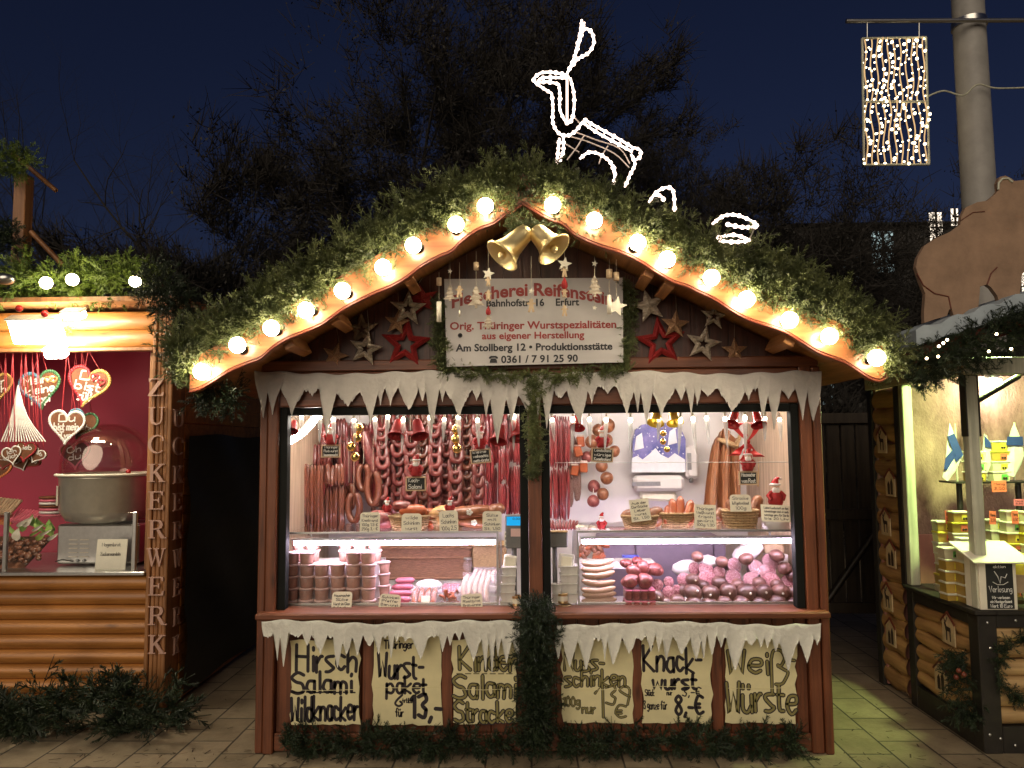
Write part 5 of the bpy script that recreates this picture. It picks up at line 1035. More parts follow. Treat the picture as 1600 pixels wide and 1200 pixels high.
# wall things in the right window
Yw = DEP - .05
t = thing('towel_dispenser', 'white paper towel dispenser under the blue winter print', 'dispenser', W(1028, 770, Yw))
q = MB(); q.boxc(W(1028, 755, Yw - .06), (.36, .13, .11), None, .03); q.build('housing', m_white, t); q = MB(); q.boxc(W(1028, 775, Yw - .03), (.26, .07, .07), Matrix.Rotation(.06, 3, 'Y'), .02); q.build('towel', m_card, t)
q = MB(); q.boxc(W(1010, 756, Yw - .127), (.2, .006, .03), None, .002); q.build('window', m_chrome, t)
t = thing('winter_bag', 'blue plastic bag printed with a snowy winter night hanging on the wall', 'bag', W(1028, 738, Yw))
pts = [(988, 736), (988, 690), (992, 672), (1002, 664), (1022, 660), (1048, 662), (1062, 668), (1070, 686), (1070, 736)]
q = MB(); q.prism([W(x, y, Yw - .02) for x, y in pts], (0, -.03, 0)); q.build('print', m_blue, t)
q = MB(); q.prism([W(x, y, Yw - .052) for x, y in [(987, 738), (987, 716), (996, 712), (1004, 718), (1016, 708), (1024, 700), (1032, 710), (1044, 716), (1054, 708), (1070, 718), (1071, 738)]], (0, -.006, 0)); q.build('snow_band', m_snow, t)
q = MB()
for k in range(60): c = W(random.uniform(990, 1068), random.uniform(668, 712), Yw - .0525); r_ = random.choice((.003, .004, .006)); q.prism([c + Vector((r_ * math.cos(a), 0, r_ * math.sin(a))) for a in np.linspace(0, 6.28, 7)[:-1]], (0, -.002, 0))
for x0, y0 in ((998, 690), (1050, 682)): q.prism([W(x0 - 7, y0 + 14, Yw - .0525), W(x0 + 8, y0 + 10, Yw - .0525), W(x0 + 5, y0 - 14, Yw - .0525), W(x0 - 4, y0 - 8, Yw - .0525)], (0, -.0015, 0))
q.build('snowflakes', m_snow, t); t.children and None
t = thing('soap_dispenser', 'narrow white soap dispenser on the wall beside the winter bag', 'dispenser', W(1080, 745, Yw))
q = MB(); q.boxc(W(1080, 722, Yw - .02), (.095, .09, .235), None, .02); q.build('body', m_white, t); q = MB(); q.boxc(W(1077, 721, Yw - .069), (.03, .006, .12), None, .002); q.build('window', m_chrome, t); q = MB(); q.tube([W(1080, 745, Yw - .03), W(1080, 753, Yw - .05)], .016, 10); q.build('nozzle', m_chrome, t)
# brown oilcloth, red bow, raffia, list
rows = []
for j in range(15):
    v = j / 14; row = []
    for i in range(41):
        u = i / 40; xl_ = 1116 - 19 * v ** .6; xr_ = 1154 + 6 * v; top = 690 - 18 * math.sin(math.pi * min(1, u * 1.2)) - 6 * u
        row.append(W(xl_ + (xr_ - xl_) * u, top + (818 - top) * v, 1.05) + Vector((0, .035 * math.sin(u * 19 + .4) * (.3 + v) + .016 * math.sin(u * 37), 0)))
    rows.append(row)
q = MB(); q.add([p for r_ in rows for p in r_], [(j * 41 + i, j * 41 + i + 1, j * 41 + i + 42, j * 41 + i + 41) for j in range(14) for i in range(40)], True)
o = q.one('brown_apron', m_apron, 'shiny brown oilcloth apron hanging in heavy folds', 'apron'); q = MB(); q.tube([W(1122, 686, 1.02), W(1134, 690, 1.0), W(1150, 697, 1.0), W(1157, 680, 1.03)], [.012, .02, .022, .012], 8); q.build('collar', m_wick, o)
t = thing('red_bow', 'red gauze bow with berries above the last chalkboard', 'bow', W(1167, 690, .24)); m_gauze = M('red_gauze', (.55, .03, .03), .6, .2, 30)
for k, (pts) in enumerate((((1167, 690), (1150, 668), (1158, 660)), ((1167, 690), (1184, 668), (1176, 660)), ((1167, 690), (1155, 704), (1146, 712)), ((1167, 690), (1178, 706), (1186, 714)), ((1167, 690), (1168, 706), (1164, 720)))):
    q = MB(); P_ = smooth_path([W(x, y, .24) for x, y in pts], 5); n_ = len(P_); q.add([p + Vector(((i / n_) * .035 * s + .004 * s, -.012 * math.sin(i) , 0)) for i, p in enumerate(P_) for s in (-1, 1)], [(2 * i, 2 * i + 1, 2 * i + 3, 2 * i + 2) for i in range(n_ - 1)], True); q.build('loop' if k < 2 else 'tail', m_gauze, t)
q = MB(); [q.ball(W(x, y, .22), .013, 10) for x, y in ((1165, 680), (1169, 690), (1163, 697))]; q.build('berries', m_redgloss, t)
t = thing('raffia_curtain', 'yellowish raffia strands hanging by the right wall', 'curtain', W(1210, 660, 1.1))
for k in range(26):
    q = MB(); x0 = 1188 + random.random() * 32; x1 = x0 + random.uniform(-5, 5); q.tube(smooth_path([W(x0, 640, 1.1), W((x0 + x1) / 2 + 2 * random.random(), 690, 1.1 + random.uniform(-.02, .02)), W(x1, 745 + random.random() * 25, 1.1)], 4), .006, 5); q.build('strand', m_raffia, t)
a = W(1235, 700, .75); q = MB(); q.prism([W(1223, 648, .9), W(1240, 648, .7), W(1240, 752, .7), W(1223, 746, .9)], (.003, .002, 0)); o = q.one('price_list', m_card, 'long printed price list on the right wall', 'list'); q = MB()
pa, pb_ = W(1223, 648, .9), W(1240, 648, .7); nn = Vector((-(pb_.y - pa.y), (pb_.x - pa.x), 0)).normalized() * -1
for k in range(22):
    for a_, b_ in ((.12, .55), (.68, .88)):
        z = pa.z - .02 - k * .017; q.ribbon([Vector((*(pa.lerp(pb_, a_)).xy, z)) + nn * .002, Vector((*(pa.lerp(pb_, b_ * random.uniform(.85, 1))).xy, z)) + nn * .002], .006, nn)
q.build('lettering', m_ink, o)
a, b = W(868, 723, .14), W(1243, 722, .14); q = MB(); q.tube([a, b], .0022, 6); q.one('curtain_rail', m_steel, 'thin metal rail across the paper towel window', 'rail')
# ================================================================ the candy stall on the left
YL = .63
m_crim = M('crimson_wall', (.46, .030, .075), .45, .06, 2)
m_ginger = M('gingerbread', (.17, .060, .022), .7, .25, 50, bump=.25)
m_icing = M('white_icing', (.82, .78, .72), .5, .04)
m_ylw = M('yellow_icing', (.55, .34, .09), .5, .1); m_grn = M('green_icing', (.05, .15, .06), .5, .1); m_rdi = M('red_icing', (.42, .025, .035), .5, .1); m_blu = M('blue_icing', (.10, .26, .36), .5, .1); m_pki = M('pink_icing', (.70, .16, .22), .5, .1); m_org = M('orange_icing', (.72, .25, .08), .5, .1)
m_dome = glassy('dome_plastic', .17, (1, .9, .85), .06, (.93, .88, .86))
m_bowl = M('machine_bowl', (.56, .53, .44), .3, .1, 10, metal=.5)
m_letter = M('pinkish_letter_wood', (.50, .30, .23), .5, .1)
m_bigbulb = glow('yellow_globe_bulb', (1, .84, .50), 75); m_flood = glow('floodlight_face', (1, .90, .68), 84)
m_tarp = M('black_tarpaulin', (.010, .010, .010), .38, .3, 3, bump=.5, stretch=(1, 1, 3))
X1 = W(265, 800, YL).x; X0 = W(232, 800, YL).x; YS = WX(285, 800, X1).y; XW = W(-75, 800, YL).x - 1.4
zc1 = W(120, 893, YL).z; zt1 = W(120, 546, YL).z; zr1 = W(120, 486, YL).z
cs = thing('candy_stall', 'orange log cabin candy stall with crimson back wall and wooden lettering', 'market stall', ((XW + X1) / 2, YL + .6, 0))
q = MB(); nst = 5; ww = (X1 - X0) / nst
for i in range(nst): q.box(X0 + i * ww + .001, X0 + (i + 1) * ww - .001, YL - (.012 if i in (0, 4) else 0), YS, 0, zr1, .005)
post = q.build('corner_post', m_logz, cs)
SERIF = {'Z': [[(.03, 1), (.75, 1), (.75, .95), (.22, .06), (.6, .06), (.7, .22), (.76, .22), (.74, 0), (0, 0), (0, .05), (.53, .94), (.18, .94), (.1, .8), (.05, .8)]],
 'U': [[(0, 1), (.34, 1), (.34, .95), (.25, .95), (.25, .35), (.29, .16), (.42, .07), (.56, .15), (.62, .32), (.62, .95), (.52, .95), (.52, 1), (.82, 1), (.82, .95), (.69, .95), (.69, .3), (.6, .07), (.4, -.02), (.18, .06), (.1, .3), (.1, .95), (0, .95)]],
 'K': [[(0, 1), (.34, 1), (.34, .95), (.25, .95), (.25, .55), (.55, .95), (.47, .95), (.47, 1), (.8, 1), (.8, .95), (.68, .95), (.42, .6), (.74, .05), (.84, .05), (.84, 0), (.5, 0), (.5, .05), (.56, .05), (.31, .48), (.25, .42), (.25, .05), (.34, .05), (.34, 0), (0, 0), (0, .05), (.1, .05), (.1, .95), (0, .95)]],
 'E': [[(0, 1), (.7, 1), (.7, .78), (.64, .78), (.58, .94), (.25, .94), (.25, .55), (.45, .55), (.48, .66), (.53, .66), (.53, .38), (.48, .38), (.45, .49), (.25, .49), (.25, .06), (.6, .06), (.68, .24), (.74, .24), (.72, 0), (0, 0), (0, .05), (.1, .05), (.1, .95), (0, .95)]],
 'R': [[(0, 1), (.25, 1), (.25, .05), (.34, .05), (.34, 0), (0, 0), (0, .05), (.1, .05), (.1, .95), (0, .95)], [(.25, 1), (.46, 1), (.64, .93), (.7, .75), (.64, .57), (.46, .48), (.25, .48), (.25, .54), (.42, .55), (.52, .63), (.55, .75), (.52, .87), (.42, .94), (.25, .94)], [(.38, .5), (.52, .5), (.78, .05), (.88, .05), (.88, 0), (.62, 0)]],
 'W': [[(0, 1), (.3, 1), (.3, .95), (.22, .95), (.38, .25), (.52, .75), (.48, .95), (.4, .95), (.4, 1), (.7, 1), (.7, .95), (.62, .95), (.78, .25), (.92, .95), (.84, .95), (.84, 1), (1.08, 1), (1.08, .95), (1, .95), (.78, 0), (.72, 0), (.55, .62), (.36, 0), (.3, 0), (.08, .95), (0, .95)]]}
SERIF['C'] = [[(.42 + .42 * math.cos(R(a)), .5 + .52 * math.sin(R(a))) for a in range(42, 319, 12)] + [(.46 + .3 * math.cos(R(a)), .5 + .45 * math.sin(R(a))) for a in range(310, 49, -13)] + [(.68, .68), (.74, .68)]]
LY = [605, 650, 694, 739, 782, 827, 871, 916, 962, 1007]
for ch, py in zip('ZUCKERWERK', LY):
    h = 28 * pm(YL); wd = h * .98
    for front in (True, False):
        if not front and ch == 'Z': continue
        q = MB()
        for poly in SERIF[ch]:
            mx = 1.08 if ch == 'W' else .82
            if front: o = W(229 if ch == 'W' else 232, py + 14, YL - .014); q.prism([o + Vector((x / mx * wd * (1.1 if ch == 'W' else 1), 0, z * h)) for x, z in poly], (0, -.012, 0))
            else: o = WX(269, py + 17, X1 + .001); dw = (YS - o.y) * .9; q.prism([o + Vector((0, x / mx * dw, z * h)) for x, z in poly], (.012, 0, 0))
        q.build('letter', m_letter, post)
def log_wall(x0, x1, Y, z0, z1, n, name, mat, parent, depth=.03):
    q = MB(); h = (z1 - z0) / n
    for i in range(n):
        prof = [(Y + .02, z0 + i * h)] + [(Y - depth * math.sin(math.pi * t) ** .7, z0 + i * h + h * t) for t in np.linspace(.03, .97, 9)] + [(Y + .02, z0 + (i + 1) * h)]
        q.add([(x, y, z) for x in (x0, x1) for y, z in prof], [(k, k + 1, len(prof) + k + 1, len(prof) + k) for k in range(len(prof) - 1)], True)
    return q.build(name, mat, parent)
log_wall(XW, X0 - .002, YL + .03, .02, zc1 - .03, 9, 'log_siding', m_log, cs); log_wall(XW, X0 - .002, YL + .03, zt1 + .01, zr1, 2, 'log_siding', m_log, cs, .022)
q = MB(); q.box(XW, X0 - .002, YL, YL + .06, zt1 - .012, zt1 + .012); q.build('opening_head', m_logz, cs)
q = MB(); q.box(X0 - .05, X0 - .004, YL + .06, YL + .1, zc1, zt1 - .013, .004); q.build('inner_frame', m_logz, cs)
q = MB(); q.box(XW, X0 - .002, YL - .03, YL + .9, zc1 - .022, zc1, .003); q.build('steel_counter', m_steel, cs)
q = MB(); q.box(XW, X1 - .02, 1.60, 1.63, .02, zr1 + .1, .002); q.build('back_wall', m_crim, cs); q = MB(); q.box(XW, X1 - .02, YL + .1, 1.6, zr1 - .02, zr1, .002); q.build('ceiling', m_crim, cs); q = MB(); q.box(X1 - .05, X1 - .02, YS + .005, 1.6, .02, zr1, .002); q.build('inner_side', m_crim, cs)
q = MB(); zz = .02; k = 0
while zz < zr1: q.box(X1 - .018, X1 - .002 + (.004 if k % 2 else 0), YS + .003, 3.2, zz, zz + .117, .008); zz += .12; k += 1
q.build('side_boarding', m_log, cs)
q = MB(); e0 = Vector((XW, YL - .25, zr1 + .06)); q.prism([(XW, YL - .22, zr1 + .02), (X1 + .12, YL - .22, zr1 + .02), (X1 + .12, YL - .22, zr1 + .05), (XW, YL - .22, zr1 + .05)], (0, 1.2, .06)); q.build('roof', m_logz, cs)
q = MB(); rows = []
for j in range(13):
    z = .06 + (WX(287, 679, X1).z - .06) * j / 12
    for i in range(25): y = YS + .01 + 2.4 * i / 24; rows.append((X1 + .035 + .012 * math.sin(y * 7 + j) + .008 * math.sin(j * 2.1 + y * 3), y, z + (.01 * math.sin(y * 6) if j == 12 else 0)))
q.add(rows, [(j * 25 + i, j * 25 + i + 1, j * 25 + i + 26, j * 25 + i + 25) for j in range(12) for i in range(24)], True); q.one('tarpaulin', m_tarp, 'black tarpaulin hung over the side wall of the candy stall', 'tarpaulin')
# upper structure at the very left
a, b = W(39, 275, YL + .2), W(39, 400, YL + .2); t = thing('roof_post', 'wooden post with slanting brace on the candy stall roof', 'post', b)
q = MB(); q.box(a.x - .042, a.x + .042, YL + .15, YL + .24, b.z - .05, a.z); q.build('post', m_logz, t); q = MB(); q.tube([W(48, 362, YL + .2), W(98, 414, YL + .2)], .018, 6); q.build('brace', m_logz, t); q = MB(); q.tube([W(20, 240, YL + .2), W(88, 298, YL + .2)], .016, 6); q.build('rafter', m_logz, t)
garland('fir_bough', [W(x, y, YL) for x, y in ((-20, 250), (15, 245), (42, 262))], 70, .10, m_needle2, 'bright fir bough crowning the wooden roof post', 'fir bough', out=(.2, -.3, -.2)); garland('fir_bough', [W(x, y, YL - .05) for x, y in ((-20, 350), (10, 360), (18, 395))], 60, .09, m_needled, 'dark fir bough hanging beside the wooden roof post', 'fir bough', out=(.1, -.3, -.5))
garland('fir_garland', [W(x, y, YL - .14) for x, y in ((-40, 445), (40, 440), (110, 438), (180, 436), (238, 432))], 420, [.16, .15, .13, .13, .11], m_needle2, 'bright green fir garland along the candy stall eave', out=(0, -.4, .1), size=(.8, 1.35), along=.9)
garland('fir_bough', [W(x, y, YL - .1) for x, y in ((100, 490), (112, 520))], 10, .03, m_needle2, 'single fir twig hanging before the lit logs of the candy stall', 'fir bough', out=(0, -.2, -.8), size=(.5, .7))
for i, (px, py, r) in enumerate(((72, 442, 9.5), (113, 437, 9.5), (211, 440, 9), (-2, 438, 9))):
    if i == 3: q = MB(); q.ball(W(8, 436, YL - .38), .045, 16, (1.4, 1, .8)); q.one('glass_ball', m_steel, 'shiny silver glass ball in the candy stall garland', 'bauble'); continue
    c = W(px, py, YL - .40); t = thing('globe_bulb', ('yellow globe bulb nearest the roof post', 'yellow globe bulb in the middle of the candy stall garland', 'yellow globe bulb nearest the lettered corner post')[i], 'light bulb', c, 'globe bulbs in the candy stall garland')
    q = MB(); q.ball(c, r * pm(YL - .4), 18); q.build('globe', m_bigbulb, t); q = MB(); q.tube([c + Vector((0, .03, .0)), c + Vector((0, .075, .0))], .015, 10); q.build('socket', m_black, t)
for px, py in ((30, 482), (70, 490)): q = MB(); q.ball(W(px, py, YL - .3), .022, 12); q.one('red_bauble', m_redgloss, 'small red bauble under the garland, ' + ('farther from' if px < 50 else 'just over') + ' the floodlight', 'bauble', 'red baubles at the candy stall')
def flood(px, py, wd, ht, Y, label):
    c = W(px, py, Y); s = pm(Y); t = thing('floodlight', label, 'lamp', c, 'floodlights of the candy stall'); R3 = Matrix.Rotation(.5, 3, 'X')
    q = MB(); q.boxc(c + R3 @ Vector((0, 0, ht * s * .5 + .006)), (wd * s, .08, .014), R3, .004); q.build('housing', m_creamgloss, t); q = MB(); q.boxc(c, (wd * s * .96, .07, ht * s * .97), R3, .012); q.build('lamp_face', m_flood, t); q = MB(); q.tube([c + Vector((0, .03, .02)), c + Vector((0, .14, .08))], .012, 6); q.build('bracket', m_chrome, t)
flood(58, 517, 82, 42, YL - .24, 'large dazzling floodlight over the gingerbread hearts'); flood(116, 492, 34, 12, YL - .26, 'small dazzling strip lamp under the candy stall garland')
flood(88, 552, 34, 14, YL - .06, 'dazzling lamp hanging in the candy stall opening between the iced hearts')
# ---- gingerbread hearts
def heart_pts(n=40):
    out = []
    for k in range(n): a = 2 * math.pi * k / n; out.append((16 * math.sin(a) ** 3 / 17, (13 * math.cos(a) - 5 * math.cos(2 * a) - 2 * math.cos(3 * a) - math.cos(4 * a) + 2.5) / 17))
    return out
def gheart(px, py, wd, lines, c1, c2, label, Y=.80, rot=0, extra=None, ic=None):
    c = W(px, py, Y); s = wd / 2 * 1.12 * pm(Y); t = thing('gingerbread_heart', label, 'gingerbread heart', c, 'gingerbread hearts'); R3 = Matrix.Rotation(rot, 3, 'Y'); H = heart_pts()
    q = MB(); P = [c + R3 @ Vector((x * s * .96, 0, z * s * .96)) for x, z in H]; k = len(P); f = Vector((0, -.012, 0)); mid = [c + (p - c) * .9 + f for p in P]
    q.add(P + mid + [p + Vector((0, .012, 0)) for p in P], [(i, (i + 1) % k, k + (i + 1) % k, k + i) for i in range(k)] + [(2 * k + (i + 1) % k, (i + 1) % k, i, 2 * k + i) for i in range(k)] + [tuple(range(k, 2 * k))]); q.build('gingerbread', m_ginger, t)
    for side, m in ((0, c1), (1, c2)):
        q = MB(); HH = heart_pts(64)
        for i, (x, z) in enumerate(HH):
            if (x >= 0) == bool(side): q.ball(c + R3 @ Vector((x * s * .95, -.010, z * s * .95)), s * .082, 7, (1, .6, 1))
        q.build('icing_edge', m, t)
    q = MB(); n = len(lines)
    for i, l in enumerate(lines):
        z = s * (.42 - .44 * i - (.1 if n < 3 else 0)); hw = s * (.66, .62, .40, .2)[i] * min(1, .35 + len(l) * .13); wobble = R3 @ Vector((0, 0, 1)); write(q, l, c + R3 @ Vector((-hw, -.0135, z - s * .14)), c + R3 @ Vector((hw, -.0135, z - s * .14 + s * .06)), s * .36, s * .065, up=wobble)
    q.build('icing_letters', m_icing, t)
    if extra:
        q = MB()
        for ex, ez, er in extra: q.tube([c + R3 @ Vector((ex * s + x * er * s, -.015, ez * s + z * er * s)) for x, z in heart_pts(14)], s * .035, 5, True)
        q.build('icing_hearts', ic, t)
    q = MB(); q.tube([c + R3 @ Vector((-s * .35, 0, s * .78)), W(px, min(548, py - wd * .6), Y)], .003, 4); q.tube([c + R3 @ Vector((s * .35, 0, s * .78)), W(px, min(548, py - wd * .6), Y)], .003, 4); q.build('ribbon', m_rdi, t)
gheart(64, 610, 64, ['Meine', 'kleine', 'Püppi'], m_blu, m_grn, 'gingerbread heart with green and blue edge lettered Meine kleine Püppi', rot=-.12, extra=[(.42, .42, .16), (.68, .36, .15)], ic=m_org)
gheart(138, 605, 66, ['Du', 'bist', 'süß'], m_rdi, m_ylw, 'gingerbread heart with red and yellow edge lettered Du bist süß', rot=.22, extra=[(.2, .45, .18), (.55, .3, .18)], ic=m_rdi)
gheart(-4, 608, 50, ['Für', 'dich'], m_ylw, m_ylw, 'gingerbread heart with yellow edge cut off by the picture edge', rot=-.1)
gheart(105, 668, 56, ['Du', 'bist mein', 'Typ'], m_icing, m_icing, 'gingerbread heart with white edge lettered Du bist mein Typ', Y=.78, rot=.06)
gheart(128, 664, 48, ['', 'Schatz'], m_blu, m_grn, 'gingerbread heart with green edge half hidden behind the white edged one', Y=.86, rot=.3)
gheart(118, 712, 46, ['Oh', 'du'], m_pki, m_pki, 'gingerbread heart with pink edge half hidden behind the plastic dome', Y=.9, rot=-.1)
gheart(-6, 735, 46, ['Hallo'], m_blu, m_org, 'gingerbread heart with blue edge low at the picture edge', Y=.95, rot=.2)
nest = thing('ribbon_bundle', 'bundle of white ribbons tied to a hook under the floodlight', 'ribbons', W(28, 602, .72))
for k in range(16): q = MB(); q.tube(smooth_path([W(28, 602, .72), W(18 + k * 1.6, 650, .71), W(2 + k * 4.6, 690, .70)], 3), .0045, 5); q.build('ribbon', m_icing, nest)
for i, (px, py, wd, rot, lab) in enumerate(((20, 712, 30, -.2, 'small iced heart lettered Ich, foremost left of the bundle'), (40, 706, 34, .1, 'small red edged heart on top of the bundle'), (58, 712, 26, .5, 'small heart turned sideways at the right of the bundle'), (8, 722, 26, .2, 'small heart lowest left of the bundle'), (34, 724, 26, -.4, 'small heart lowest in the middle of the bundle'), (50, 722, 24, .7, 'small heart tucked under the right of the bundle'))): gheart(px, py, wd, ['Ich', 'dich'] if i == 0 else ['Lieb'], m_icing if i % 2 == 0 else m_rdi, m_icing if i % 2 == 0 else m_rdi, lab, Y=.70 + .015 * i, rot=rot)
# ---- cotton candy machine
Ym = 1.0; c = W(166, 815, Ym); s = pm(Ym); t = thing('candy_floss_machine', 'round metal candy floss machine under a clear plastic dome', 'candy machine', c)
zb = 815; R_ = 67 * s
q = MB(); q.lathe([(0, 0), (R_ * .55, 0), (R_ * .84, .02), (R_ * .98, .09), (R_ * 1.0, .30), (R_ * 1.03, .315), (R_ * .97, .315), (R_ * .95, .10), (R_ * .5, .04), (0, .04)], c, n=48); q.build('bowl', m_bowl, t)
q = MB(); q.lathe([(R_ * 1.08, .318), (R_ * 1.10, .326), (R_ * 1.08, .334), (R_ * .98, .334), (R_ * .98, .318)], c, n=48); q.build('rim', m_card, t)
q = MB(); q.lathe([(R_ * .99, .334), (R_ * 1.0, .40), (R_ * .93, .50), (R_ * .78, .58), (R_ * .52, .64), (R_ * .25, .665), (0, .67)], c, n=48); q.build('dome', m_dome, t)
q = MB(); q.boxc(c + Vector((-R_ * .78, -R_ * .66, .19)), (.05, .003, .13), Matrix.Rotation(-.85, 3, 'Z'), .0005); q.build('sticker', m_card, t)
q = MB(); q.ball(c + Vector((R_ * .80, -R_ * .6, .345)), .016, 10); q.build('knob', m_redgloss, t)
c2 = W(150, 888, .86); q = MB(); q.box(c2.x - 62 * s, c2.x + 64 * s, .86, 1.2, zc1 + .012, c.z - .004, .012); o = q.build('base', m_steel, t)
q = MB(); 
for k in range(5):
    for dx in (-36, -19): q.boxc((c2.x + dx * s, .858, zc1 + .06 + k * .028), (.06, .006, .008), None, .002)
q.build('vents', m_creamgloss, o); q = MB(); [q.lathe([(0, 0), (.011, 0), (.009, .012), (0, .012)], (c2.x + dx * s, .859, zc1 + .036), (0, -1, 0), 12) for dx in (-28, -18)]; q.build('dial', m_chrome, o)
q = MB(); q.tube(smooth_path([(c2.x - 35 * s, .855, zc1 + .03), (c2.x - 48 * s, .83, zc1 + .045), (c2.x - 60 * s, .84, zc1 + .03)], 4), .004, 5); q.build('cable', m_black, o)
# ---- counter glass, nuts, leaves, plates
t = thing('counter_screen', 'low glass screen with steel posts on the candy counter', 'glass screen', W(100, 893, YL - .01))
for px in (6, 208): a = W(px, 893, YL); q = MB(); q.box(a.x - .014, a.x + .014, YL - .005, YL + .018, zc1 + .001, W(px, 800, YL).z, .004); q.build('post', m_steel, t)
q = MB(); q.box(W(-60, 890, YL).x, W(206, 890, YL).x, YL + .004, YL + .010, zc1 + .012, W(100, 802, YL).z, .001); q.build('pane', m_glass, t)
m_nut = M('candied_nut', (.20, .07, .03), .3, .3, 40, coat=.4, rand=.3)
c = W(32, 886, .85); t = thing('nut_tray', 'slanted clear tray heaped with candied almonds', 'tray', c)
q = MB(); q.prism([W(-30, 886, .80), W(40, 886, .80), W(85, 838, .98), W(-30, 838, .98)], (0, -.01, -.004)); q.build('tray', m_ginger, t)
nb = MB(); nb.ball((0, 0, 0), .017, 7, (1.25, 1, .9)); nut = None
for k in range(95):
    x = random.uniform(-20, 62); u = random.random(); c_ = W(x + u * 12, 880 - u * 34, .80 + u * .14) + Vector((0, -.02, random.uniform(0, .03)))
    if nut is None: nb.v = [v + c_ for v in nb.v]; nut = nb.build('almond', m_nut, t)
    else: n2 = nut.copy(); n2.location = c_ - WL[t.name] - (nut_c - WL[nut.name]); C.objects.link(n2); CH.setdefault(t.name, []).append(n2)
    if k == 0: nut_c = Vector(c_)
t = thing('lettuce_leaves', 'heap of bright green and cream leaf shaped sweets behind the almonds', 'sweets', W(50, 845, .95)); m_leaf = M('leaf_green', (.16, .48, .05), .45, .3, 10, c2=(.55, .72, .18))
for k in range(16):
    c_ = W(28 + (k * 4.1) % 60, 845 - (k % 4) * 7, .90 + .02 * (k % 3)); a = random.uniform(-1, 1); q = MB(); pts = [c_ + Vector((math.sin(a) * u * .11 + math.cos(a) * w_ * .032 * math.sin(math.pi * u ** .7), -.02 * math.sin(u * 3) - abs(w_) * .012, math.cos(a) * u * .09)) for u in np.linspace(0, 1, 7) for w_ in (-1, 0, 1)]
    q.add(pts, [(3 * i + j, 3 * i + j + 1, 3 * i + j + 4, 3 * i + j + 3) for i in range(6) for j in (0, 1)], True); q.build('leaf', m_leaf if k % 3 else m_card, t)
for i in range(7):
    c_ = W(84, 806 - i * 4.6, 1.02); q = MB(); q.lathe([(0, 0), (.085, 0), (.09, .006), (.088, .014), (0, .014)], c_, n=20); q.one('candy_disc', (m_ginger, m_icing, m_pki)[i % 3 if i else 2], f'round flat iced candy in the stack beside the machine, {ORD[7 - i]} from the top', 'sweets', 'stack of round iced sweets')
for i, (x0, y0, x1, y1, m, lab) in enumerate(((-20, 800, 38, 782, m_tanwood, 'fan of pale wooden sticks at the left of the candy counter'), (15, 812, 60, 800, m_pki, 'strip of reddish candy ropes behind the leaf sweets'), (-20, 815, 30, 806, m_org, 'orange candy bars at the picture edge'))):
    t = thing('candy_bundle', lab, 'sweets', W(x0, y0, 1.1))
    for k in range(8): q = MB(); q.tube([W(x0 + k * 5, y0 + 3, 1.05), W(x0 + k * 5 + 18, y1 - 4 + k * .6, 1.2)], .012, 6); q.build('candy_stick', m, t)
c_ = W(174, 868, .72); q = MB(); q.boxc(c_, (48 * pm(.72), .004, 50 * pm(.72)), Matrix.Rotation(-.12, 3, 'X'), .001); o = q.one('price_sign', m_card, 'framed price sign leaning inside the glass on the candy counter', 'price sign'); q = MB(); write(q, 'Magenbrot', c_ + Vector((-.06, -.0045, .06)), c_ + Vector((.06, -.0045, .06)), .022, .003); write(q, 'Zuckermandeln', c_ + Vector((-.07, -.0035, 0)), c_ + Vector((.06, -.0035, 0)), .022, .003); write(q, '1,80', c_ + Vector((.01, -.0035, -.055)), c_ + Vector((.065, -.0035, -.055)), .03, .003); q.build('lettering', m_ink, o)
# ---- fir branches on the ground
P, Dn, S = [], [], []
for k in range(240):
    px = random.uniform(-60, 262); Y_ = random.uniform(.16, .55); x = W(px, 1150, Y_).x; hgt = .17 * math.exp(-((px - 150) / 120) ** 2) + .06
    P.append((x, Y_, random.uniform(.01, hgt))); Dn.append((random.gauss(.25, .9), random.gauss(-.25, .5), abs(random.gauss(.12, .25)))); S.append(random.uniform(1.2, 2.3))
for k in range(14): P.append((W(random.uniform(110, 200), 1110, .4).x, .4, .15)); Dn.append((random.gauss(.1, .5), -.2, .9)); S.append(random.uniform(1.2, 1.9))
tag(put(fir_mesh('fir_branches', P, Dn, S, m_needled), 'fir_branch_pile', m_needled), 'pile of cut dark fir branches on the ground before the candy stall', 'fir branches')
# ================================================================ the honey stall on the right
m_blk = M('black_stained_timber', (.018, .015, .012), .5, .3, 12)
m_gpost = wood('pale_green_post', (.58, .60, .46), (.70, .71, .56), 'z', .6)
m_logp = wood('printed_log', (.34, .19, .07), (.62, .42, .19), 'x', .6, .5, .3); m_logpy = wood('printed_log_side', (.34, .17, .055), (.60, .36, .14), 'y', .6, .5, .3)
m_fur = M('reindeer_fur', (.12, .062, .045), .95, .4, 4.2, bump=.7, bscale=90, c2=(.56, .38, .31), stretch=(1, 1, .5), detail=8)
m_pinkb = M('pink_boards', (.40, .18, .15), .6, .1)
m_honey = M('honey_tub', (.42, .28, .06), .35, .2, 8, coat=.4, rand=.25); m_honeyc = M('cream_tub', (.68, .62, .44), .4, .1, coat=.3)
m_ylab = M('yellow_label', (.72, .62, .06), .6); m_glab = M('green_label', (.12, .42, .08), .6); m_olab = M('orange_tag', (.72, .16, .09), .6, .05); m_wlab = M('white_tub_lid', (.75, .74, .62), .5)
m_plyb = M('bear_plywood', (.33, .215, .14), .8, .22, 6, bump=.2, bscale=60); m_snowb = M('artificial_snow', (.40, .47, .52), .9, .1, 12, bump=.4)
m_flagw = M('flag_white', (.62, .62, .60), .8); m_flagb = M('flag_blue', (.012, .03, .17), .8)
m_glamp = glow('greenish_lamp', (.74, 1, .34), 560)
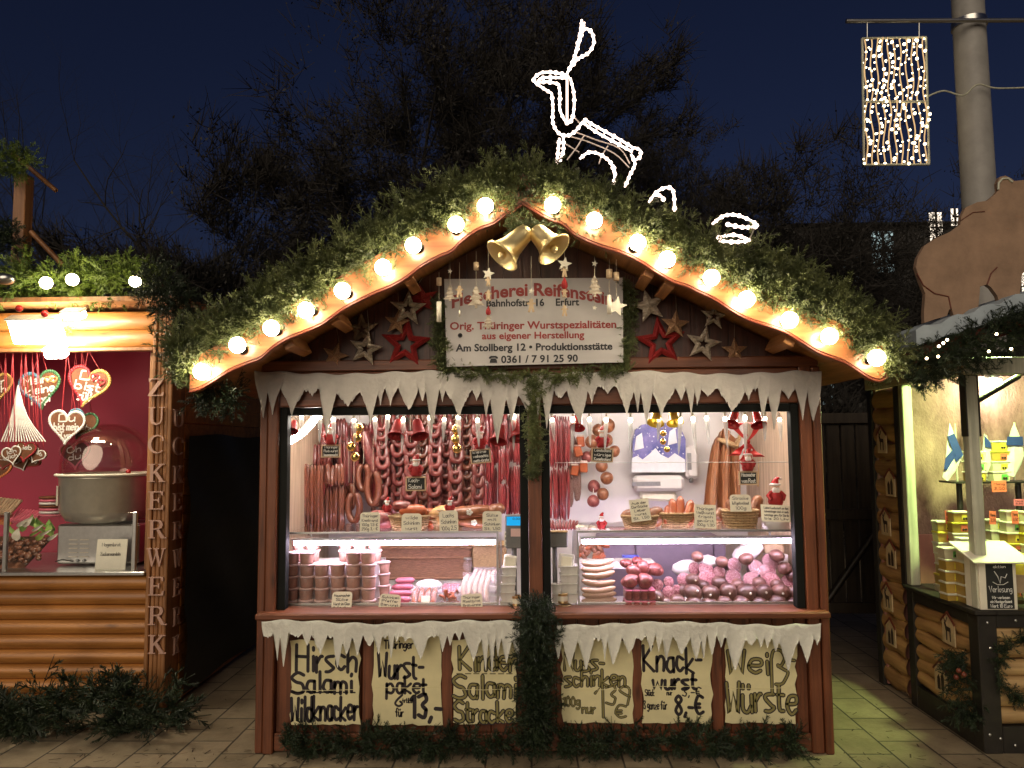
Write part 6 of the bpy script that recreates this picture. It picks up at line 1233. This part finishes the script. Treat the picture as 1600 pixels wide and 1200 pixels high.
XS = W(1536, 1172, .02).x; YB1 = WX(1414, 800, XS).y; YB2 = WX(1364, 800, XS).y; XE = XS + 2.2
zk = W(1560, 952, .0).z; zh = W(1560, 585, 0).z
hs = thing('honey_stall', 'black framed log stall with fur lined back wall and pale green posts', 'market stall', (XS + 1, .7, 0))
q = MB(); q.box(XS, XS + .10, 0, .10, 0, zk - .03, .006); q.build('corner_post', m_blk, hs)
q = MB(); q.box(XS + .012, XS + .075, .012, .075, zk - .004, zh, .005); o = q.build('upper_post', m_gpost, hs); q = MB(); [q.boxc((XS + .008 + (0 if k else .07), .04, zh - .17), (.008, .06, .34), None, .002) for k in (0, 1)]; q.build('bracket', m_blk, o)
q = MB(); q.box(XS + .005, XS + .065, YB1 - .03, YB1 + .03, zk - .004, zh, .005); q.build('upper_post', m_gpost, hs)
q = MB(); q.box(XS + .002, XS + .08, YB1 - .04, YB1 + .04, 0, zk - .032, .005); q.build('post', m_blk, hs)
q = MB(); q.box(XS + .002, XS + .08, YB1 + .035, YB1 + .10, zk - .028, zh, .005); q.box(XS + .002, XS + .07, YB2 - .04, YB2 + .03, 0, zh, .005); q.build('rear_post', m_blk, hs)
q = MB(); q.box(XS - .025, XS + .09, -.02, YB1 + .03, zk - .028, zk - .006, .004); q.box(XS + .091, XE, -.02, .16, zk - .028, zk - .006, .004); q.build('counter_edge', m_blk, hs)
q = MB(); q.box(XS + .004, XS + .07, .101, YB1 - .041, zk - .10, zk - .030, .004); q.box(XS + .004, XS + .07, .101, YB1 - .041, .0, .14, .004); q.box(XS + .101, XE, .006, .07, zk - .10, zk - .030, .004); q.box(XS + .101, XE, .006, .07, 0, .14, .004); q.build('panel_rails', m_blk, hs)
q = MB(); [q.lathe([(0, .004), (.007, .002), (.008, 0)], (XS + dx, -.0005, z), (0, -1, 0), 10) for dx, z in ((.03, .10), (.06, .55), (.085, .08), (.16, .045), (.05, zk - .07), (.2, zk - .06))]; q.build('screws', m_steel, hs)
def logpanel_x(y0, y1, z0, z1, n, name):
    q = MB(); h = (z1 - z0) / n
    for i in range(n):
        prof = [(XS + .05, z0 + i * h)] + [(XS + .03 - .022 * math.sin(math.pi * t) ** .8, z0 + i * h + h * t) for t in np.linspace(.04, .96, 7)] + [(XS + .05, z0 + (i + 1) * h)]
        ys = np.linspace(y0, y1, 7); q.add([(x, y, z + .010 * math.sin(k * 1.3 + i * 2.1)) for k, y in enumerate(ys) for x, z in prof], [(r_ * len(prof) + k, r_ * len(prof) + k + 1, (r_ + 1) * len(prof) + k + 1, (r_ + 1) * len(prof) + k) for r_ in range(6) for k in range(len(prof) - 1)], True)
    return q.build(name, m_logpy, hs)
lp1 = logpanel_x(.101, YB1 - .041, .141, zk - .101, 6, 'log_panel'); lp2 = logpanel_x(YB1 + .101, YB2 - .041, .02, zh - .02, 17, 'log_panel')
q = MB(); h = (zk - .24) / 6
for i in range(6):
    z0 = .141 + i * h; prof = [(.055, z0)] + [(.035 - .024 * math.sin(math.pi * t) ** .8, z0 + h * t) for t in np.linspace(.04, .96, 7)] + [(.055, z0 + h)]
    xs = np.linspace(XS + .101, XE, 9); q.add([(x, y, z + .008 * math.sin(k * 1.1 + i * 1.7)) for k, x in enumerate(xs) for y, z in prof], [(r_ * 9 + k, r_ * 9 + k + 1, (r_ + 1) * 9 + k + 1, (r_ + 1) * 9 + k) for r_ in range(8) for k in range(8)], True)
q.build('log_panel', m_logp, hs)
# elk pictures shaped like little houses
m_pic = M('picture_cream', (.55, .42, .24), .7, .2, 20); m_sil = M('silhouette_brown', (.035, .018, .012), .7)
def picture(parent, yc, zc, s, kind):
    x = XS + .004; q = MB(); q.prism([(x, yc + a * s, zc + b * s) for a, b in ((-.5, -.6), (.5, -.6), (.5, .35), (0, .75), (-.5, .35))], (-.006, 0, 0)); o = q.build('house_picture', m_pic, parent); q = MB(); x -= .0065
    if kind: [q.prism([(x, yc + a * s, zc + b * s) for a, b in poly], (-.0015, 0, 0)) for poly in ([(-.22, -.05), (.2, -.02), (.24, .12), (.3, .3), (.2, .34), (.12, .16), (-.2, .14)], [(-.2, -.02), (-.12, -.02), (-.14, -.45), (-.2, -.45)], [(.08, 0), (.18, 0), (.16, -.45), (.1, -.45)], [(.14, .32), (.0, .55), (.06, .58), (.2, .36)], [(.26, .32), (.36, .56), (.3, .58), (.22, .36)])]
    else: [q.prism([(x, yc + a * s, zc + b * s) for a, b in poly], (-.0015, 0, 0)) for poly in ([(-.3, -.5), (-.08, -.5), (-.06, .1), (-.18, .32), (-.3, .1)], [(.02, -.5), (.24, -.5), (.26, 0), (.14, .16), (.02, -.02)])]
    q.build('silhouette', m_sil, o)
    q = MB(); q.prism([(x + .002, yc + a * s, zc + b * s) for a, b in ((-.56, .3), (0, .74), (.56, .3), (.56, .38), (0, .84), (-.56, .38))], (-.008, 0, 0)); q.build('picture_roof', m_rim, o)
p_ = WX(1482, 985, XS); picture(lp1, p_.y, p_.z, .13, True); p_ = WX(1470, 1060, XS); picture(lp1, p_.y, p_.z, .13, False)
for i, (px, py) in enumerate(((1378, 690), (1391, 757), (1384, 818), (1392, 868), (1387, 935), (1392, 990))): p_ = WX(px, py, XS); picture(lp2, p_.y, p_.z, .13, i % 2 == 0)
# interior
q = MB(); q.box(XS + .02, XE, YB2 - .07, YB2 - .045, 1.02, zh + .09, .002); q.build('fur_wall', m_fur, hs); q = MB(); q.box(XS + .02, XE, YB2 - .075, YB2 - .05, .02, 1.019, .002); q.build('back_boards', m_pinkb, hs)
q = MB(); q.box(XE, XE + .03, 0, YB2, .02, zh + .3, .002); q.build('far_wall', m_fur, hs)
q = MB(); q.box(XS + .055, XS + .07, YB1 + .1, YB2 - .045, .02, zh, .002); q.build('inner_side', m_pinkb, hs)
q = MB(); q.box(XS + .09, XE, .17, .95, zk - .12, zk - .03, .003); q.build('display_table', m_blk, hs)
q = MB(); q.box(XS - .02, XE, -.03, .03, zh, zh + .09, .004); q.box(XS - .02, XS + .05, .031, YB2, zh, zh + .09, .004); q.build('head_beam', m_gpost, hs); q = MB(); q.box(XS - .03, XE, -.05, YB2 + .05, zh + .095, zh + .12, .003); q.build('ceiling', m_blk, hs)
q = MB(); q.tube([(XS + .06, .05, zh - .16), (XS + .33, .05, zh - .005)], .016, 6); q.build('brace', m_blk, hs)
e0, e1 = W(1418, 556, -.3), W(1640, 488, -.3)
q = MB(); q.prism([e0 + Vector((0, .02, -.05)), e1 + Vector((0, .02, -.05)), e1 + Vector((0, .02, .03)), e0 + Vector((0, .02, .03))], (0, 1.6, 0)); q.build('roof', m_rim, hs)
f0, f1 = W(1432, 532, -.32), W(1640, 462, -.32); q = MB(); n = 16
prof = [f0.lerp(f1, i / n) for i in range(n + 1)]; q.prism([p + Vector((0, 0, .055 + .012 * math.sin(i * 1.7))) for i, p in enumerate(prof)] + [p + Vector((0, 0, -.03 + .008 * math.sin(i * 2.3))) for i, p in reversed(list(enumerate(prof)))], (0, .7, 0)); q.one('snow_strip', m_snowb, 'bluish strip of artificial snow on the honey stall roof edge under the bear', 'snow')
t = thing('greenish_lamp', 'greenish lamp under the honey stall ceiling', 'lamp', (XS + .26, .16, zh + .02)); q = MB(); q.lathe([(0, -.062), (.06, -.055), (.085, -.02), (.07, .0), (0, .0)], (XS + .26, .16, zh + .088), n=18); q.build('lamp_glass', m_glamp, t); q = MB(); q.lathe([(.06, 0), (.065, .005), (0, .005)], (XS + .26, .16, zh + .0885), n=14); q.build('lamp_base', m_chrome, t)
t = thing('warm_lamp', 'warm lamp lighting the fur wall of the honey stall', 'lamp', (XS + .75, 1.0, zh + .02)); q = MB(); q.lathe([(0, -.07), (.05, -.05), (.055, -.01), (0, .0)], (XS + .75, 1.0, zh + .06), n=16); q.build('lamp_glass', glow('warm_stall_lamp', (1, .76, .60), 150), t); q = MB(); q.lathe([(.04, 0), (.045, .03), (0, .03)], (XS + .75, 1.0, zh + .062), n=14); q.build('lamp_base', m_chrome, t)
garland('fir_garland', [W(x, y, -.36) for x, y in ((1418, 590), (1450, 575), (1510, 545), (1570, 520), (1640, 500))], 330, [.09, .12, .13, .13, .13], m_needled, 'fir garland with tiny lights along the honey stall eave', out=(0, -.4, -.1), size=(.6, 1.1), along=.8)
mini = glow('mini_light', (1, .74, .42), 16); first = None
for i, (px, py) in enumerate(((1467, 541), (1474, 536), (1480, 531), (1466, 557), (1557, 522), (1545, 549), (1580, 545), (1448, 560))):
    lab = f'tiny warm light in the honey stall garland, {ORD[i + 1]} of those ' + 'near the snow strip end' * (i < 4) + 'towards the picture edge' * (i >= 4)
    if first is None: q = MB(); q.ball((0, 0, 0), .007, 8); first = q.build('mini_light', mini, None, (0, 0, 0)); tag(first, lab, 'light', 'tiny lights in the honey stall garland'); first.location = W(px, py, -.50)
    else: o = first.copy(); C.objects.link(o); o.location = W(px, py, -.50); o['label'] = lab
# plywood bear
BR = [(98, 560), (108, 510), (140, 455), (200, 415), (270, 385), (318, 350), (322, 310), (345, 265), (400, 240), (450, 232), (490, 200), (505, 180), (500, 145), (512, 115), (540, 108), (570, 122), (585, 135), (632, 130), (700, 140), (760, 180), (800, 240), (800, 300), (740, 330), (690, 380), (670, 480), (650, 540), (622, 600), (615, 660), (608, 715), (600, 735), (515, 752), (500, 700), (470, 660), (450, 645), (415, 655), (412, 700), (405, 770), (345, 795), (285, 800), (275, 765), (262, 770), (252, 800), (200, 815), (140, 835), (138, 780), (145, 690), (120, 630)]
t = thing('bear_figure', 'brown plywood bear standing on the snowy honey stall roof', 'bear figure', W(1500, 500, -.2))
q = MB(); q.prism([W(1400 + x * .3165, 240 + y * .3167, -.2) for x, y in BR], (0, .03, 0)); q.build('body', m_plyb, t)
q = MB(); q.tube([W(1400 + x * .3165, 240 + y * .3167, -.203) for x, y in ((505, 178), (507, 145), (525, 124), (552, 122), (575, 140))], .006, 6); q.build('ear', m_gpost, t)
q = MB(); q.tube([W(1400 + x * .3165, 240 + y * .3167, -.203) for x, y in ((103, 590), (135, 650), (190, 690), (260, 705), (272, 765))], .0035, 5); q.tube([W(1400 + x * .3165, 240 + y * .3167, -.203) for x, y in ((450, 645), (470, 590), (500, 560))], .0035, 5); q.tube([W(1400 + x * .3165, 240 + y * .3167, -.203) for x, y in ((320, 330), (380, 290), (440, 285))], .002, 5); q.build('painted_line', m_rim, t)
# ---- tubs of honey and jam
def honey_proto(mb_, ml, mlab):
    t = thing('honey_tub', '', 'tub', (0, 0, 0), 'stacked tubs in the honey stall'); q = MB(); q.prism([(-.048, -.036, 0), (.048, -.036, 0), (.054, -.042, .052), (-.054, -.042, .052)], (0, .075, 0)); q.build('body', mb_, t)
    q = MB(); q.boxc((0, -.004, .058), (.114, .088, .010), None, .004); q.build('lid', ml, t); q = MB(); q.boxc((.018, -.0405, .027), (.042, .003, .036), Matrix.Rotation(.11, 3, 'X'), .0005); o = q.build('label', mlab, t)
    q = MB(); [q.ball((.018 + dx, -.0425, .020), .008, 7, (1, .2, 1)) for dx in (-.009, .006)]; q.build('berry_print', m_sil, o); return t
HP = [honey_proto(m_honey, m_wlab, m_ylab), honey_proto(m_honeyc, m_wlab, m_glab), honey_proto(m_honeyc, m_wlab, m_ylab), honey_proto(m_honey, m_ylab, m_olab)]; used_h = set()
def honey(px, py, Y, lab, k, ry=0, z=None):
    p = W(px, py, Y); 
    if z is not None: p.z = z
    if k not in used_h: used_h.add(k); o = HP[k]; o.location = p; o.rotation_euler.z = ry; o['label'] = lab
    else: dup(HP[k], p, lab, (0, 0, ry))
zt_ = zk - .028
for col, (px, Y, n) in enumerate(((1486, .30, 5), (1514, .22, 6), (1479, .55, 7), (1502, .48, 8), (1560, .62, 7), (1585, .50, 8), (1612, .45, 8))):
    x = W(px, 900, Y).x
    for l in range(n): honey(px + random.uniform(-1.5, 1.5), 900, Y, f'tub in the {("low left front", "front right", "tall left rear", "tall rear", "middle rear", "tall right", "far right")[col]} stack of the honey counter, {ORD[l + 1]} from the bottom', (0 if l < 4 else 1 + (col + l) % 2) if col < 2 else (col * 3 + l) % 4, random.uniform(-.08, .08), zt_ + l * .064)
# shelf with small tubs, flags, tags
ys = .72; sh = thing('display_shelf', 'dark green metal shelf carrying flags and small tubs', 'shelf', W(1530, 750, ys)); a, b = W(1482, 752, ys), W(1640, 752, ys); q = MB(); q.box(a.x, b.x, ys - .06, ys + .12, a.z - .012, a.z, .004); q.build('board', m_blk, sh)
for px in (1498, 1590): a2 = W(px, 752, ys + .05); q = MB(); q.tube([Vector((a2.x, a2.y, a2.z - .012)), Vector((a2.x, a2.y, zt_))], .018, 8); q.build('leg', m_blk, sh)
for col, (px, n) in enumerate(((1523, 3), (1560, 4))):
    for l in range(n): honey(px, 750, ys - .01, f'small tub on the dark shelf, {("left", "right")[col]} of the two stacks, {ORD[l + 1]} from the bottom', (col + l) % 4, 0, a.z + l * .064)
q = MB(); [q.ball(W(1560 + random.uniform(-10, 10), 696 + random.uniform(-4, 5), ys + random.uniform(-.03, .03)), .02, 8) for _ in range(10)]; q.one('cotton_bag', m_beard, 'white fluffy bag on top of the right tub stack on the shelf', 'bag')
def flag(x, y0, y1, pts, cross, label, Y):
    t = thing('table_flag', label, 'flag', W(x, y1, Y), 'white flags with blue cross'); q = MB(); q.tube([W(x, y1, Y), W(x - (4 if x < 1500 else 0), y0, Y)], .006, 8); q.build('pole', m_gpost, t)
    q = MB(); q.prism([W(px, py, Y - .012 - .010 * math.sin(i * 1.9)) for i, (px, py) in enumerate(pts)], (0, .004, 0)); q.build('cloth', m_flagw, t)
    q = MB(); [q.prism([W(px, py, Y - .024) for px, py in c], (0, -.001, 0)) for c in cross]; q.build('blue_cross', m_flagb, t)
flag(1496, 662, 752, [(1484, 661), (1492, 680), (1505, 712), (1494, 735), (1481, 752), (1473, 746), (1478, 715), (1480, 690)], [[(1480, 682), (1491, 677), (1505, 711), (1494, 722), (1487, 700)], [(1477, 716), (1487, 704), (1496, 708), (1479, 735), (1475, 733)]], 'white flag with blue cross hanging diagonally at the left of the shelf', ys - .03)
flag(1585, 660, 750, [(1585, 661), (1597, 690), (1600, 712), (1596, 725), (1585, 745), (1571, 742), (1573, 700), (1580, 672)], [[(1574, 682), (1598, 682), (1599, 696), (1572, 696)]], 'white flag with blue stripe on a white pole at the right of the shelf', ys - .04)
flag(1541, 680, 750, [(1538, 678), (1548, 692), (1550, 720), (1544, 738), (1536, 730), (1536, 700)], [[(1538, 680), (1548, 692), (1549, 700), (1539, 698)]], 'white flag with blue cross half hidden by the pale green post', ys - .02)
for i, (px, py, wd, ht, m, Y) in enumerate(((1482, 808, 10, 20, m_olab, .5), (1514, 808, 10, 20, m_olab, .46), (1551, 809, 10, 20, m_olab, .44), (1586, 808, 10, 20, m_olab, .44), (1561, 760, 22, 17, m_olab, .62), (1521, 757, 14, 16, m_ylab, .62), (1592, 785, 15, 10, m_pki, .5))):
    c = W(px, py, Y); q = MB(); q.boxc(c, (wd * pm(Y), .003, ht * pm(Y)), Matrix.Rotation(random.uniform(-.1, .1), 3, 'Y'), .0005); o = q.one('price_tag', m, ('orange price tag leftmost over the tub stacks', 'orange price tag left of the pale green post', 'orange price tag right of the pale green post', 'orange price tag rightmost over the tub stacks', 'wide orange price tag hanging from the shelf', 'yellow price tag hanging from the shelf', 'pink price tag beside the shelf leg')[i], 'price tag', 'coloured price tags in the honey stall')
    q = MB(); [write(q, s_, c + Vector((-wd * pm(Y) * .36, -.003, dz * ht * pm(Y))), c + Vector((wd * pm(Y) * .36, -.003, dz * ht * pm(Y))), ht * pm(Y) * .22, .0022) for s_, dz in (('Honig', .12), ('3,50', -.28))]; q.build('lettering', m_sil, o)
for i, (px, py, Y, lab) in enumerate(((1590, 895, .26, 'yellow gift basket behind the collection box'), )):
    c = W(px, py + 28, Y); t = thing('gift_basket', lab, 'basket', c); q = MB(); q.lathe([(.07, 0), (.095, .10), (.1, .105), (.085, .10), (.065, .005), (0, .005)], c, n=20); q.build('pot', m_tanwood, t); q = MB(); q.lathe([(.08, .08), (.11, .16), (.09, .20), (.04, .21), (0, .2)], c, n=14); q.build('gift_wrap', m_ylab, t)
# collection box with dark sign
Yc = -.0; c = W(1560, 944, Yc + .02); s = pm(Yc); t = thing('raffle_box', 'cream box with sloping lid and dark lettered front on the counter corner', 'box', c)
zb = zk - .004; q = MB(); q.box(c.x - 30 * s, c.x + 26 * s, .0, .14, zb, zb + 78 * s, .003); q.build('body', m_card, t); q = MB(); q.boxc((c.x - 2 * s, .06, zb + 84 * s), (88 * s, .26, .010), Matrix.Rotation(.32, 3, 'X'), .002); q.build('lid', m_card, t)
q = MB(); q.box(c.x - 20 * s, c.x + 20 * s, -.006, -.001, zb + 2 * s, zb + 77 * s, .001); o = q.build('dark_sign', m_slate, t); q = MB()
for z, tx, h_, hw in ((70, 'Weihnachts', 5, 15), (63, 'aktion', 4, 9), (27, 'Verlosung', 9, 17), (17, 'Wir verlosen', 4, 13), (11, 'ein Honigpräsent', 4, 16), (4, 'Wert 10 Euro', 5, 16)): write(q, tx, Vector((c.x - hw * s, -.0068, zb + z * s)), Vector((c.x + hw * s, -.0068, zb + z * s)), h_ * s, .8 * s)
q.tube([Vector((c.x + x * s, -.0065, zb + z * s)) for x, z in ((-11, 42), (-4, 38), (5, 38), (12, 42))], .002, 4); q.tube([Vector((c.x + x * s, -.0065, zb + z * s)) for x, z in ((-8, 58), (-3, 50), (0, 40), (2, 50), (8, 48), (11, 54))], .0025, 4); q.build('lettering', m_chalk, o)
garland('fir_bough', [WX(x, y, XS - .05) for x, y in ((1487, 1020), (1498, 1050), (1505, 1090), (1512, 1130))], 120, [.05, .08, .09, .08], m_needled, 'dark fir bough hanging at the corner of the honey stall side', 'fir bough', out=(-.3, -.3, -.4), size=(.5, .95))
q = MB(); [q.ball(WX(1498 + dx, 1048 + dy, XS - .15), .014, 10) for dx, dy in ((0, 0), (8, 6), (-4, 10))]; q.one('berry_cluster', m_rim, 'cluster of dark red berries in the corner fir bough', 'berries')
c = W(1612, 1048, -.04); garland('fir_wreath', [c + Vector((math.cos(a) * .17, 0, math.sin(a) * .17)) for a in np.linspace(0, 6.283, 20)], 170, .045, m_needled, 'dark fir wreath on the log front of the honey stall', 'wreath', out=(0, -.4, 0), size=(.5, .8))

# ================================================================ pole with light curtain
m_polec = M('grey_pole_paint', (.30, .29, .27), .55, .12, 6)
YP = 2.6; a, b = W(1531, 330, YP), W(1519, -60, YP); t = thing('lamp_pole', 'thick grey round pole behind the honey stall with a horizontal bar', 'pole', (a.x, YP, 0))
q = MB(); q.tube([(a.x, YP, 0), (a.x, YP, a.z), (a.x, YP, b.z + .5)], [.150, .142, .130], 28); q.build('shaft', m_polec, t)
q = MB(); q.tube([(a.x, YP, W(1528, 40, YP).z - .02), (a.x, YP, W(1528, 40, YP).z + .04)], .148, 28); q.build('clamp', m_steel, t)
q = MB(); q.tube([W(1322, 33, YP - .18), W(1680, 31, YP - .18)], .020, 12); q.build('cross_bar', m_steel, t)
YQ = YP - .18; t = thing('light_curtain', 'rectangular hanging frame filled with glowing light strings', 'light decoration', W(1400, 258, YQ)); q = MB()
A, B, Cc, Dd = W(1347, 60, YQ), W(1447, 58, YQ), W(1452, 257, YQ), W(1350, 258, YQ); Mm, Nn = W(1349, 159, YQ), W(1449, 159, YQ)
for u, v in ((A, B), (B, Cc), (Cc, Dd), (Dd, A), (Mm, Nn)): q.tube([u, v], .011, 4)
q.build('frame', m_gpost, t)
for px in (1355, 1436): q = MB(); q.tube([W(px, 60, YQ), W(px, 36, YQ)], .007, 6); q.build('hanger', m_steel, t)
for k in range(11):
    u = (k + .5) / 11; p0, p1 = A.lerp(B, u), Dd.lerp(Cc, u); q = MB(); pts = [p0.lerp(p1, v) + Vector((.012 * math.sin(v * 17 + k), .01 * math.cos(v * 9 + k), 0)) for v in np.linspace(0, 1, 24)]; q.tube(pts, .0055, 5)
    o = q.build('light_string', m_ledd, t); q = MB(); [q.ball(pts[j].lerp(pts[j + 1], random.random()) + Vector((random.uniform(-.03, .03), 0, 0)), random.choice((.008, .010, .014)), 7) for j in range(23) if random.random() < .85]; q.build('leds', m_led, o)
q = MB(); q.tube(smooth_path([W(1451, 150, YQ), W(1475, 142, YQ), W(1505, 149, YP - .2), W(1528, 132, YP - .2), W(1560, 138, YP - .2), W(1640, 135, YP - .2)], 6), .008, 6); q.one('power_cable', m_gpost, 'pale cable running from the light curtain past the grey pole', 'cable')

# ================================================================ dark yard and trees behind
m_dark = wood('dark_gate_boards', (.030, .022, .015), (.06, .045, .03)); a, b = W(1296, 640, 2.4), W(1372, 640, 2.4)
t = thing('timber_gate', 'dark timber gate closing the gap behind the two stalls', 'gate', ((a.x + b.x) / 2, 2.4, 0)); q = MB(); x = a.x - .15
while x < b.x: q.box(x, x + .11, 2.42, 2.45, .25, a.z - .05, .004); x += .125
q.build('boards', m_dark, t); q = MB(); [q.box(a.x - .15, b.x, 2.385, 2.415, z, z + .09, .004) for z in (.22, 1.0, a.z - .12)]; q.build('rails', m_dark, t)
q = MB(); q.tube([(a.x - .1, 2.39, .31), (b.x, 2.39, 1.0)], .03, 4); q.build('brace', m_dark, t)
m_bark = M('dark_bark_skin', (.020, .017, .014), .9, .3, 20, bump=.4); m_leafd = M('dark_foliage', (.012, .011, .009), .7, .4, 3, c2=(.024, .022, .016))
def branches(base, h, seed, levels=4, spread=.55, r0=.16, lean=(0, 0)):
    r = random.Random(seed); q = MB(); tips = []
    def grow(p, d, L, rad, lv):
        pts = [p]; dd = d.copy(); k = 5
        for i in range(k): dd = (dd + Vector((r.gauss(0, .13), r.gauss(0, .13), r.gauss(.03, .07)))).normalized(); pts.append(pts[-1] + dd * L / k)
        q.tube(pts, [rad * (1 - .55 * i / k) for i in range(k + 1)], 6 if lv < 2 else 4, cap=False)
        if lv >= 2: tips.extend(pts[2:])
        if lv >= levels: return
        n = (9, 7, 6, 5)[lv]
        for j in range(n):
            i = min(k, 1 + int((j + r.random()) / n * k)); u = Vector((r.gauss(0, 1), r.gauss(0, 1), r.gauss(.25, .5))).normalized(); grow(pts[i], (dd * (1 - spread) + u * spread).normalized(), L * r.uniform(.42, .66), rad * (1 - .55 * i / k) * r.uniform(.4, .6), lv + 1)
    grow(Vector(base), Vector((lean[0], lean[1], 1)).normalized(), h * .55, r0, 0); return q, tips
def tree(px, Y, ytop, seed, label, leafy=0, levels=4, leaf=.12, spread=.55, name='bare_tree', lean=(0, 0), r0=.16):
    g_ = W(px, 700, Y); top = W(px, ytop, Y); base = (g_.x, Y, 0); h = top.z * 1.0; t = thing(name, label, 'tree', base, 'dark trees behind the stalls')
    q, tips = branches(base, h, seed, levels, spread, r0, lean); q.build('branches', m_bark, t)
    if leafy:
        r = np.random.default_rng(seed); tp_ = np.array([tuple(v) for v in tips]); ctr = tp_.mean(axis=0)
        nt_ = leafy // 2; i = r.integers(0, len(tp_), nt_); P = tp_[i]; d = (P - ctr); d /= np.linalg.norm(d, axis=1, keepdims=True); d = d * .7 + r.normal(size=(nt_, 3)) * .6 + np.array([0, 0, .25]); d /= np.linalg.norm(d, axis=1, keepdims=True)
        s = np.cross(d, r.normal(size=(nt_, 3))); s /= np.linalg.norm(s, axis=1, keepdims=True); L = r.uniform(.18, .60, (nt_, 1)); wd = .0085
        V = np.stack([P - s * wd, P + s * wd, P + d * L + s * wd * .4, P + d * L - s * wd * .4], axis=1).reshape(-1, 3) - np.array(base); put(np_mesh('twigs', V, np.arange(nt_ * 4).reshape(-1, 4)), 'twigs', m_bark, t, base)
        nl_ = leafy // 2; i = r.integers(0, len(tp_), nl_); P = tp_[i] + r.normal(size=(nl_, 3)) * .10
        u = r.normal(size=(nl_, 3)); u /= np.linalg.norm(u, axis=1, keepdims=True); v = np.cross(u, r.normal(size=(nl_, 3))); v /= np.linalg.norm(v, axis=1, keepdims=True); s = (leaf * r.uniform(.5, 1.1, nl_))[:, None]
        V = np.stack([P - u * s, P + v * s * .5, P + u * s, P - v * s * .5], axis=1).reshape(-1, 3) - np.array(base); put(np_mesh('crown', V, np.arange(nl_ * 4).reshape(-1, 4)), 'crown', m_leafd, t, base)
tree(75, 13, 30, 3, 'bare branched dark tree above the candy stall', 0, 4, spread=.5)
tree(-120, 12, 60, 4, 'bare dark tree reaching in at the picture edge over the roof post', 0, 4)
tree(470, 10, 225, 5, 'dense low dark tree left of the hut roof', 60000, 4, .042, .62, 'dense_tree', r0=.12)
tree(640, 12, -60, 6, 'tall dark tree with thin twigs left of the light rope reindeer', 60000, 4, .042, .58, 'dense_tree', lean=(-.05, 0), r0=.2)
tree(820, 11, 40, 7, 'dark tree directly behind the hut peak', 75000, 4, .042, .6, 'dense_tree', r0=.2)
tree(1010, 12, -20, 8, 'tall dark tree behind the light rope reindeer', 75000, 4, .042, .6, 'dense_tree', r0=.2)
tree(1200, 11, 190, 9, 'dark tree over the right roof slope', 45000, 4, .042, .6, 'dense_tree', r0=.15)
tree(1400, 12, 200, 10, 'bare dark tree before the lit house windows', 11000, 4, .042, .6, 'dense_tree', r0=.12)
tree(1620, 13, 160, 12, 'dark tree behind the grey pole', 16000, 4, .042, .6, 'dense_tree', r0=.15)
tree(340, 9, 420, 14, 'small dark bush tree in the gap between the candy stall and the hut', 9000, 3, .06, .65, 'dense_tree', r0=.1)
tree(1330, 7, 560, 15, 'dark bush behind the timber gate', 9000, 3, .06, .65, 'dense_tree', r0=.08)
YH = 17; a, b = W(1250, 620, YH), W(1640, 620, YH); zt = W(1400, 352, YH).z; ho = thing('town_house', 'dark house with lit windows behind the trees', 'building', ((a.x + b.x) / 2, YH, 0))
q = MB(); q.box(a.x, b.x, YH, YH + 6, 0, zt, .01); q.build('wall', M('dark_house_render', (.05, .048, .045), .9), ho); q = MB(); q.prism([(a.x - .3, YH - .3, zt + .01), (b.x + .3, YH - .3, zt + .01), (b.x + .3, YH + 3, zt + .5), (a.x - .3, YH + 3, zt + .5)], (0, 3.3, -.1)); q.build('roof', m_dark, ho)
m_w1 = glow('pale_lit_window', (.55, .72, .72), .9); m_w2 = glow('warm_lit_window', (1, .84, .66), 2.2)
for x0, x1, y0, y1, m in ((1314, 1346, 385, 440, m_w1), (1362, 1398, 362, 425, m_w1), (1452, 1474, 332, 380, m_w2), (1486, 1498, 326, 352, m_w2), (1284, 1304, 590, 640, m_w1), (1416, 1426, 540, 556, m_w2), (1596, 1612, 425, 470, m_w2)):
    A_, B_ = W(x0, y0, YH - .03), W(x1, y1, YH - .03); q = MB(); q.box(A_.x, B_.x, YH - .03, YH - .005, B_.z, A_.z, .002); o = q.build('window', m, ho)
    q = MB(); xm = (A_.x + B_.x) / 2; q.box(xm - .03, xm + .03, YH - .06, YH - .032, B_.z, A_.z); q.box(A_.x, B_.x, YH - .07, YH - .062, (A_.z + B_.z) / 2 - .03, (A_.z + B_.z) / 2 + .03); q.build('glazing_bar', m_dark, o)
